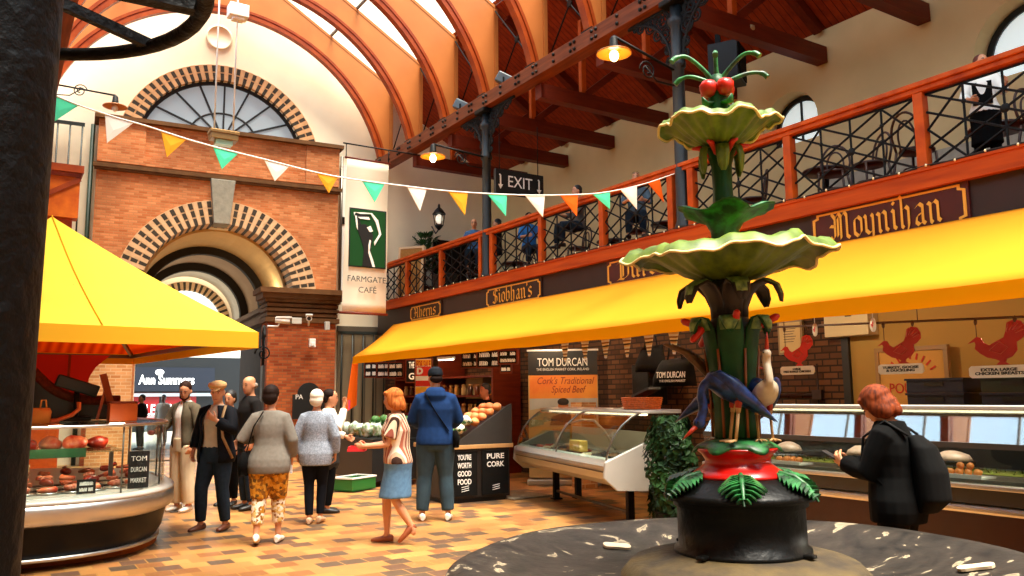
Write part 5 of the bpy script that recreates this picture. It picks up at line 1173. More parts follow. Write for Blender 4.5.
# shrub
sp_ = PX(673, 470, 6.95); sx, sy = 6.3, PX(672, 470, 6.3).y
t = thing('ivy_shrub', 'dark green bushy shrub between the deli counter and the fountain', 'plant', (sx, sy, 0))
b = MB(); b.lathe([(.16, 0), (.2, .26), (.215, .28), (.19, .28), (.17, .25), (0, .25)], 16); part('pot', b, M_iron, t)
b = MB()
for k in range(7): a = k*.9; b.tube([(0, 0, .24), (.06*cos(a), .06*sin(a), .6), (.12*cos(a), .12*sin(a), 1.1)], [.012, .01, .005], 5)
part('stems', b, M_brown, t)
b = MB(); rn = random.Random(4)
for i in range(2600):
    z = rn.uniform(.2, 1.27); R_ = .27*(1-.35*abs((z-.65)/.65)**2)*(.6+.4*sqrt(rn.random())); a = rn.uniform(0, 6.283); R_ *= 1+.2*sin(a*3+z*7)
    c = V((R_*cos(a), R_*sin(a), z)); n_ = V((cos(a), sin(a), rn.uniform(-.2, .9))).normalized(); u = n_.orthogonal().normalized(); u = (Matrix.Rotation(rn.uniform(0, 6.28), 3, n_) @ u); v_ = n_.cross(u); s = rn.uniform(.024, .042)
    b.add([c-u*s*1.3, c-v_*s*.7+n_*.006, c+u*s*1.3, c+v_*s*.7+n_*.006], [(0, 1, 2, 3)])
part('foliage', b, mat('ivy_leaf', '#23421a', .55, noise=(6, .5, .3), col2='#0c1e0a', spec=.15), t, clean=False)
# roll-up banner behind the counter
q0, q1 = PY(528, 352, 12.0), PY(597, 350, 11.25); zt = (q0.z+q1.z)/2
rt_ = V((q1.x-q0.x, q1.y-q0.y, 0)); BWd = rt_.length; ba = atan2(rt_.y, rt_.x)
t = thing('rollup_banner', 'tall printed roll-up banner with a black head and orange spiced beef picture', 'banner', ((q0.x+q1.x)/2, (q0.y+q1.y)/2, 0), ba)
h = BWd/2
b = MB(); b.b2((-h, -.006, .12), (h, .006, zt)); part('sheet', b, mat('cream_print', '#c7a46a', .6), t); b = MB(); b.b2((-h, -.009, zt-.42), (h, -.005, zt)); part('header_print', b, M_black, t); b = MB(); b.b2((-h-.03, -.12, 0), (h+.03, .12, .1)); part('cassette', b, M_steel, t, bevel=.02); b = MB(); b.b2((-h-.02, -.02, zt), (h+.02, .02, zt+.03)); part('top_bar', b, M_steel, t)
z1 = zt-.42
b = MB(); b.b2((-h+.02, -.009, z1-.4), (h-.01, -.006, z1)); part('orange_print', b, mat('sunset_print', '#f2a33a', .6, noise=(1.6, .3, .4), col2='#e0661f'), t)
b = MB(); b.b2((-h+.02, -.009, z1-.75), (h-.01, -.006, z1-.4)); part('sky_print', b, mat('sky_print', '#a9a9a4', .6, noise=(1.5, .25)), t)
b = MB(); b.plate([(-h+.02, .9), (h-.01, .9), (h-.01, z1-.6), (.3, z1-.56), (0, z1-.66), (-.3, z1-.55), (-h+.02, z1-.6)], [], TXZ(0), -.0105, -.007); part('hills_print', b, mat('hill_print', '#b3a27a', .6), t)
b = MB(); b.b2((-h+.02, -.011, .3), (h-.01, -.0065, .98)); part('lower_print', b, mat('cream_print', '#c7a46a', .6), t)
b = MB(); b.ell((.0, -.01, z1-.54), (.09, .008, .12), 14, 10); part('printed_face', b, mat('print_skin', '#b5713f', .6), t)
b = MB(); b.ell((.0, -.014, z1-.46), (.1, .008, .065), 14, 8); part('printed_hair', b, M_brown, t)
b = MB(); b.plate([(-.24, z1-.86), (.24, z1-.86), (.2, z1-.72), (.06, z1-.66), (-.06, z1-.66), (-.2, z1-.72)], [], TXZ(0), -.014, -.011); part('printed_shirt', b, mat('print_grey', '#55524c', .7), t)
text_part('TOM DURCAN', .2, M_paper, t, face_M((0, -.009, zt-.2), (1, 0, 0), (0, 0, 1)), width=BWd*.72)
text_part('THE ENGLISH MARKET CORK, IRELAND', .06, M_paper, t, face_M((0, -.009, zt-.32), (1, 0, 0), (0, 0, 1)), width=BWd*.76)
text_part("Cork's Traditional", .17, mat('script_red', '#8d2410', .6), t, face_M((.03, -.011, z1-.1), (1, 0, 0), (0, 0, 1)), shear=.35, width=BWd*.82)
text_part('Spiced Beef', .17, mat('script_red', '#8d2410', .6), t, face_M((.08, -.011, z1-.25), (1, 0, 0), (0, 0, 1)), shear=.35, width=BWd*.5)
text_part('Mild', .13, mat('script_red', '#8d2410'), t, face_M((-.1, -.012, .9), (1, 0, 0), (0, 0, 1)), shear=.2)
# hanging sausage pennants
t = thing('pennant_row', 'row of small patterned pennants hanging under the awning edge', 'bunting', (6.62, 8, 2.0))
b = MB(); b.tube([(6.62, 6.6, 2.26), (6.62, 8, 2.25), (6.62, 9.4, 2.26)], .005, 4); part('cord', b, M_paper, t, world=True)
M_pen = wavemat('check_pennant', ['#c9a46a', '#3c2a18', '#e0c89a', '#8a5a2a', '#d8d0c0'], 3, 'Z', .7, 1)
for px in (565, 585, 605.5, 627, 649, 674):
    c = PX(px, 345, 6.62); b = MB(); b.plate([(c.y-.09, 2.255), (c.y+.09, 2.255), (c.y+.015, 1.97), (c.y-.015, 1.97)], [], TYZ(6.615), 0, .008); part('pennant', b, M_pen, t, world=True)
# black bags
M_bag = mat('black_cloth', '#0f0f10', .8, noise=(6, .3))
for i, (px, py, X, w, l) in enumerate(((650, 357, 8.3, .52, 'black cloth bag hanging behind, left of the lettered one'), (674, 370, 7.9, .66, 'black cloth bag with white lettering hanging under the awning'))):
    c = PX(px, py, X); t = thing('cloth_bag', l, 'bag', (c.x, c.y, c.z-.22), -pi/2+.3, 'black bags under the awning')
    b = MB(); b.loft([((0, 0, 0), (w*.52, 0, 0), (0, .05, 0)), ((0, 0, .12), (w*.5, 0, 0), (0, .09, 0)), ((.03, 0, .3), (w*.4, 0, 0), (0, .06, 0)), ((.05, 0, .38), (w*.34, 0, .02), (0, .02, 0))], 14); part('bag', b, M_bag, t)
    b = MB(); b.tube([(-.08, -.02, .36), (-.06, 0, .55), (0, 0, .62), (.1, 0, .55), (.14, -.02, .36)], .012, 5); b.tube([(-.02, 0, .03), (.02, -.08, -.1), (.12, -.08, -.1), (.14, 0, .02)], .009, 5); part('strap', b, M_bag, t)
    if i: text_part('TOM DURCAN', .12, M_paper, t, face_M((0.0, -.1, .15), (1, 0, 0), (0, .15, 1)), width=.44); text_part('THE ENGLISH MARKET', .045, M_paper, t, face_M((0.02, -.098, .07), (1, 0, 0), (0, .15, 1)), width=.4)
b = MB(); b.b2((8.7, 9.7, 1.35), (9.1, 10.1, 2.0)); solo('dispenser', b, M_iron, 'dark grey box on the brick wall right of the beef banner', 'box', bevel=.02)

# ================================================================ PRODUCE STAND
t = thing('produce_stand', 'dark produce stand with chalkboard front reading PURE CORK', 'stand', (6.12, 10.95, 0), -.03)
b = MB(); b.b2((-.52, -.42, .06), (.54, .6, .76)); part('cabinet', b, mat('black_brown_panel', '#1d150f', .5), t, bevel=.01); b = MB(); b.b2((-.48, -.38, 0), (.5, .55, .06)); part('plinth', b, M_black, t)
b = MB(); b.b2((-.56, -.46, .76), (.58, .62, .82)); part('worktop', b, mat('worktop_wood', '#b58a55', .5, noise=(5, .15)), t, bevel=.006)
b = MB(); b.plate([(-.42, .82), (.56, .82), (.56, 1.4), (.5, 1.38)], [], TXZ(0), -.45, -.41); part('sloping_side', b, mat('charcoal_board', '#2a2521', .6, noise=(8, .1)), t)
b = MB(); b.plate([(-.42, .82), (.56, .82), (.56, 1.36)], [], TXZ(0), -.4, .6); part('sloping_shelf', b, M_sign, t)
for x0, x1, lines, l in ((-.44, -.02, ["YOU'RE", 'WORTH', 'GOOD', 'FOOD'], 'chalkboard'), (.06, .5, ['PURE', 'CORK'], 'chalkboard')):
    b = MB(); b.b2((x0, -.44, .1), (x1, -.42, .72)); part('chalkboard', b, M_chalk, t)
    xm = (x0+x1)/2
    for k, w in enumerate(lines): text_part(w, .105, M_paper, t, face_M((xm, -.442, .64-.115*k), (1, 0, 0), (0, 0, 1)), width=.22 if len(lines) == 4 else .29, bold=.002)
    b = MB(); [b.tube([(xm-.05, -.443, .16+.03*k), (xm+.07, -.443, .18+.03*k)], .004, 4) for k in range(3)]; part('chalk_scribble', b, M_paper, t)
rn = random.Random(31)
def lump(name, c, r, m, label, cat, group, seed, sq=.8, parts=None):
    t = thing(name, label, cat, (c[0], c[1], c[2]), rn.uniform(0, 6), group)
    b = MB(); b.ell((0, 0, r*sq), (r, r*.95, r*sq), 12, 8); b.jitter(r*(.5 if name == 'bagged_salad' else .25), 2.2/r*.45, seed); part('flesh', b, m, t)
    if parts:
        b = MB()
        for k in range(9): a = k*.7; b.add([(r*.5*cos(a), r*.5*sin(a), r*.2), (r*1.15*cos(a-.3), r*1.15*sin(a-.3), r*.6), (r*1.3*cos(a), r*1.3*sin(a), r*.95), (r*1.15*cos(a+.3), r*1.15*sin(a+.3), r*.6)], [(0, 1, 2, 3)])
        part('leaves', b, parts, t, clean=False)
    return t
M_cauli = mat('cauliflower_white', '#e6ddc8', .8, noise=(25, .2)); M_leafg = mat('cabbage_green', '#3d6b2a', .6, noise=(8, .3)); M_sq = mat('squash_orange', '#dd8748', .6, noise=(6, .2))
ordn = ['first', 'second', 'third', 'fourth', 'fifth', 'sixth', 'seventh', 'eighth', 'ninth', 'tenth', 'eleventh', 'twelfth', 'thirteenth', 'fourteenth']
for i in range(12):
    x = 5.62+.11*(i % 4)+.02*rn.random(); y = 10.6+.2*(i//4); lump('cauliflower', (x, y, .83+.05*(i % 4)+max(0, (x-5.7))*.55-.03), .085, M_cauli, 'white cauliflower low on the sloping stand, %s of the heap' % ordn[i], 'vegetable', 'cauliflowers on the stand', i, .85, M_leafg)
for i in range(12):
    x = 6.1+.13*(i % 4); y = 10.62+.2*(i//4); lump('squash', (x, y, .86+(x-5.7)*.55), .075, M_sq, 'orange root vegetable high on the sloping stand, %s of the heap' % ordn[i], 'vegetable', 'orange vegetables on the stand', i+40, .8)
# ---- greens table, far left under the awning
t = thing('greens_table', 'black market table heaped with greens beneath the far end of the awning', 'table', (6.1, 14.4, 0), 0)
b = MB(); b.b2((-.5, -1.2, .74), (.5, 1.3, .8)); part('tabletop', b, M_black, t)
for x in (-.44, .44):
    for y in (-1.1, 1.2): b = MB(); b.b2((x-.03, y-.03, 0), (x+.03, y+.03, .74)); part('leg', b, M_black, t)
b = MB(); b.b2((-.52, -1.22, .1), (-.5, 1.3, .74)); b.b2((-.5, -1.22, .1), (.5, -1.2, .74)); part('cloth_front', b, M_black, t)
for i in range(14):
    x = 5.7+.2*(i % 3)+.08*rn.random(); y = 13.35+.36*(i//3)+.05*rn.random()
    if i % 3 == 1: lump('lettuce', (x, y, .82), .1, M_leafg, 'leafy green head on the greens table, %s from the near end' % ordn[i], 'vegetable', 'greens on the far table', i+70, .9, M_leafg)
    else: lump('bagged_salad', (x, y, .82), .11, mat('clear_wrap', '#c9cfc4', .25, noise=(14, .35, .3), col2='#5d7a44'), 'pale plastic-wrapped salad on the greens table, %s from the near end' % ordn[i], 'vegetable', 'wrapped salads on the far table', i+90, 1.1)
for i in range(9):
    x = 6.2+.16*(i % 3); y = 13.5+.5*(i//3); lump('lettuce', (x, y, 1.0), .1, M_leafg, 'leafy green head on the raised rear row, %s from the near end' % ordn[i], 'vegetable', 'greens on the far table', i+130, .9, M_leafg)
b = MB(); b.b2((6.08, 13.3, .8), (6.6, 15.3, 1.0)); solo('riser_box', b, M_black, 'black riser box under the rear greens', 'box')
t = thing('green_crate', 'green plastic crate tilted at the foot of the greens table', 'crate', (5.2, 13.0, .02), .5)
b = MB(); b.plate([(-.3, -.2), (.3, -.2), (.3, .2), (-.3, .2)], [[(-.28, -.18), (.28, -.18), (.28, .18), (-.28, .18)]], TXY(0), 0, .2); b.b2((-.3, -.2, 0), (.3, .2, .02)); part('tub', b, mat('crate_green', '#1f6a2a', .5), t); b = MB(); b.plate([(-.31, -.21), (.31, -.21), (.31, .21), (-.31, .21)], [[(-.28, -.18), (.28, -.18), (.28, .18), (-.28, .18)]], TXY(0), .19, .215); part('rim', b, M_paper, t)
# shelves of jars on the back wall
t = thing('jar_shelf', 'dark wall shelving with jars at the far end under the awning', 'shelf', (8.7, 15.6, 0), 0)
for z in (1.1, 1.5, 1.9): b = MB(); b.b2((-.25, -1.6, z), (.4, 3.0, z+.04)); part('board', b, M_tie, t)
for y in (-1.6, .7, 3.0): b = MB(); b.b2((-.25, y-.03, 0), (.4, y+.03, 2.5)); part('upright', b, M_tie, t)
k = 0
M_lid = mat('jar_lid', '#a87a3c', .4, .6)
for zi, z in enumerate((1.14, 1.54)):
    for i in range(15):
        y = 14.15+.28*i+.04*rn.random(); col = ['#6b2d14', '#a8793a', '#4a2410', '#8a5a24', '#b08d5a'][(i*2+zi) % 5]
        jt = thing('food_jar', 'glass jar on the %s shelf, %s from the near end' % (('lower', 'upper')[zi], ordn[i] if i < 14 else 'farthest'), 'jar', (8.52, y, z), 0, 'jars on the dark shelving')
        b = MB(); b.lathe([(.05, 0), (.055, .02), (.055, .14), (.04, .17), (.04, .19)], 10); part('body', b, mat('jar_%s' % col[1:], col, .25), jt); b = MB(); b.lathe([(.044, .185), (.044, .22), (0, .222)], 10); part('lid', b, M_lid, jt)
# chalk signs, hanging
def scrawl(w, h, m, t, c, seed):
    """a line of chalk strokes too small to read"""
    b = MB(); r = random.Random(seed*7+3); n = 9; x = -w/2
    for i in range(n):
        if i in (4, 5) and r.random() < .6: continue
        x = -w/2+w*(i+.5)/n; s = w/n*.36
        b.tube([(c[0]+x-s, c[1], c[2]-h*.5), (c[0]+x-s*r.uniform(.3, 1), c[1], c[2]+h*.5), (c[0]+x+s, c[1], c[2]+h*r.uniform(-.1, .5)), (c[0]+x+s*r.uniform(.2, 1), c[1], c[2]-h*.5)], h*.1, 4, smooth=False)
    return part('chalk_scrawl', b, m, t, clean=False)
def sign(name, px, py, X, w, h, lines, label, mb_, mt, rz=-pi/2, size=None, cat_='sign', group='chalk price signs', up=None):
    c = PX(px, py, X); t = thing(name, label, cat_, (c.x, c.y, c.z-h/2), rz, group)
    b = MB(); b.b2((-w/2, -.012, 0), (w/2, .012, h)); part('board', b, mb_, t)
    b = MB(); b.plate([(-w/2-.015, -.015), (w/2+.015, -.015), (w/2+.015, h+.015), (-w/2-.015, h+.015)], [[(-w/2+.01, .01), (w/2-.01, .01), (w/2-.01, h-.01), (-w/2+.01, h-.01)]], TXZ(0), -.016, .016); part('edge', b, M_tie, t)
    n = len(lines)
    for k, l in enumerate(lines):
      if l == '~': scrawl(w*.8, h/n*.5, mt, t, (0, -.014, h*(1-(k+.5)/n)), k+int(px))
      elif l: text_part(l, h/n*.8, mt, t, face_M((0, -.014, h*(1-(k+.5)/n)), (1, 0, 0), (0, 0, 1)), width=w*(.84 if len(l) > 4 else .5), bold=.004)
    b = MB(); [b.tube([(s*w*.35, 0, h), (s*w*.35, 0, max(h+.01, min(h+.5, 2.2+(c.x-6.5)*.4-(c.z-h/2))))], .005, 4) for s in (-1, 1)]; part('hanger', b, M_iron, t); return t
sign('chalk_sign', 471.5, 360, 7.4, .42, .27, ['~', '~'], 'black hanging chalk sign right of the white awning lamp, first of the pair', M_chalk, M_paper, -1.0)
sign('chalk_sign', 489, 359, 7.35, .46, .29, ['~', '~'], 'black hanging chalk sign, second of the pair, above the man behind the stand', M_chalk, M_paper, -1.0)
sign('chalk_sign', 508, 357, 7.3, .34, .22, ['~', '~'], 'small black hanging sign just left of the beef banner, upper one', M_chalk, M_paper, -1.0)
sign('chalk_sign', 506, 366, 7.45, .2, .22, ['~', '~'], 'narrow black hanging sign left of the beef banner, lower one', M_chalk, M_paper, -1.0)
for px, w, ls, l in ((371, .36, ['~', '~'], 'dark price board nearest the orange flap under the far awning end'), (383.5, .36, ['~', '~'], 'middle dark price board of three under the far awning end'), (396, .42, ['~', '~'], 'widest dark price board of three under the far awning end')):
    sign('price_board', px, 370, 8.2, w, .36, ls, l, M_chalk, M_paper, -1.0, group='price boards at the far awning end')
sign('poster', 412, 371, 8.0, .3, .5, ['THE', 'G'], 'black poster with a big white G beside the red and yellow one', M_chalk, M_paper, -1.0, group='posters')
t = sign('poster', 423.5, 377, 7.2, .34, .72, ['FOR SALE', '', ''], 'red and yellow poster with white edge behind the man in the cap', M_paper, M_red, -.75, group='posters')
b = MB(); b.b2((-.155, -.018, .38), (.155, -.013, .56)); part('red_band', b, mat('poster_red', '#cf2415', .6), t); b = MB(); b.b2((-.155, -.018, .18), (.155, -.013, .29)); part('red_band', b, mat('poster_red', '#cf2415'), t)
for z0_, z1_ in ((.03, .17), (.58, .7)): b = MB(); b.b2((-.155, -.0135, z0_), (.155, -.0128, z1_)); part('yellow_band', b, mat('poster_yellow', '#eaa92a', .6), t)
text_part('D', .17, M_paper, t, face_M((-.07, -.02, .47), (1, 0, 0), (0, 0, 1)), bold=.01)
lpz = PX(446, 358, 7.6); t = thing('strip_light', 'short bright strip light tucked under the yellow awning', 'lamp', (lpz.x, lpz.y, lpz.z), .3)
b = MB(); b.box((0, 0, 0), (.09, .42, .05)); part('housing', b, M_alu, t); b = MB(); b.box((0, 0, -.035), (.06, .38, .02)); part('tube', b, mat('glow_tube', '#ffffff', .4, emit=('#fff2d8', 5)), t)
cb = PX(468, 387, 8.6); b = MB(); b.box((8.9, cb.y, cb.z), (.3, .7, .5)); solo('wall_cupboard', b, mat('beige_cupboard', '#a08257', .6), 'beige cupboard on the stall wall behind the serving man', 'cupboard', bevel=.01)
b = MB(); b.box((8.85, cb.y-.2, cb.z-.5), (.25, .4, .14)); solo('red_box', b, M_red, 'red box on the stall wall below the beige cupboard', 'box')

# ================================================================ BUTCHER KIOSK (left, round-ended)
KC = V((.35, 10.5, 0))
kk = thing('butcher_kiosk', 'round-ended butcher display counter with steel rim and glass, dark base', 'counter', KC)
def sup(rx, ry, n, e=2.5): return [(rx*abs(cos(a))**(2/e)*(1 if cos(a) >= 0 else -1), ry*abs(sin(a))**(2/e)*(1 if sin(a) >= 0 else -1)) for a in [2*pi*i/n for i in range(n)]]
def ring(levels, n=72, m=0, caps=True):
    b = MB(); vs = []; fs = []
    for d, z in levels:
        vs += [(x, y, z) for x, y in sup(1.5-d, 2.05-d, n)]
    for i in range(len(levels)-1):
        for j in range(n): fs.append((i*n+j, i*n+(j+1) % n, (i+1)*n+(j+1) % n, (i+1)*n+j))
    b.add(vs, fs, m, True)
    if caps: b.add(vs[:n], [tuple(range(n-1, -1, -1))]); b.add(vs[-n:], [tuple(range(n))])
    return b
part('base', ring([(.2, .1), (.15, .12), (.1, .2), (.06, .4), (.06, .42)]), mat('black_brown_gloss', '#0a0705', .4, noise=(3, .2), spec=.2), kk)
part('kick_rail', ring([(.16, .085), (.12, .09), (.12, .12), (.16, .125)]), M_steel, kk)
part('steel_rim', ring([(.06, .4), (.01, .42), (-.01, .47), (-.01, .55), (.0, .585), (.05, .6), (.2, .6)]), M_steel, kk)
part('white_ledge', ring([(.0, .585), (-.005, .61), (.02, .63), (.13, .632), (.13, .6)]), M_alu, kk)
part('deck', ring([(.14, .6), (.14, .64)]), M_alu, kk)
o = part('case_glass', ring([(.1, .632), (.1, 1.26)], caps=False), M_glass, kk, clean=False)
part('top_glass', ring([(.08, 1.26), (.08, 1.272)]), M_glass, kk)
b = MB(); b.tube([(x, y, 1.27) for x, y in sup(1.41, 1.96, 72)], .016, 6, closed=True); part('top_edge', b, M_steel, kk)
P_ = sup(1.39, 1.94, 72)
for j in (0, 66, 60, 54, 48, 6):
    b = MB(); b.tube([(*P_[j], .63), (*P_[j], 1.26)], .009, 5); part('glass_joint', b, M_steeld, kk)
b = MB(); b.b2((-1.1, -1.0, .98), (.9, .6, .995)); part('glass_shelf', b, M_glass, kk)
b = MB(); b.b2((-.4, -1.02, .94), (.55, -1.0, 1.03)); part('green_shelf_edge', b, mat('green_strip', '#14512a', .5), kk)
b = MB(); [b.b2((x-.02, -.9, .64), (x+.02, -.86, .98)) for x in (-.9, .0, .8)]; part('shelf_post', b, M_steeld, kk)
b = MB(); b.plate([(x+.17, y+.15) for x, y in sup(1.22, 1.76, 48)], [], TXY(0), -.0, .085); part('terracotta_plinth', b, mat('terracotta_step', '#b05a24', .7, noise=(3, .15)), kk)
M_meat = [mat('meat_red', '#bf2c12', .35, noise=(14, .5, .3), col2='#e08458'), mat('meat_dark', '#8a2210', .35, noise=(14, .4)), mat('meat_pale', '#d99a77', .4, noise=(10, .3, .3), col2='#b5492a'), mat('sausage', '#b0502c', .35, noise=(10, .2))]
rn = random.Random(77)
KW = ['front row', 'second row', 'third row', 'back row']
cnt = 0
for r_ in range(4):
    for i in range(11):
        u = -.86+1.72*i/10; ex = 1.22; x = u*ex*.95; y = -1.94*max(.05, (1-abs(x/1.33)**2.5))**.4+.4+.25*r_
        if y > .2: continue
        mi = (i*2+r_) % 4; cnt += 1
        p = KC+V((x, y, .645)); t = thing('meat_cut', '%s meat, %s of the round kiosk, %s from its left end' % (['bright red', 'dark red', 'pale pink', 'brown'][mi], KW[r_], ordn[i]), 'meat', p, rn.uniform(0, 3), 'meat in the round kiosk')
        s = rn.uniform(.56, .64); hh = .06+.035*r_
        b = MB(); zz = .014+.03*r_
        if mi == 0: b.loft([((0, 0, zz), (.13*s, 0, 0), (0, .09*s, 0)), ((0, 0, zz+.025), (.14*s, 0, 0), (0, .1*s, 0)), ((0, 0, zz+.045), (.11*s, 0, .01), (0, .07*s, 0))], 14)
        elif mi == 1: b.ell((0, 0, zz+.06*s), (.13*s, .085*s, .065*s), 14, 8); b.tube([(.1*s, 0, zz+.06), (.17*s, .02, zz+.075)], [.014, .02], 8)
        elif mi == 2:
            for q in range(4): b.ell((-.075*s+.05*s*q, .01*(q % 2), zz+.03), (.04*s, .095*s, .03), 10, 6)
        else:
            for q in range(4): b.tube([(-.12*s, -.06*s+.04*s*q, zz+.02+.012*(q % 2)), (0, -.066*s+.04*s*q, zz+.03), (.12*s, -.06*s+.04*s*q, zz+.02)], [.014, .021, .014], 8)
        b.jitter(.012, 16, cnt); part('flesh', b, M_meat[mi], t)
        b = MB(); b.lathe([(.0, 0), (.17*s, .0), (.18*s, .012), (0, .012)], 16); part('tray', b, M_black if r_ % 2 else M_steel, t)
for i in range(8):
    x = -.85+.22*i; p = KC+V((x, -.75+.1*(i % 2), .998)); mi = i % 3
    t = thing('meat_cut', '%s joint on the kiosk glass shelf, %s from the left' % (['bright red', 'dark red', 'pale pink'][mi], ordn[i]), 'meat', p, rn.uniform(0, 3), 'meat on the upper shelf')
    b = MB(); b.ell((0, 0, .07), (.12, .09, .07), 12, 8); b.jitter(.03, 9, i+50); part('flesh', b, M_meat[mi], t); b = MB(); b.b2((-.1, -.08, 0), (.1, .08, .012)); part('board', b, M_tie, t)
def cardsign(x, y, w, h, lines, label, tilt=-.12):
    t = thing('price_card', label, 'sign', KC+V((x, y, .645)), 0, 'black cards in the round kiosk')
    b = MB(); b.b2((-w/2, -.006, 0), (w/2, .006, h)); part('card', b, M_black, t)
    for k, l in enumerate(lines):
      if l == '~': scrawl(w*.7, h*.25, M_paper, t, (0, -.008, h*(1-(k+.7)/(len(lines)+.4))), k)
      else: text_part(l, h/len(lines)*(.55 if len(lines) > 1 else .5), M_paper, t, face_M((0, -.008, h*(1-(k+.7)/(len(lines)+.4))), (1, 0, 0), (0, 0, 1)), width=w*.75)
cardsign(.98, -1.5, .19, .36, ['TOM', 'DURCAN', 'MARKET'], 'tallest black lettered card, standing in the round kiosk')
cardsign(.5, -1.72, .16, .13, ['~', '~'], 'small black price card in the middle of the round kiosk')
cardsign(-.13, -1.77, .2, .12, ['Lamb'], 'small black price card at the left end of the round kiosk beside the pole')
t = thing('weighing_tub', 'beige tub at the left end inside the round kiosk', 'tub', KC+V((-.1, -1.25, .645)), 0)
b = MB(); b.loft([((0, 0, 0), (.13, 0, 0), (0, .1, 0)), ((0, 0, .26), (.16, 0, 0), (0, .12, 0))], 4); part('tub', b, mat('beige_tub', '#b09468', .5), t, bevel=.01); b = MB(); b.b2((-.12, -.1, .26), (.12, .1, .28)); part('lid', b, mat('beige_lid', '#c9ae80', .5), t)
# canopy over the kiosk
ky = thing('kiosk_canopy', 'bright yellow pyramid canopy with orange lining over the butcher kiosk', 'canopy', (.545, 11.2, 0), radians(6))
hx, hy, zb, zt_, za = 1.63, 2.5, 2.05, 2.22, 3.72
ap = (0, 0, za); rid = [(-.08, 0, za), (.08, 0, za)]
cs = [(-hx, -hy), (hx, -hy), (hx, hy), (-hx, hy)]
b = MB(); K = 8
for q in range(4):
    a, c = V((*cs[q], zt_)), V((*cs[(q+1) % 4], zt_)); vs = []
    for i in range(K+1):
        for j in range(K+1):
            e = a.lerp(c, j/K); p = e.lerp(V(ap), i/K); p.z -= .07*sin(pi*i/K)*(1-.3*abs(2*j/K-1)); vs.append(p)
    b.add(vs, [(i*(K+1)+j, i*(K+1)+j+1, (i+1)*(K+1)+j+1, (i+1)*(K+1)+j) for i in range(K) for j in range(K)], 0, False)
o = part('canvas', b, [M_kyel], ky); o.modifiers.new('s', 'SOLIDIFY').thickness = .012
b = MB(); e_ = V((*cs[0], zt_)).lerp(V((*cs[1], zt_)), .53); P5 = []
for i in range(9):
    p = e_.lerp(V(ap), i/8); p.z += .012-.07*sin(pi*i/8); P5.append(p)
b.tube(P5, .008, 5); part('seam', b, mat('canvas_seam', '#d69a10', .8), ky)
b = MB()
for q in range(4):
    a, c = V((*cs[q], 0)), V((*cs[(q+1) % 4], 0)); n_ = (c-a).normalized(); o_ = V((n_.y, -n_.x, 0))*.012
    vs = [a+V((0, 0, zt_)), c+V((0, 0, zt_)), c+V((0, 0, zb)), a+V((0, 0, zb))]; b.add([p+o_ for p in vs]+[p-o_ for p in vs], [(0, 1, 2, 3), (7, 6, 5, 4), (0, 4, 5, 1), (2, 6, 7, 3)])
part('valance', b, canvasmat('golden_canvas', '#ffcb38', .3), ky, clean=False)
b = MB(); b.add([(-hx+.02, -hy+.02, zt_-.02), (hx-.02, -hy+.02, zt_-.02), (hx-.02, hy-.02, zt_-.02), (-hx+.02, hy-.02, zt_-.02), (0, 0, za-.12)], [(0, 1, 4), (1, 2, 4), (2, 3, 4), (3, 0, 4)]); part('lining', b, canvasmat('striped_lining', '#ff7c1c', .8, ('#d8500c', 2.2)), ky, clean=False)
b = MB(); ci = [(p[0]*.965, p[1]*.965) for p in cs]; [b.bar((*p, zt_-.05), (0, 0, za-.17), .04, .05) for p in ci]; [b.bar((*ci[q], zt_-.06), (*ci[(q+1) % 4], zt_-.06), .04, .05) for q in range(4)]; b.tube([(0, .75, 1.29), (0, .75, 3.0)], .05, 8); part('frame', b, M_steeld, ky)
# red screen with round cut and dark counter back inside the kiosk
zf = 1.275
b = MB(); Yk = 12.2; c0 = PY(36, 350, Yk); c1 = PY(108, 350, Yk)
A_ = [(c0.x-.9, 1.3), (c0.x-.9, 2.1), (PY(110, 362, Yk).x, 2.1), (PY(103, 360, Yk).x, 2.02)]+[(PY(x, y, Yk).x, PY(x, y, Yk).z) for x, y in ((96, 367), (90, 376), (87, 384), (86, 392), (86, 402))]+[(PY(86, 402, Yk).x, 1.3)]
t = thing('red_screen', 'tall red screen with a curved edge at the back of the kiosk', 'screen', (0, Yk, 0))
b.plate([(x, z) for x, z in A_], [], TXZ(Yk), 0, .03); b.b2((c0.x-.85, Yk, 1.28), (c0.x-.8, Yk+.03, 1.4)); b.b2((.3, Yk, 1.28), (.34, Yk+.03, 1.4)); part('panel', b, mat('poster_scarlet', '#d8200c', .6), t, world=True)
b = MB(); x = PY(69, 370, Yk).x; b.b2((x-.015, Yk-.01, 1.3), (x+.015, Yk, 2.1)); part('seam', b, M_ribd, t, world=True)
Yc = 11.0
cur = [PY(x, y, Yc) for x, y in ((33, 371), (40, 378), (50, 387), (62, 394), (75, 398), (90, 400), (106, 400), (120, 400))]
t = thing('counter_hood', 'black curved hood with a brown rope edge above the kiosk counter', 'hood', (.5, Yc, 1.28))
b = MB(); b.plate([(p.x, p.z) for p in cur]+[(cur[-1].x, 1.28), (cur[0].x-.7, 1.28), (cur[0].x-.7, 2.0), (cur[0].x-.05, 2.0)], [], TXZ(Yc), .0, .35); part('black_shell', b, M_black, t, world=True)
b = MB(); b.tube(cat(cur, 4), .055, 8); part('rope_edge', b, mat('brown_rope', '#5a2410', .7, noise=(30, .4)), t, world=True)
def on(px, py, Y): return PY(px, py, Y)
p = on(77, 386, 10.9); t = thing('weighing_scale', 'black tilted scale display on the kiosk counter', 'scale', (p.x, 10.85, 1.45)); 
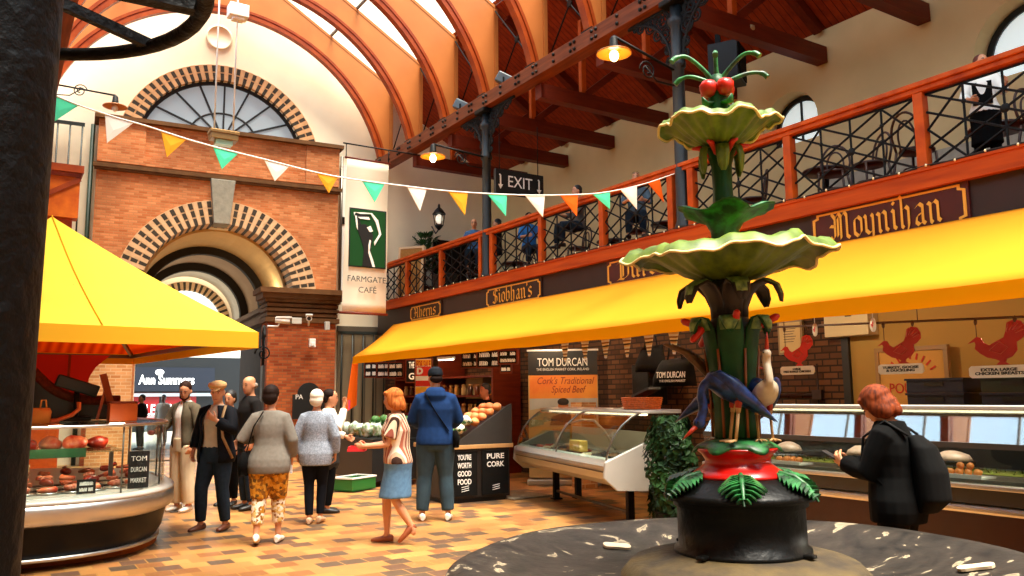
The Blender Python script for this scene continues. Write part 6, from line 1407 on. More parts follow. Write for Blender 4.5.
b = MB(); b.box((0, 0, p.z-1.45), (.46, .12, .14), 0, 0, Matrix.Rotation(.32, 3, 'Y')); part('display', b, M_black, t, bevel=.015); b = MB(); b.tube([(0, 0, -.17), (0, 0, p.z-1.45)], .03, 8); b.b2((-.15, -.12, -.175), (.15, .12, -.13)); part('stand', b, M_iron, t)
a_, c_ = on(103, 374, 10.4), on(116, 400, 10.4); t = thing('wooden_prop', 'slanting brown wooden prop beside the scale on the kiosk', 'prop', (c_.x, 10.4, 1.28)); b = MB(); b.bar(a_, (c_.x, c_.y, 1.28), .06, .07); part('slat', b, M_ribd, t, world=True); b = MB(); b.bar((on(98, 399, 10.4).x, 10.4, 1.29), on(107, 384, 10.4), .03, .03); part('brace', b, M_ribd, t, world=True)
p = on(121, 412, 10.2); t = thing('wooden_box', 'red-brown wooden box on the glass top of the kiosk', 'box', (p.x, 10.1, 1.275)); b = MB(); b.b2((-.14, -.12, 0), (.14, .12, .2)); part('box', b, M_ribd, t, bevel=.006); b = MB(); b.b2((-.15, -.13, .2), (.15, .13, .22)); part('lid', b, M_tie, t)
pts = [on(x, y, 10.3) for x, y in ((79, 402), (79, 409), (72, 415), (58, 420), (50, 425))]; t = thing('orange_arm', 'orange bent metal arm resting on the kiosk top', 'bracket', (pts[-1].x, 10.3, 1.28)); pts[-1].z = 1.29; b = MB(); b.tube(pts, .045, 8, flat=.5); b.b2((pts[-1].x-.1, 10.2, 1.275), (pts[-1].x+.08, 10.4, 1.3)); part('arm', b, mat('burnt_orange', '#c2551a', .6), t, world=True)
p = on(36, 420, 10.0); t = thing('kraft_bag', 'orange-brown carrier bag on the kiosk top next to the pole', 'bag', (p.x, 10.0, 1.275)); b = MB(); b.loft([((0, 0, 0), (.13, 0, 0), (0, .08, 0)), ((0, 0, .12), (.14, 0, 0), (0, .07, 0)), ((0, 0, .16), (.12, 0, 0), (0, .03, 0))], 8); part('bag', b, mat('kraft_orange', '#b8692c', .8), t); b = MB(); [b.tube([(s-.03, 0, .15), (s-.02, 0, .24), (s+.02, 0, .24), (s+.03, 0, .15)], .009, 5) for s in (-.07, .06)]; part('handle', b, mat('kraft_orange', '#b8692c'), t)
b = MB(); e0 = EWM @ V((-6.9, -.35, 0)); b.b2((-7.0, -.42, 0), (-6.1, -.36, 3.3)); ew(struct('trim_14', b, M_brickl))
# ---- shop across the street
YS = 42.0
s0, s1 = PY(129, 367, YS), PY(203, 391, YS)
t = thing('shopfront', 'navy shopfront with white lettering and red SALE windows across the street', 'shop', ((s0.x+s1.x)/2, YS, 0))
W2 = (s1.x-s0.x)/2+.5; zt_, zb_ = s0.z, s1.z
b = MB(); b.b2((-W2, 0, 0), (W2+2.5, .3, zt_+.5)); part('frame', b, mat('charcoal_front', '#030405', .5), t); b = MB(); b.b2((-W2+.1, -.1, zb_), (W2, 0, zt_)); part('fascia', b, mat('navy_fascia', '#050f22', .5), t)
b = MB(); b.b2((-W2, -.14, zb_-.25), (W2, 0, zb_-.1)); part('ledge', b, mat('pale_ledge', '#8d959c', .5), t)
text_part('Ann Summers', .62, mat('lit_white', '#ffffff', .5, emit=('#ffffff', 1.2)), t, face_M((0, -.12, (zt_+zb_)/2-.05), (1, 0, 0), (0, 0, 1)), width=(s1.x-s0.x)*.74, bold=.012)
b = MB(); b.ell((-.35, -.12, (zt_+zb_)/2+.32), (.2, .03, .14), 10, 6); part('emblem', b, mat('lit_white', '#ffffff'), t)
for px0, px1 in ((131, 159), (162, 196)):
    x0, x1 = PY(px0, 400, YS).x-t.location.x, PY(px1, 400, YS).x-t.location.x; zz = PY(145, 393, YS).z
    b = MB(); b.b2((x0, -.05, .5), (x1, .0, zz)); wv = part('display_window', b, mat('sale_red', '#8c060c', .4), t)
    b = MB(); b.b2((x0, -.055, .5), (x1, -.05, .72)); part('pink_band', b, mat('sale_pink', '#f08a8a', .5), wv)
    text_part('SALE', .7, mat('lit_white', '#ffffff'), wv, face_M(((x0+x1)/2, -.06, .98), (1, 0, 0), (0, 0, 1)), width=(x1-x0)*.72, bold=.01)
# dark gate folded back in the passage
t = thing('iron_gate', 'dark iron and timber gate folded back beside the red brick pillar', 'gate', EWM @ V((-3.2, -.98, 0)), -SK+radians(82))
b = MB(); b.b2((-.5, -.03, .05), (.5, .03, 2.3)); part('boards', b, mat('dark_gate', '#1d1812', .6), t)
b = MB(); [b.tube([(-.45+.15*i, 0, 2.3), (-.45+.15*i, 0, 3.0+.25*sin(pi*i/6))], .018, 5) for i in range(7)]; b.tube([(-.5+1.0*i/12, 0, 3.0+.28*sin(pi*i/12)) for i in range(13)], .03, 6); b.tube(spiral((0, 2.6), .2, 1.5, 0), .02, 5); part('iron_bars', b, M_iron, t)

# uplighter strip on the cornice inside the passage
t = thing('strip_light', 'bright strip light on the cornice just inside the brick archway', 'lamp', EWM @ V((-2.5, 1.0, 4.12)), -SK)
b = MB(); b.b2((-.06, -.6, 0), (.06, .6, .05)); part('housing', b, M_alu, t); b = MB(); b.b2((-.05, -.58, .05), (.05, .58, .08)); part('tube', b, mat('glow_tube', '#ffffff'), t)
# ================================================================ PEOPLE
M_skin = mat('skin', '#c98a63', .5, noise=(6, .06)); M_skinr = mat('skin_ruddy', '#c2714c', .5, noise=(6, .06)); M_shoe_w = mat('white_shoe', '#e2d8c8', .5); M_shoe_b = mat('black_shoe', '#15120f', .5); M_shoe_br = mat('brown_shoe', '#5a2c16', .45)
M_eye = mat('eye_dark', '#1a0f0a', .3); M_lip = mat('lip', '#9c4a3a', .5)
def hand_mesh(w, d, ref, side, curl=.5):
    """palm, four separate bent fingers and a thumb off the side of the palm, in body space"""
    d = d.normalized(); t = (ref-d*ref.dot(d)); t = t.normalized() if t.length > .05 else d.orthogonal().normalized()
    n = d.cross(t)*side                                   # palm normal, towards the body for a hanging arm
    b = MB(); b.loft([(w-d*.03, t*.024, n*.02), (w, t*.027, n*.02), (w+d*.03, t*.036, n*.017), (w+d*.065, t*.041, n*.015), (w+d*.09, t*.039, n*.012), (w+d*.095, t*.03, n*.008)], 12)
    for k, (o, L) in enumerate(((.030, .068), (.010, .078), (-.010, .072), (-.030, .056))):
        p = w+d*.082+t*o; q = [p-d*.02]; a = .12
        for f in (.45, .32, .23):
            a += curl*(.55+.08*k); q.append(q[-1]+(d*cos(a)+n*sin(a)+t*o*.6)*(L*f+(.02 if f == .45 else 0)))
        b.tube(q, [.0095, .009, .008, .0065], 8)
    q = [w+d*.02+t*.022, w+d*.04+t*.045+n*.01, w+d*.065+t*.056+n*.022*(1+curl), w+d*.085+t*.052+n*.035*(1+curl)]
    b.tube(q, [.013, .012, .0105, .008], 8); return b
def lerpsec(S, z):
    for (a, b_) in zip(S, S[1:]):
        if a[0] <= z <= b_[0]:
            u = (z-a[0])/(b_[0]-a[0]); return [x+(y-x)*u for x, y in zip(a, b_)]
    return list(S[0] if z < S[0][0] else S[-1])
def person(label, loc, face, h=1.7, fem=False, vox=.013, lean=0., skin=None, head=(0, 0), ra=None, la=None, rl=None, ll=None, group=None, build=1.0, bare_leg=False, curl=.5, seated=False, name='person'):
    t = thing(name, label, 'person', loc, radians(face)-pi/2, group); s = h/1.75
    P = dict(t=t, s=s, fem=fem, vox=vox, lean=lean, build=build)
    k = .92 if fem else 1.0
    sh = .175*k*(.5+.5*build)
    P['ra'] = ra or ((sh+.06, -.03, 1.14), (sh+.05, .06, .9)); P['la'] = la or ((-sh-.06, -.03, 1.14), (-sh-.05, .06, .9))
    P['rl'] = rl or ((.095, .02, .5), (.1, -.02, .09)); P['ll'] = ll or ((-.095, .02, .5), (-.1, -.02, .09))
    P['sh'] = ((sh-.012, 0, 1.385), (-sh+.012, 0, 1.385))
    B = build
    P['secs'] = [(.80, .145*B, .105*B, 0), (.88, .165*B*(1.06 if fem else 1), .118*B, -.01), (.97, .158*B*(1.05 if fem else 1), .115*B, 0), (1.07, .135*B*k, .102*B, .005), (1.18, .142*B*k, .108*B, .008), (1.29, .163*B*k, .12*B, .008), (1.37, .165*k, .105, 0), (1.425, .125*k, .085, -.005), (1.468, .072, .065, -.01), (1.5, .055, .058, -.01)]
    def T(p, up=True):
        x, y, z = p
        if up and lean and z > .95: dz = z-.95; y = y+dz*sin(lean); z = .95+dz*cos(lean)
        return V((x, y, z))*s
    P['T'] = T
    hy, hp = head
    HM = Matrix.Translation((0, 0, 1.52)) @ Matrix.Rotation(radians(hy), 4, 'Z') @ Matrix.Rotation(radians(hp), 4, 'X') @ Matrix.Translation((0, 0, -1.52))
    P['H'] = lambda p: T(HM @ V(p))
    b = MB()
    b.loft([(T((0, y, z)), V((rx*s, 0, 0)), V((0, ry*s, 0))) for z, rx, ry, y in P['secs']], 16)
    b.tube([T((0, -.012, 1.44)), T((0, -.002, 1.5)), P['H']((0, .0, 1.58))], [.062*s*k, .055*s*k, .055*s*k], 12)
    hs = [(1.522, .03, .034, .062), (1.54, .047, .055, .045), (1.575, .06, .078, .03), (1.62, .068, .09, .018), (1.665, .073, .097, .008), (1.705, .068, .09, .004), (1.737, .046, .062, .002), (1.75, .012, .016, 0)]
    HR = lambda v: (P['H'](V((0, 0, 1.6))+V(v))-P['H']((0, 0, 1.6)))
    b.loft([(P['H']((0, y, z)), HR((rx, 0, 0)), HR((0, ry, 0))) for z, rx, ry, y in hs], 16)
    b.loft([(P['H']((0, .098, 1.655)), HR((.008, 0, 0)), HR((0, .01, 0))), (P['H']((0, .108, 1.62)), HR((.013, 0, 0)), HR((0, .016, 0))), (P['H']((0, .108, 1.598)), HR((.018, 0, 0)), HR((0, .018, 0))), (P['H']((0, .095, 1.588)), HR((.012, 0, 0)), HR((0, .01, 0)))], 8)
    for sg in (1, -1): b.ell(P['H']((sg*.073, .005, 1.622)), (.013*s, .024*s, .034*s), 8, 6)
    for key, i in (('ra', 0), ('la', 1)):
        S_ = V(P['sh'][i]); e, w = V(P[key][0]), V(P[key][1])
        b.tube([T(S_+V((-.05 if i == 0 else .05, 0, -.01))), T(S_), T(S_.lerp(e, .4)), T(e), T(e.lerp(w, .35)), T(w)], [.055*s, .052*s*k, .047*s*k, .038*s*k, .037*s*k, .025*s*k], 10)
    for key, sg in (('rl', 1), ('ll', -1)):
        kn, an = V(P[key][0]), V(P[key][1]); hp_ = V((sg*.085*B, 0, .88))
        if seated: hp_ = V((sg*.09, .0, .86))
        b.tube([T(hp_), T(hp_.lerp(kn, .35), False), T(kn, False), T(kn.lerp(an, .35), False), T(kn.lerp(an, .8), False), T(an, False)], [.09*s*B, .08*s*B, .054*s, .054*s, .036*s, .034*s], 12)
        b.tube([T(an, False), T(an+V((0, .03, -.035)), False)], [.035*s, .035*s], 8)
    o = part('body', b, skin or M_skin, t, remesh=vox*s, smooth=2)
    bm = bmesh.new(); bm.from_mesh(o.data)
    for key, sd in (('ra', 1), ('la', -1)):
        e, w = T(P[key][0]), T(P[key][1]); hb = hand_mesh(w/s, (w-e)/s, V((0, .5, 1)), -sd, curl); hb.xform(Matrix.Scale(s, 4))
        tmp = part('h', hb, skin or M_skin, None, remesh=.0045, smooth=1); bm.from_mesh(tmp.data); bpy.data.objects.remove(tmp)
    bm.to_mesh(o.data); bm.free(); o.data.polygons.foreach_set('use_smooth', [True]*len(o.data.polygons))
    for sg in (1, -1):
        b = MB(); b.ell(P['H']((sg*.03, .099, 1.642)), (.0105*s, .006*s, .006*s), 8, 6); part('eye', b, M_eye, t)
        b = MB(); b.tube([P['H']((sg*.014, .104, 1.662)), P['H']((sg*.032, .103, 1.667)), P['H']((sg*.048, .093, 1.66))], .0045*s, 5); part('eyebrow', b, M_eye, t)
    b = MB(); b.tube([P['H']((-.022, .1, 1.563)), P['H']((0, .108, 1.565)), P['H']((.022, .1, 1.563))], [.003*s, .006*s, .003*s], 6); part('lips', b, M_lip, t)
    return P
def top(P, m, name='top', z0=.86, z1=1.47, inf=.022, sleeve=.92, flare=0., open_=0, loose=0, vox=None, cuff=.01, hood=False):
    s, T = P['s'], P['T']; t = P['t']; b = MB(); zs = [z0+(z1-z0)*i/9 for i in range(10)]; S = []
    for z in zs:
        _, rx, ry, y = lerpsec(P['secs'], max(.8, z)); f = flare*max(0, (1.15-z))
        S.append((z, rx+inf+f+(loose if z < 1.38 else 0), ry+inf+f*.8+(loose if z < 1.38 else 0), y))
    if open_:
        n = 22; vs = []
        for z, rx, ry, y in S:
            g = open_*(1-.25*(z-z0)/(z1-z0))
            for j in range(n+1):
                a = pi/2+g+(2*pi-2*g)*j/n; vs.append(T((rx*cos(a), y+ry*sin(a), z)))
        N1 = n+1; outer = len(vs); inn = [V(v)-(V(v)-T((0, S[i//N1][3], S[i//N1][0]))).normalized()*.012 for i, v in enumerate(vs)]
        fs = [(i*N1+j, i*N1+j+1, (i+1)*N1+j+1, (i+1)*N1+j) for i in range(len(S)-1) for j in range(n)]
        b.add(vs+inn, fs+[tuple(outer+q for q in reversed(f)) for f in fs]+[(j+1, j, outer+j, outer+j+1) for j in range(n)]+[((len(S)-1)*N1+j, (len(S)-1)*N1+j+1, outer+(len(S)-1)*N1+j+1, outer+(len(S)-1)*N1+j) for j in range(n)]
              +[(i*N1, (i+1)*N1, outer+(i+1)*N1, outer+i*N1) for i in range(len(S)-1)]+[((i+1)*N1+n, i*N1+n, outer+i*N1+n, outer+(i+1)*N1+n) for i in range(len(S)-1)], 0, True)
    else:
        b.loft([(T((0, y, z)), V((rx*s, 0, 0)), V((0, ry*s, 0))) for z, rx, ry, y in S], 18)
    for key, i in (('ra', 0), ('la', 1)):
        S_ = V(P['sh'][i]); e, w = V(P[key][0]), V(P[key][1]); ins = V((-.07 if i == 0 else .07, 0, .012)); q = inf*.75
        pts = [S_+ins, S_+V((0, 0, .0)), S_.lerp(e, .45), e]; rr = [.06+q, .058+q, .052+q, .045+q]
        if sleeve > .5: u = (sleeve-.5)*2; pts += [e.lerp(w, u*.5), e.lerp(w, u)]; rr += [.042+q, .034+q]
        else: pts = pts[:2]+[S_.lerp(e, sleeve*2*.5), S_.lerp(e, sleeve*2)]; rr = [.06+q, .058+q, .054+q, .052+q+cuff]
        b.tube([T(p) for p in pts], [r*s for r in rr], 12)
    if hood: b.loft([(T((0, -.1, 1.36)), V((.09*s, 0, 0)), V((0, .05*s, 0))), (T((0, -.1, 1.43)), V((.13*s, 0, 0)), V((0, .075*s, 0))), (T((0, -.07, 1.5)), V((.115*s, 0, 0)), V((0, .085*s, 0))), (T((0, -.06, 1.53)), V((.08*s, 0, 0)), V((0, .06*s, 0)))], 14)
    if open_: o = part(name, b, m, t, clean=False)
    else: o = part(name, b, m, t, remesh=(vox or P['vox'])*s, smooth=3)
    return o
def legsw(P, m, name='trousers', length=.97, inf=.016, z1=.99, flare=0., vox=None):
    s, T = P['s'], P['T']; b = MB(); B = P['build']
    S = [lerpsec(P['secs'], z) for z in (.80, .86, .92, z1)]
    b.loft([(T((0, q[3], z)), V(((q[1]+inf)*s, 0, 0)), V((0, (q[2]+inf)*s, 0))) for q, z in zip(S, (.80, .86, .92, z1))], 16)
    for key, sg in (('rl', 1), ('ll', -1)):
        kn, an = V(P[key][0]), V(P[key][1]); hp_ = V((sg*.085*B, 0, .88)); pts = [hp_, hp_.lerp(kn, .4), kn]; rr = [.098*B+inf, .085*B+inf, .06+inf+flare*.5]
        u = (length-.5)*2
        if u > 0: pts += [kn.lerp(an, u*.5), kn.lerp(an, u)]; rr += [.057+inf+flare, .043+inf+flare]
        b.tube([T(p, i < 1) for i, p in enumerate(pts)], [r*s for r in rr], 12)
    return part(name, b, m, P['t'], remesh=(vox or P['vox'])*s, smooth=3)
def skirt(P, m, z0=.5, z1=1.0, w0=.19, d0=.15):
    s, T = P['s'], P['T']; b = MB(); n = 6; secs = []
    for i in range(n+1):
        z = z1+(z0-z1)*i/n; _, rx, ry, y = lerpsec(P['secs'], max(.82, z)); u = max(0, (.86-z)/(.86-z0)) if z < .86 else 0
        rx, ry = rx+.02, ry+.022; secs.append((T((0, y+.03*u, z), z > .95), V(((rx+(w0-rx)*u)*s, 0, 0)), V((0, (ry+(d0-ry)*u)*s, 0))))
    b.loft(secs, 20); return part('skirt', b, m, P['t'], remesh=P['vox']*s, smooth=2)
def shoes(P, m, hi=.0, h=.07, pitch=(0, 0)):
    s, T = P['s'], P['T']
    for (key, sg), pt in zip((('rl', 1), ('ll', -1)), pitch):
        an = T(P[key][1], False); b = MB()
        b.loft([((0, -.075, .035), (.018, 0, 0), (0, 0, .03)), ((0, -.06, .045), (.036, 0, 0), (0, 0, .042)), ((0, 0, .045), (.04, 0, 0), (0, 0, .045)), ((0, .08, .032), (.045, 0, 0), (0, 0, .032)), ((0, .15, .026), (.04, 0, 0), (0, 0, .025)), ((0, .185, .02), (.018, 0, 0), (0, 0, .016))], 12)
        b.xform(Matrix.Translation(an-V((0, 0, .085*s)) if not pt else an-V((0, 0, .085*s))) @ Matrix.Translation((0, .1, 0)) @ Matrix.Rotation(-pt, 4, 'X') @ Matrix.Translation((0, -.1, 0)) @ Matrix.Rotation(-.12*sg, 4, 'Z') @ Matrix.Scale(s, 4)); part('shoe', b, m, P['t'])
def hairmat(name, c1, c2):
    return woodmat(name, c1, c2, (34, 34, 5), .75)
def hair(P, m, style='short', vol=1.0):
    b = MB(); H = P['H']; s = P['s']; HR = lambda v: (H(V((0, 0, 1.6))+V(v))-H((0, 0, 1.6)))
    def e(c, r): b.loft([(H((c[0], c[1], c[2]+r[2]*q)), HR((r[0]*sqrt(max(.002, 1-q*q)), 0, 0)), HR((0, r[1]*sqrt(max(.002, 1-q*q)), 0))) for q in (-.99, -.8, -.5, 0, .4, .75, .94, .995)], 14)
    if style == 'short': e((0, -.014, 1.68), (.084*vol, .102*vol, .094*vol)); e((0, -.05, 1.62), (.076*vol, .06*vol, .06))
    elif style == 'fringe': e((0, -.055, 1.62), (.08, .058, .05))
    elif style == 'bob': e((0, -.02, 1.675), (.096*vol, .112*vol, .098*vol)); e((0, -.045, 1.6), (.098*vol, .088*vol, .095)); e((.075*vol, .012, 1.62), (.026, .055, .09)); e((-.075*vol, .012, 1.62), (.026, .055, .09)); e((0, .065, 1.715), (.07*vol, .04, .03)); e((.072*vol, -.03, 1.565), (.042, .06, .065)); e((-.072*vol, -.03, 1.565), (.042, .06, .065)); e((0, -.085, 1.56), (.085*vol, .05, .075))
    elif style == 'crop': e((0, -.02, 1.68), (.092*vol, .106*vol, .094*vol)); e((0, -.055, 1.62), (.088*vol, .07, .085))
    elif style == 'pony': e((0, -.02, 1.675), (.086, .104, .09)); e((0, -.06, 1.62), (.08, .06, .07)); e((0, -.115, 1.63), (.035, .035, .04)); e((.01, -.125, 1.52), (.034, .03, .12)); e((.01, -.12, 1.42), (.025, .025, .09))
    return part('hair', b, m, P['t'], remesh=.009*s, smooth=3)
def shoulder_bag(P, m, c, sz, strap=True, sg=1, name='bag'):
    T, s = P['T'], P['s']; root = None
    b = MB(); b.loft([(V(c)*s+V((0, 0, -sz[2]/2)), V((sz[0]*.42, 0, 0)), V((0, sz[1]*.5, 0))), (V(c)*s+V((0, 0, -sz[2]*.2)), V((sz[0]*.5, 0, 0)), V((0, sz[1]*.55, 0))), (V(c)*s+V((0, 0, sz[2]/2)), V((sz[0]*.4, 0, 0)), V((0, sz[1]*.35, 0)))], 10)
    return b
M_denim = mat('mid_denim', '#2a4a6c', .8, noise=(20, .25)); M_denimd = mat('dark_denim', '#1c2733', .8, noise=(20, .2)); M_navy = mat('navy_cloth', '#0c0e14', .8, noise=(12, .2)); M_blk = mat('black_wool', '#050505', .95, noise=(14, .3))
def ll_(a, o=.1): return a
def SH(P): return P
# --- 1 man in the flat cap
P = person('man in beige flat cap and open navy jacket standing by the round kiosk', (2.32, 10.1, 0), 222, 1.71, head=(20, -12), la=((-.28, .1, 1.18), (-.12, .2, 1.3)), ra=((.29, -.06, 1.17), (.3, .02, .93)), rl=((.13, .08, .5), (.15, .04, .09)), ll=((-.1, 0, .5), (-.12, -.06, .09)), build=1.08)
top(P, mat('stone_tshirt', '#a89a86', .85, noise=(14, .08)), 'shirt', .92, 1.48, .015, .3); top(P, M_navy, 'jacket', .8, 1.47, .036, .93, .06, open_=.62, loose=.012); legsw(P, M_denimd, inf=.018); shoes(P, M_shoe_br)
hair(P, mat('grey_hair', '#8a7f72', .8), 'fringe')
H = P['H']; b = MB(); HR = lambda v: (H(V((0, 0, 1.6))+V(v))-H((0, 0, 1.6)))
b.loft([(H((0, .0, 1.675)), HR((.088, 0, 0)), HR((0, .11, 0))), (H((0, .012, 1.71)), HR((.11, 0, 0)), HR((0, .13, .02))), (H((0, .005, 1.745)), HR((.1, 0, 0)), HR((0, .115, .01))), (H((0, 0, 1.765)), HR((.05, 0, 0)), HR((0, .06, 0)))], 16); b.loft([(H((0, .09, 1.695)), HR((.085, 0, 0)), HR((0, .03, 0))), (H((0, .135, 1.685)), HR((.07, 0, 0)), HR((0, .03, -.008))), (H((0, .165, 1.672)), HR((.035, 0, 0)), HR((0, .012, 0)))], 12); part('flat_cap', b, mat('beige_tweed', '#c09a68', .85, noise=(40, .15)), P['t'], remesh=.009, smooth=3)
b = MB(); T = P['T']; b.tube([T((-.15, .06, 1.47)), T((-.16, .15, 1.3)), T((-.2, .17, 1.1)), T((-.26, .05, .85))], .018, 6, flat=.4); part('bag_strap', b, mat('tan_strap', '#8a6a42', .6), P['t'])
# --- 2 man with white shirt and beige trousers
P = person('bearded man in olive fleece, white collar and cream trousers looking down at the meat', (2.34, 12.05, 0), 215, 1.75, head=(28, -22), ra=((.26, .08, 1.16), (.18, .3, 1.1)), la=((-.25, 0, 1.14), (-.24, .1, .9)))
top(P, M_paper, 'shirt', .98, 1.49, .014, .3); top(P, mat('olive_fleece', '#5a5140', .9, noise=(16, .12)), 'fleece', .86, 1.48, .03, .95, .02, open_=.42); legsw(P, mat('cream_chinos', '#dccaa6', .8, noise=(8, .06)), inf=.028, flare=.01); shoes(P, M_shoe_w); hair(P, mat('dark_brown_hair', '#2c170d', .7), 'short')
b = MB(); H = P['H']; b.tube([H((-.058, .04, 1.6)), H((-.05, .075, 1.56)), H((0, .1, 1.535)), H((.05, .075, 1.56)), H((.058, .04, 1.6))], .014, 8); part('beard', b, mat('dark_brown_hair', '#2c170d'), P['t'])
b = MB(); q = P['T']((.17, .42, 1.07)); b.ell(q, (.05, .05, .035), 10, 6); part('held_packet', b, M_berry, P['t'])
# --- 3 bald man behind
P = person('bald man in a dark pullover behind the woman in the grey cardigan', (3.12, 11.7, 0), 190, 1.82, head=(20, -8)); top(P, mat('charcoal_knit', '#1d1a19', .9), 'pullover', .86, 1.49, .028, .95); legsw(P, M_denimd); shoes(P, M_shoe_b); hair(P, mat('grey_hair', '#8a7f72'), 'fringe')
P = person('person with dark hair half hidden between the cap man and the grey cardigan', (3.0, 12.3, 0), 230, 1.62, fem=True, head=(0, -10)); top(P, M_blk, 'coat', .8, 1.48, .03, .95); legsw(P, M_blk); shoes(P, M_shoe_b); hair(P, mat('black_hair', '#120c0a', .6), 'crop')
# --- 4 grey cardigan
P = person('dark-haired woman in grey cardigan and floral cropped trousers, seen from behind', (2.58, 8.86, 0), 66, 1.64, fem=True, lean=.03, head=(-8, -4), ra=((.25, -.02, 1.14), (.24, .1, .94)), la=((-.3, -.02, 1.16), (-.2, .16, 1.16)), rl=((.1, .1, .5), (.11, .1, .09)), ll=((-.09, -.02, .5), (-.1, -.12, .1)), build=1.05)
top(P, mat('grey_knit', '#756f66', .9, noise=(30, .1)), 'cardigan', .78, 1.48, .034, .94, .12); 
M_flor = wavemat('floral_print', ['#e8dcc6', '#e8dcc6', '#b07a2a', '#e2d5bd', '#8a5a22', '#cfae6a'], 38, vor=True); legsw(P, M_flor, length=.84, inf=.022); o = legsw(P, wavemat('orange_print', ['#b5781f', '#8a5a22', '#d09a3a', '#6a4a22', '#c98a2a'], 34, vor=True), 'tunic_hem', length=.3, inf=.036, z1=.9); shoes(P, M_shoe_w, pitch=(0, .25)); hair(P, mat('dark_hair', '#1f110b', .7), 'crop', 1.03)
b = MB(); T = P['T']; b.tube([T((-.06, -.13, 1.47)), T((-.16, -.15, 1.3)), T((-.24, -.08, 1.0))], .014, 6, flat=.5); part('bag_strap', b, M_blk, P['t']); b = MB(); b.loft([(T((-.27, -.02, .76)), V((.05, 0, 0)), V((0, .13, 0))), (T((-.27, -.02, .9)), V((.06, 0, 0)), V((0, .15, 0))), (T((-.26, -.02, 1.02)), V((.03, 0, 0)), V((0, .12, 0)))], 10); part('handbag', b, M_blk, P['t'])
b = MB(); q = T((.23, .15, .83)); b.box(q, (.02, .09, .13)); part('held_card', b, M_paper, P['t'])
# --- 5 grey coat
P = person('white-haired woman in a pale blue-grey tweed coat, seen from behind', (3.47, 9.95, 0), 60, 1.6, fem=True, ra=((.26, -.02, 1.14), (.25, .06, .9)), la=((-.26, -.02, 1.14), (-.25, .04, .9)), rl=((.08, .06, .5), (.07, .02, .1)), ll=((-.08, 0, .5), (-.06, -.05, .09)), build=1.06)
top(P, mat('blue_grey_tweed', '#8c94a0', .9, noise=(60, .3, .3)), 'coat', .76, 1.48, .036, .95, .05); legsw(P, M_navy, inf=.008); shoes(P, mat('beige_shoe', '#c09a78', .6)); hair(P, mat('white_hair', '#e6dcc8', .8), 'crop', 1.04)
# --- 6 white top with phone
P = person('dark-haired woman in a white top with ponytail, holding a pink phone to her face', (3.92, 10.75, 0), -12, 1.62, fem=True, head=(-10, -6), ra=((.24, .12, 1.2), (.12, .2, 1.5)), la=((-.24, .06, 1.16), (-.16, .28, 1.06)))
top(P, mat('white_jersey', '#e9dfd0', .85), 'jersey', .9, 1.48, .024, .95); legsw(P, M_blk)
b = MB(); T, s = P['T'], P['s']; b.loft([(T((0, -.02, z), z > .95), V((r*s, 0, 0)), V((0, (r-.04)*s, 0))) for z, r in ((.62, .2), (.7, .225), (.85, .205), (.97, .18))], 16); b.jitter(.02, 9); part('tied_jacket', b, mat('charcoal_wrap', '#34322f', .9, noise=(12, .3)), P['t'], remesh=.012, smooth=2)
shoes(P, M_shoe_b); hair(P, mat('dark_hair', '#1f110b'), 'pony'); b = MB(); b.box(T((.1, .27, 1.53)), (.07, .02, .13)); part('pink_phone', b, mat('hot_pink', '#d8305a', .4), P['t'])
# --- 7 auburn woman with blue skirt
P = person('auburn-haired woman in a patterned top and blue denim skirt walking with a red tray', (3.72, 8.1, 0), 152, 1.6, fem=True, lean=.06, head=(-6, -8), la=((-.21, .1, 1.12), (-.14, .36, 1.1)), ra=((.21, .1, 1.12), (.14, .36, 1.1)), rl=((.09, .13, .5), (.09, .12, .09)), ll=((-.09, .02, .5), (-.09, -.2, .15)), build=1.22)
top(P, wavemat('striped_blouse', ['#c9a58c', '#8a4a3a', '#d8c0a4', '#3e2a22', '#c49a7e', '#e2d2ba', '#a8614c'], 2.3, 'X', .85, .4), 'blouse', .9, 1.47, .026, .36); skirt(P, mat('blue_denim_skirt', '#5d84a8', .85, noise=(24, .15)), .52, .99, .215, .19); shoes(P, mat('tan_shoe', '#8a4522', .5), pitch=(0, .7)); hair(P, hairmat('auburn_hair', '#8a3c10', '#d07a34'), 'bob', 1.0)
T = P['T']; b = MB(); b.box(T((0, .46, 1.06)), (.26, .18, .025), 0, 0); b.plate([(-.13, -.09), (.13, -.09), (.13, .09), (-.13, .09)], [[(-.12, -.08), (.12, -.08), (.12, .08), (-.12, .08)]], lambda u, v, w: T((u, .46+v, 1.07+w)), 0, .03)
b.xform(Matrix.Translation(P['t'].location) @ Matrix.Rotation(P['t'].rotation_euler.z, 4, 'Z')); solo('red_tray', b, mat('tray_red', '#c8242a', .5), 'flat red tray carried by the auburn-haired woman', 'tray', clean=False)
b = MB(); b.tube([T((-.14, .03, 1.0)), T((-.13, .13, 1.2)), T((-.09, .08, 1.46))], .02, 6, flat=.4); b.tube([T((.14, .03, 1.0)), T((.13, .13, 1.2)), T((.09, .08, 1.46))], .02, 6, flat=.4); part('waistcoat_edge', b, mat('dark_braid', '#4a2c22', .8), P['t'])
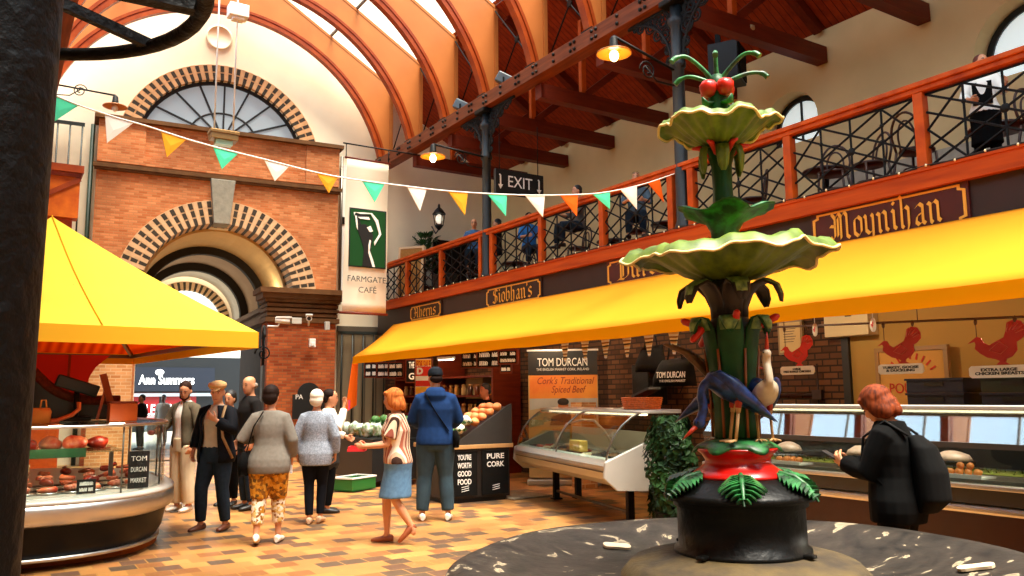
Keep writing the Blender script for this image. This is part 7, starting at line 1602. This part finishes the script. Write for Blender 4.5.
# --- 8 hoodie man
P = person('tall man in a blue hooded sweatshirt, jeans and dark flat cap, seen from behind', (4.78, 9.3, 0), 62, 1.87, head=(12, -6), ra=((.27, .06, 1.15), (.2, .28, 1.08)), la=((-.27, .06, 1.15), (-.18, .28, 1.08)), rl=((.12, .02, .5), (.15, -.02, .09)), ll=((-.12, .02, .5), (-.15, .0, .09)), build=1.14)
top(P, mat('blue_sweatshirt', '#18325c', .9, noise=(18, .15)), 'hooded_sweatshirt', .86, 1.48, .034, .96, .0, hood=True, loose=.01); legsw(P, mat('worn_denim', '#33454f', .8, noise=(5, .25)), inf=.022, flare=.008); shoes(P, M_shoe_w); hair(P, mat('dark_hair', '#1f110b'), 'fringe')
H = P['H']; HR = lambda v: (H(V((0, 0, 1.6))+V(v))-H((0, 0, 1.6))); b = MB(); b.loft([(H((0, -.01, 1.655)), HR((.086, 0, 0)), HR((0, .108, 0))), (H((0, -.005, 1.69)), HR((.092, 0, 0)), HR((0, .112, 0))), (H((0, .0, 1.74)), HR((.08, 0, 0)), HR((0, .1, 0))), (H((0, 0, 1.768)), HR((.04, 0, 0)), HR((0, .05, 0)))], 16); b.loft([(H((0, .09, 1.672)), HR((.07, 0, 0)), HR((0, .03, 0))), (H((0, .15, 1.662)), HR((.055, 0, 0)), HR((0, .02, 0)))], 12); part('cap', b, mat('dark_navy_cap', '#161b22', .8, noise=(20, .2)), P['t'], remesh=.009, smooth=3)
b = MB(); T = P['T']; b.tube([T((-.12, -.16, 1.46)), T((0, -.165, 1.25)), T((.16, -.13, 1.02))], .016, 6, flat=.4); part('bag_strap', b, M_blk, P['t'])
b = MB(); b.loft([(T((.24, -.02, .83)), V((.04, 0, 0)), V((0, .13, 0))), (T((.24, -.02, .95)), V((.05, 0, 0)), V((0, .14, 0))), (T((.23, -.02, 1.02)), V((.03, 0, 0)), V((0, .12, 0)))], 10); part('shoulder_bag', b, M_blk, P['t'])
# --- 9 woman in black at the poultry counter
wp = PD(894, 450, 5.35)
P = person('auburn-haired woman in black with a black backpack, looking at her phone', (wp.x, wp.y, 0), 104, 1.56, fem=True, vox=.01, lean=.05, head=(6, -34), la=((-.19, .12, 1.13), (-.07, .34, 1.19)), ra=((.2, .12, 1.13), (.06, .33, 1.17)), curl=.75, build=1.08)
top(P, M_blk, 'jacket', .78, 1.5, .045, .93, .05, loose=.012); legsw(P, mat('black_trousers', '#0b0a0a', .9)); shoes(P, M_shoe_b); hair(P, hairmat('auburn_dark_hair', '#3c1404', '#8a3a0e'), 'bob', 1.12)
T, s = P['T'], P['s']; b = MB(); b.loft([(T((0, -.2, .86)), V((.1, 0, 0)), V((0, .06, 0))), (T((0, -.25, .95)), V((.145, 0, 0)), V((0, .1, 0))), (T((0, -.25, 1.15)), V((.14, 0, 0)), V((0, .1, 0))), (T((0, -.22, 1.32)), V((.115, 0, 0)), V((0, .075, 0))), (T((0, -.17, 1.4)), V((.07, 0, 0)), V((0, .04, 0)))], 16)
bp_ = part('backpack', b, mat('black_nylon', '#060606', .85, noise=(30, .3)), P['t'], remesh=.012, smooth=2); b = MB(); b.tube([T((-.06, -.33, .98)), T((.06, -.33, .98))], .006, 5); part('zip_pull', b, M_steel, bp_)
b = MB()
for sg in (1, -1): b.tube([T((sg*.1, -.16, 1.4)), T((sg*.12, -.02, 1.5)), T((sg*.12, .15, 1.38)), T((sg*.15, .17, 1.2)), T((sg*.19, .02, 1.05))], .018, 6, flat=.45)
part('backpack_strap', b, M_bag, P['t'])
b = MB(); b.box(T((-.01, .44, 1.225)), (.075, .14, .012), 0, 0, Matrix.Rotation(.5, 3, 'X')); part('phone', b, M_black, P['t'], bevel=.003)
# --- 10 man serving
P = person('man with short dark hair in a black top serving behind the produce stand', (PY(486, 400, 12.2).x, 12.2, 0), 190, 1.72, vox=.016, skin=M_skinr, head=(-8, -6)); top(P, M_blk, 'tshirt', .86, 1.48, .022, .4); legsw(P, M_blk); shoes(P, M_shoe_b); hair(P, mat('black_hair', '#120c0a'), 'short')
# --- street passers
for i, (px, py, l, c, f) in enumerate(((141, 421, 'far passer-by in dark clothes in front of the first SALE window', '#2a2220', 200), (163, 414, 'far passer-by in a pale top between the two SALE windows', '#b5aea4', 240))):
    hgt = 1.66; Y = 27.5+2*i; q = PY(px, py, Y)
    P = person(l, (q.x, q.y, -.02 if i else -.02), f, hgt, vox=.02, skin=mat('deep_skin', '#6b4230', .5) if i else M_skin); top(P, mat('passer_%d' % i, c, .85), 'coat', .8, 1.48, .03, .95); legsw(P, M_denimd); shoes(P, M_shoe_b); hair(P, mat('black_hair', '#120c0a'), 'short')
# --- people on the balcony
def sit(label, x, y, face, m, hm, hs='short', head=(0, 0), skin=None, h=1.72):
    P = person(label, (x, y, 4.0-.42), face, h, vox=.018, head=head, skin=skin, seated=True, rl=((.12, .42, .88), (.13, .42, .5)), ll=((-.12, .42, .88), (-.13, .42, .5)), ra=((.25, .1, 1.15), (.14, .36, 1.14)), la=((-.25, .1, 1.15), (-.14, .36, 1.14)))
    top(P, m, 'shirt', .84, 1.48, .026, .6); legsw(P, M_denimd); shoes(P, M_shoe_b)
    if hm: hair(P, hm, hs)
    return P
def sit_at(px, py, X, *a, **k):
    q = PX(px, py, X); return q
cs_ = [(474, 222, 9.75, 'bald man with glasses sitting at the balcony left of the far iron column', 235, mat('blue_shirt', '#3a5a80', .85), None, 'short'),
       (497, 222, 10.9, 'dark-haired person sitting just right of the far iron column', 150, mat('dark_jumper', '#231f1e', .9), mat('black_hair', '#120c0a'), 'crop'),
       (577, 189, 9.9, 'man with short dark hair sitting left of the paper bag on the balcony', 170, mat('grey_shirt', '#55504a', .85), mat('black_hair', '#120c0a'), 'short'),
       (636, 176, 9.8, 'balding man with sunglasses on his head left of the near iron column', 225, mat('slate_shirt', '#4b5a66', .85), None, 'short'),
       (529, 216, 10.3, 'person in bright blue sitting behind the rail under the EXIT sign', 250, mat('bright_blue', '#2f6fb0', .85), mat('dark_hair', '#1f110b'), 'crop')]
for px, py, X, l, f, m, hm, hs in cs_:
    q = PX(px, py, X); P = sit(l, q.x, q.y, f, m, hm, hs, h=1.72)
    hz = 4.0-.42+1.68*1.72/1.75; dz = q.z-hz
    P['t'].location.z += dz
    if 'sunglasses' in l or 'glasses' in l:
        H = P['H']; b = MB(); z = 1.645 if 'bald man' in l else 1.72
        for sg in (1, -1): b.tube([H((sg*.03+.02*cos(a*pi/5), .108 if z < 1.7 else .085, z+.016*sin(a*pi/5))) for a in range(10)], .004, 5, closed=True)
        b.tube([H((-.05, .1, z)), H((-.078, .02, z))], .003, 4); b.tube([H((.05, .1, z)), H((.078, .02, z))], .003, 4); part('glasses', b, M_black, P['t'])
    st = dup(ch, (q.x, q.y, 4.0), P['t'].rotation_euler.z, 'bentwood chair under the '+l.split(' sitting')[0].split(' with sunglasses')[0]); st.location.z = 4.0
q = PX(984, 100, 9.75)
P = person('waitress with red hair in a white shirt and black apron on the balcony, far right', (q.x, q.y, 4.0), 200, 1.5, fem=True, vox=.014, head=(40, 0), ra=((.24, .05, 1.15), (.12, .28, 1.05)), la=((-.24, .05, 1.15), (-.3, .25, 1.2)))
top(P, M_paper, 'white_shirt', .9, 1.49, .024, .75); legsw(P, M_blk); skirt(P, M_blk, .45, 1.04, .2, .16).name = 'apron'; shoes(P, M_shoe_b); hair(P, mat('red_brown_hair', '#5a2414', .6), 'pony')
b = MB(); T = P['T']; b.b2((-.12, .115, 1.0), (.12, .135, 1.32)); b.xform(Matrix.Scale(P['s'], 4)); part('apron_bib', b, M_blk, P['t'])
# ================================================================ CAMERA, LIGHT
cam = bpy.data.cameras.new('camera'); co_ = bpy.data.objects.new('camera', cam); COL.objects.link(co_)
cam.sensor_fit = 'HORIZONTAL'; cam.sensor_width = 36; cam.lens = 36*FOC/1024; cam.clip_start = .05; cam.clip_end = 200
Mc = Matrix((CR, CU, -_f)).transposed().to_4x4(); Mc.translation = CC; co_.matrix_world = Mc
SC.camera = co_
w = bpy.data.worlds.new('World'); SC.world = w; w.use_nodes = True; bg = w.node_tree.nodes['Background']
bg.inputs['Color'].default_value = (.62, .82, 1.0, 1); bg.inputs['Strength'].default_value = 3.2
def sun(name, d, strength, angle, col=(1, .9, .74)):
    l = bpy.data.lights.new(name, 'SUN'); l.energy = strength; l.angle = radians(angle); l.color = col
    o = bpy.data.objects.new(name, l); COL.objects.link(o); o.location = (4, 5, 20); o.rotation_euler = V(d).to_track_quat('-Z', 'Y').to_euler(); return o
sun('sun', (-.06, .3, -1), 17, 30)
for i, (x, y, z) in enumerate(((l1.x, l1.y, l1.z-.15), (l2.x, l2.y, l2.z-.15))):
    l = bpy.data.lights.new('lamp_light', 'POINT'); l.energy = 18; l.color = (1, .75, .4); l.shadow_soft_size = .06; o = bpy.data.objects.new('lamp_light', l); COL.objects.link(o); o.location = (x, y, z)
for i, y in enumerate((3.0, 6.0, 8.6, 11.0, 13.0, 15.8)):  # unseen fill points added under the awning to brighten stalls and banner
    l = bpy.data.lights.new('stall_fill_light', 'POINT'); l.specular_factor = 0; l.energy = 50; l.color = (1, .82, .55); l.shadow_soft_size = .03; o = bpy.data.objects.new('stall_fill_light', l); COL.objects.link(o); o.location = (7.6, y, 2.6)
for x_, y_ in ((-.1, 9.3), (.6, 9.2), (1.2, 9.7)):  # unseen fill points added inside the case to brighten the meat
    l = bpy.data.lights.new('kiosk_fill_light', 'POINT'); l.specular_factor = 0; l.energy = 9; l.color = (1, .78, .5); l.shadow_soft_size = .1; o = bpy.data.objects.new('kiosk_fill_light', l); COL.objects.link(o); o.location = (x_, y_, 1.22)
for sx_, y_, e_ in ((-2.6, 1.2, 40), (-4.2, 4.2, 22), (-4.2, 6.4, 45)):
    l = bpy.data.lights.new('passage_light', 'POINT'); l.energy = e_; l.color = (1, .85, .6); l.shadow_soft_size = .15; o = bpy.data.objects.new('passage_light', l); COL.objects.link(o); o.location = EWM @ V((sx_, y_, 4.3))
vs_ = SC.view_settings; vs_.view_transform = 'Standard'; vs_.look = 'None'; vs_.gamma = 1; vs_.exposure = 0.08; vs_.use_curve_mapping = False
cy = SC.cycles; cy.max_bounces = 8; cy.diffuse_bounces = 4; cy.glossy_bounces = 3; cy.transparent_max_bounces = 16; cy.caustics_reflective = False; cy.caustics_refractive = False; cy.sample_clamp_indirect = 8
try: cy.use_denoising = True
except Exception: pass
bpy.context.view_layer.update()
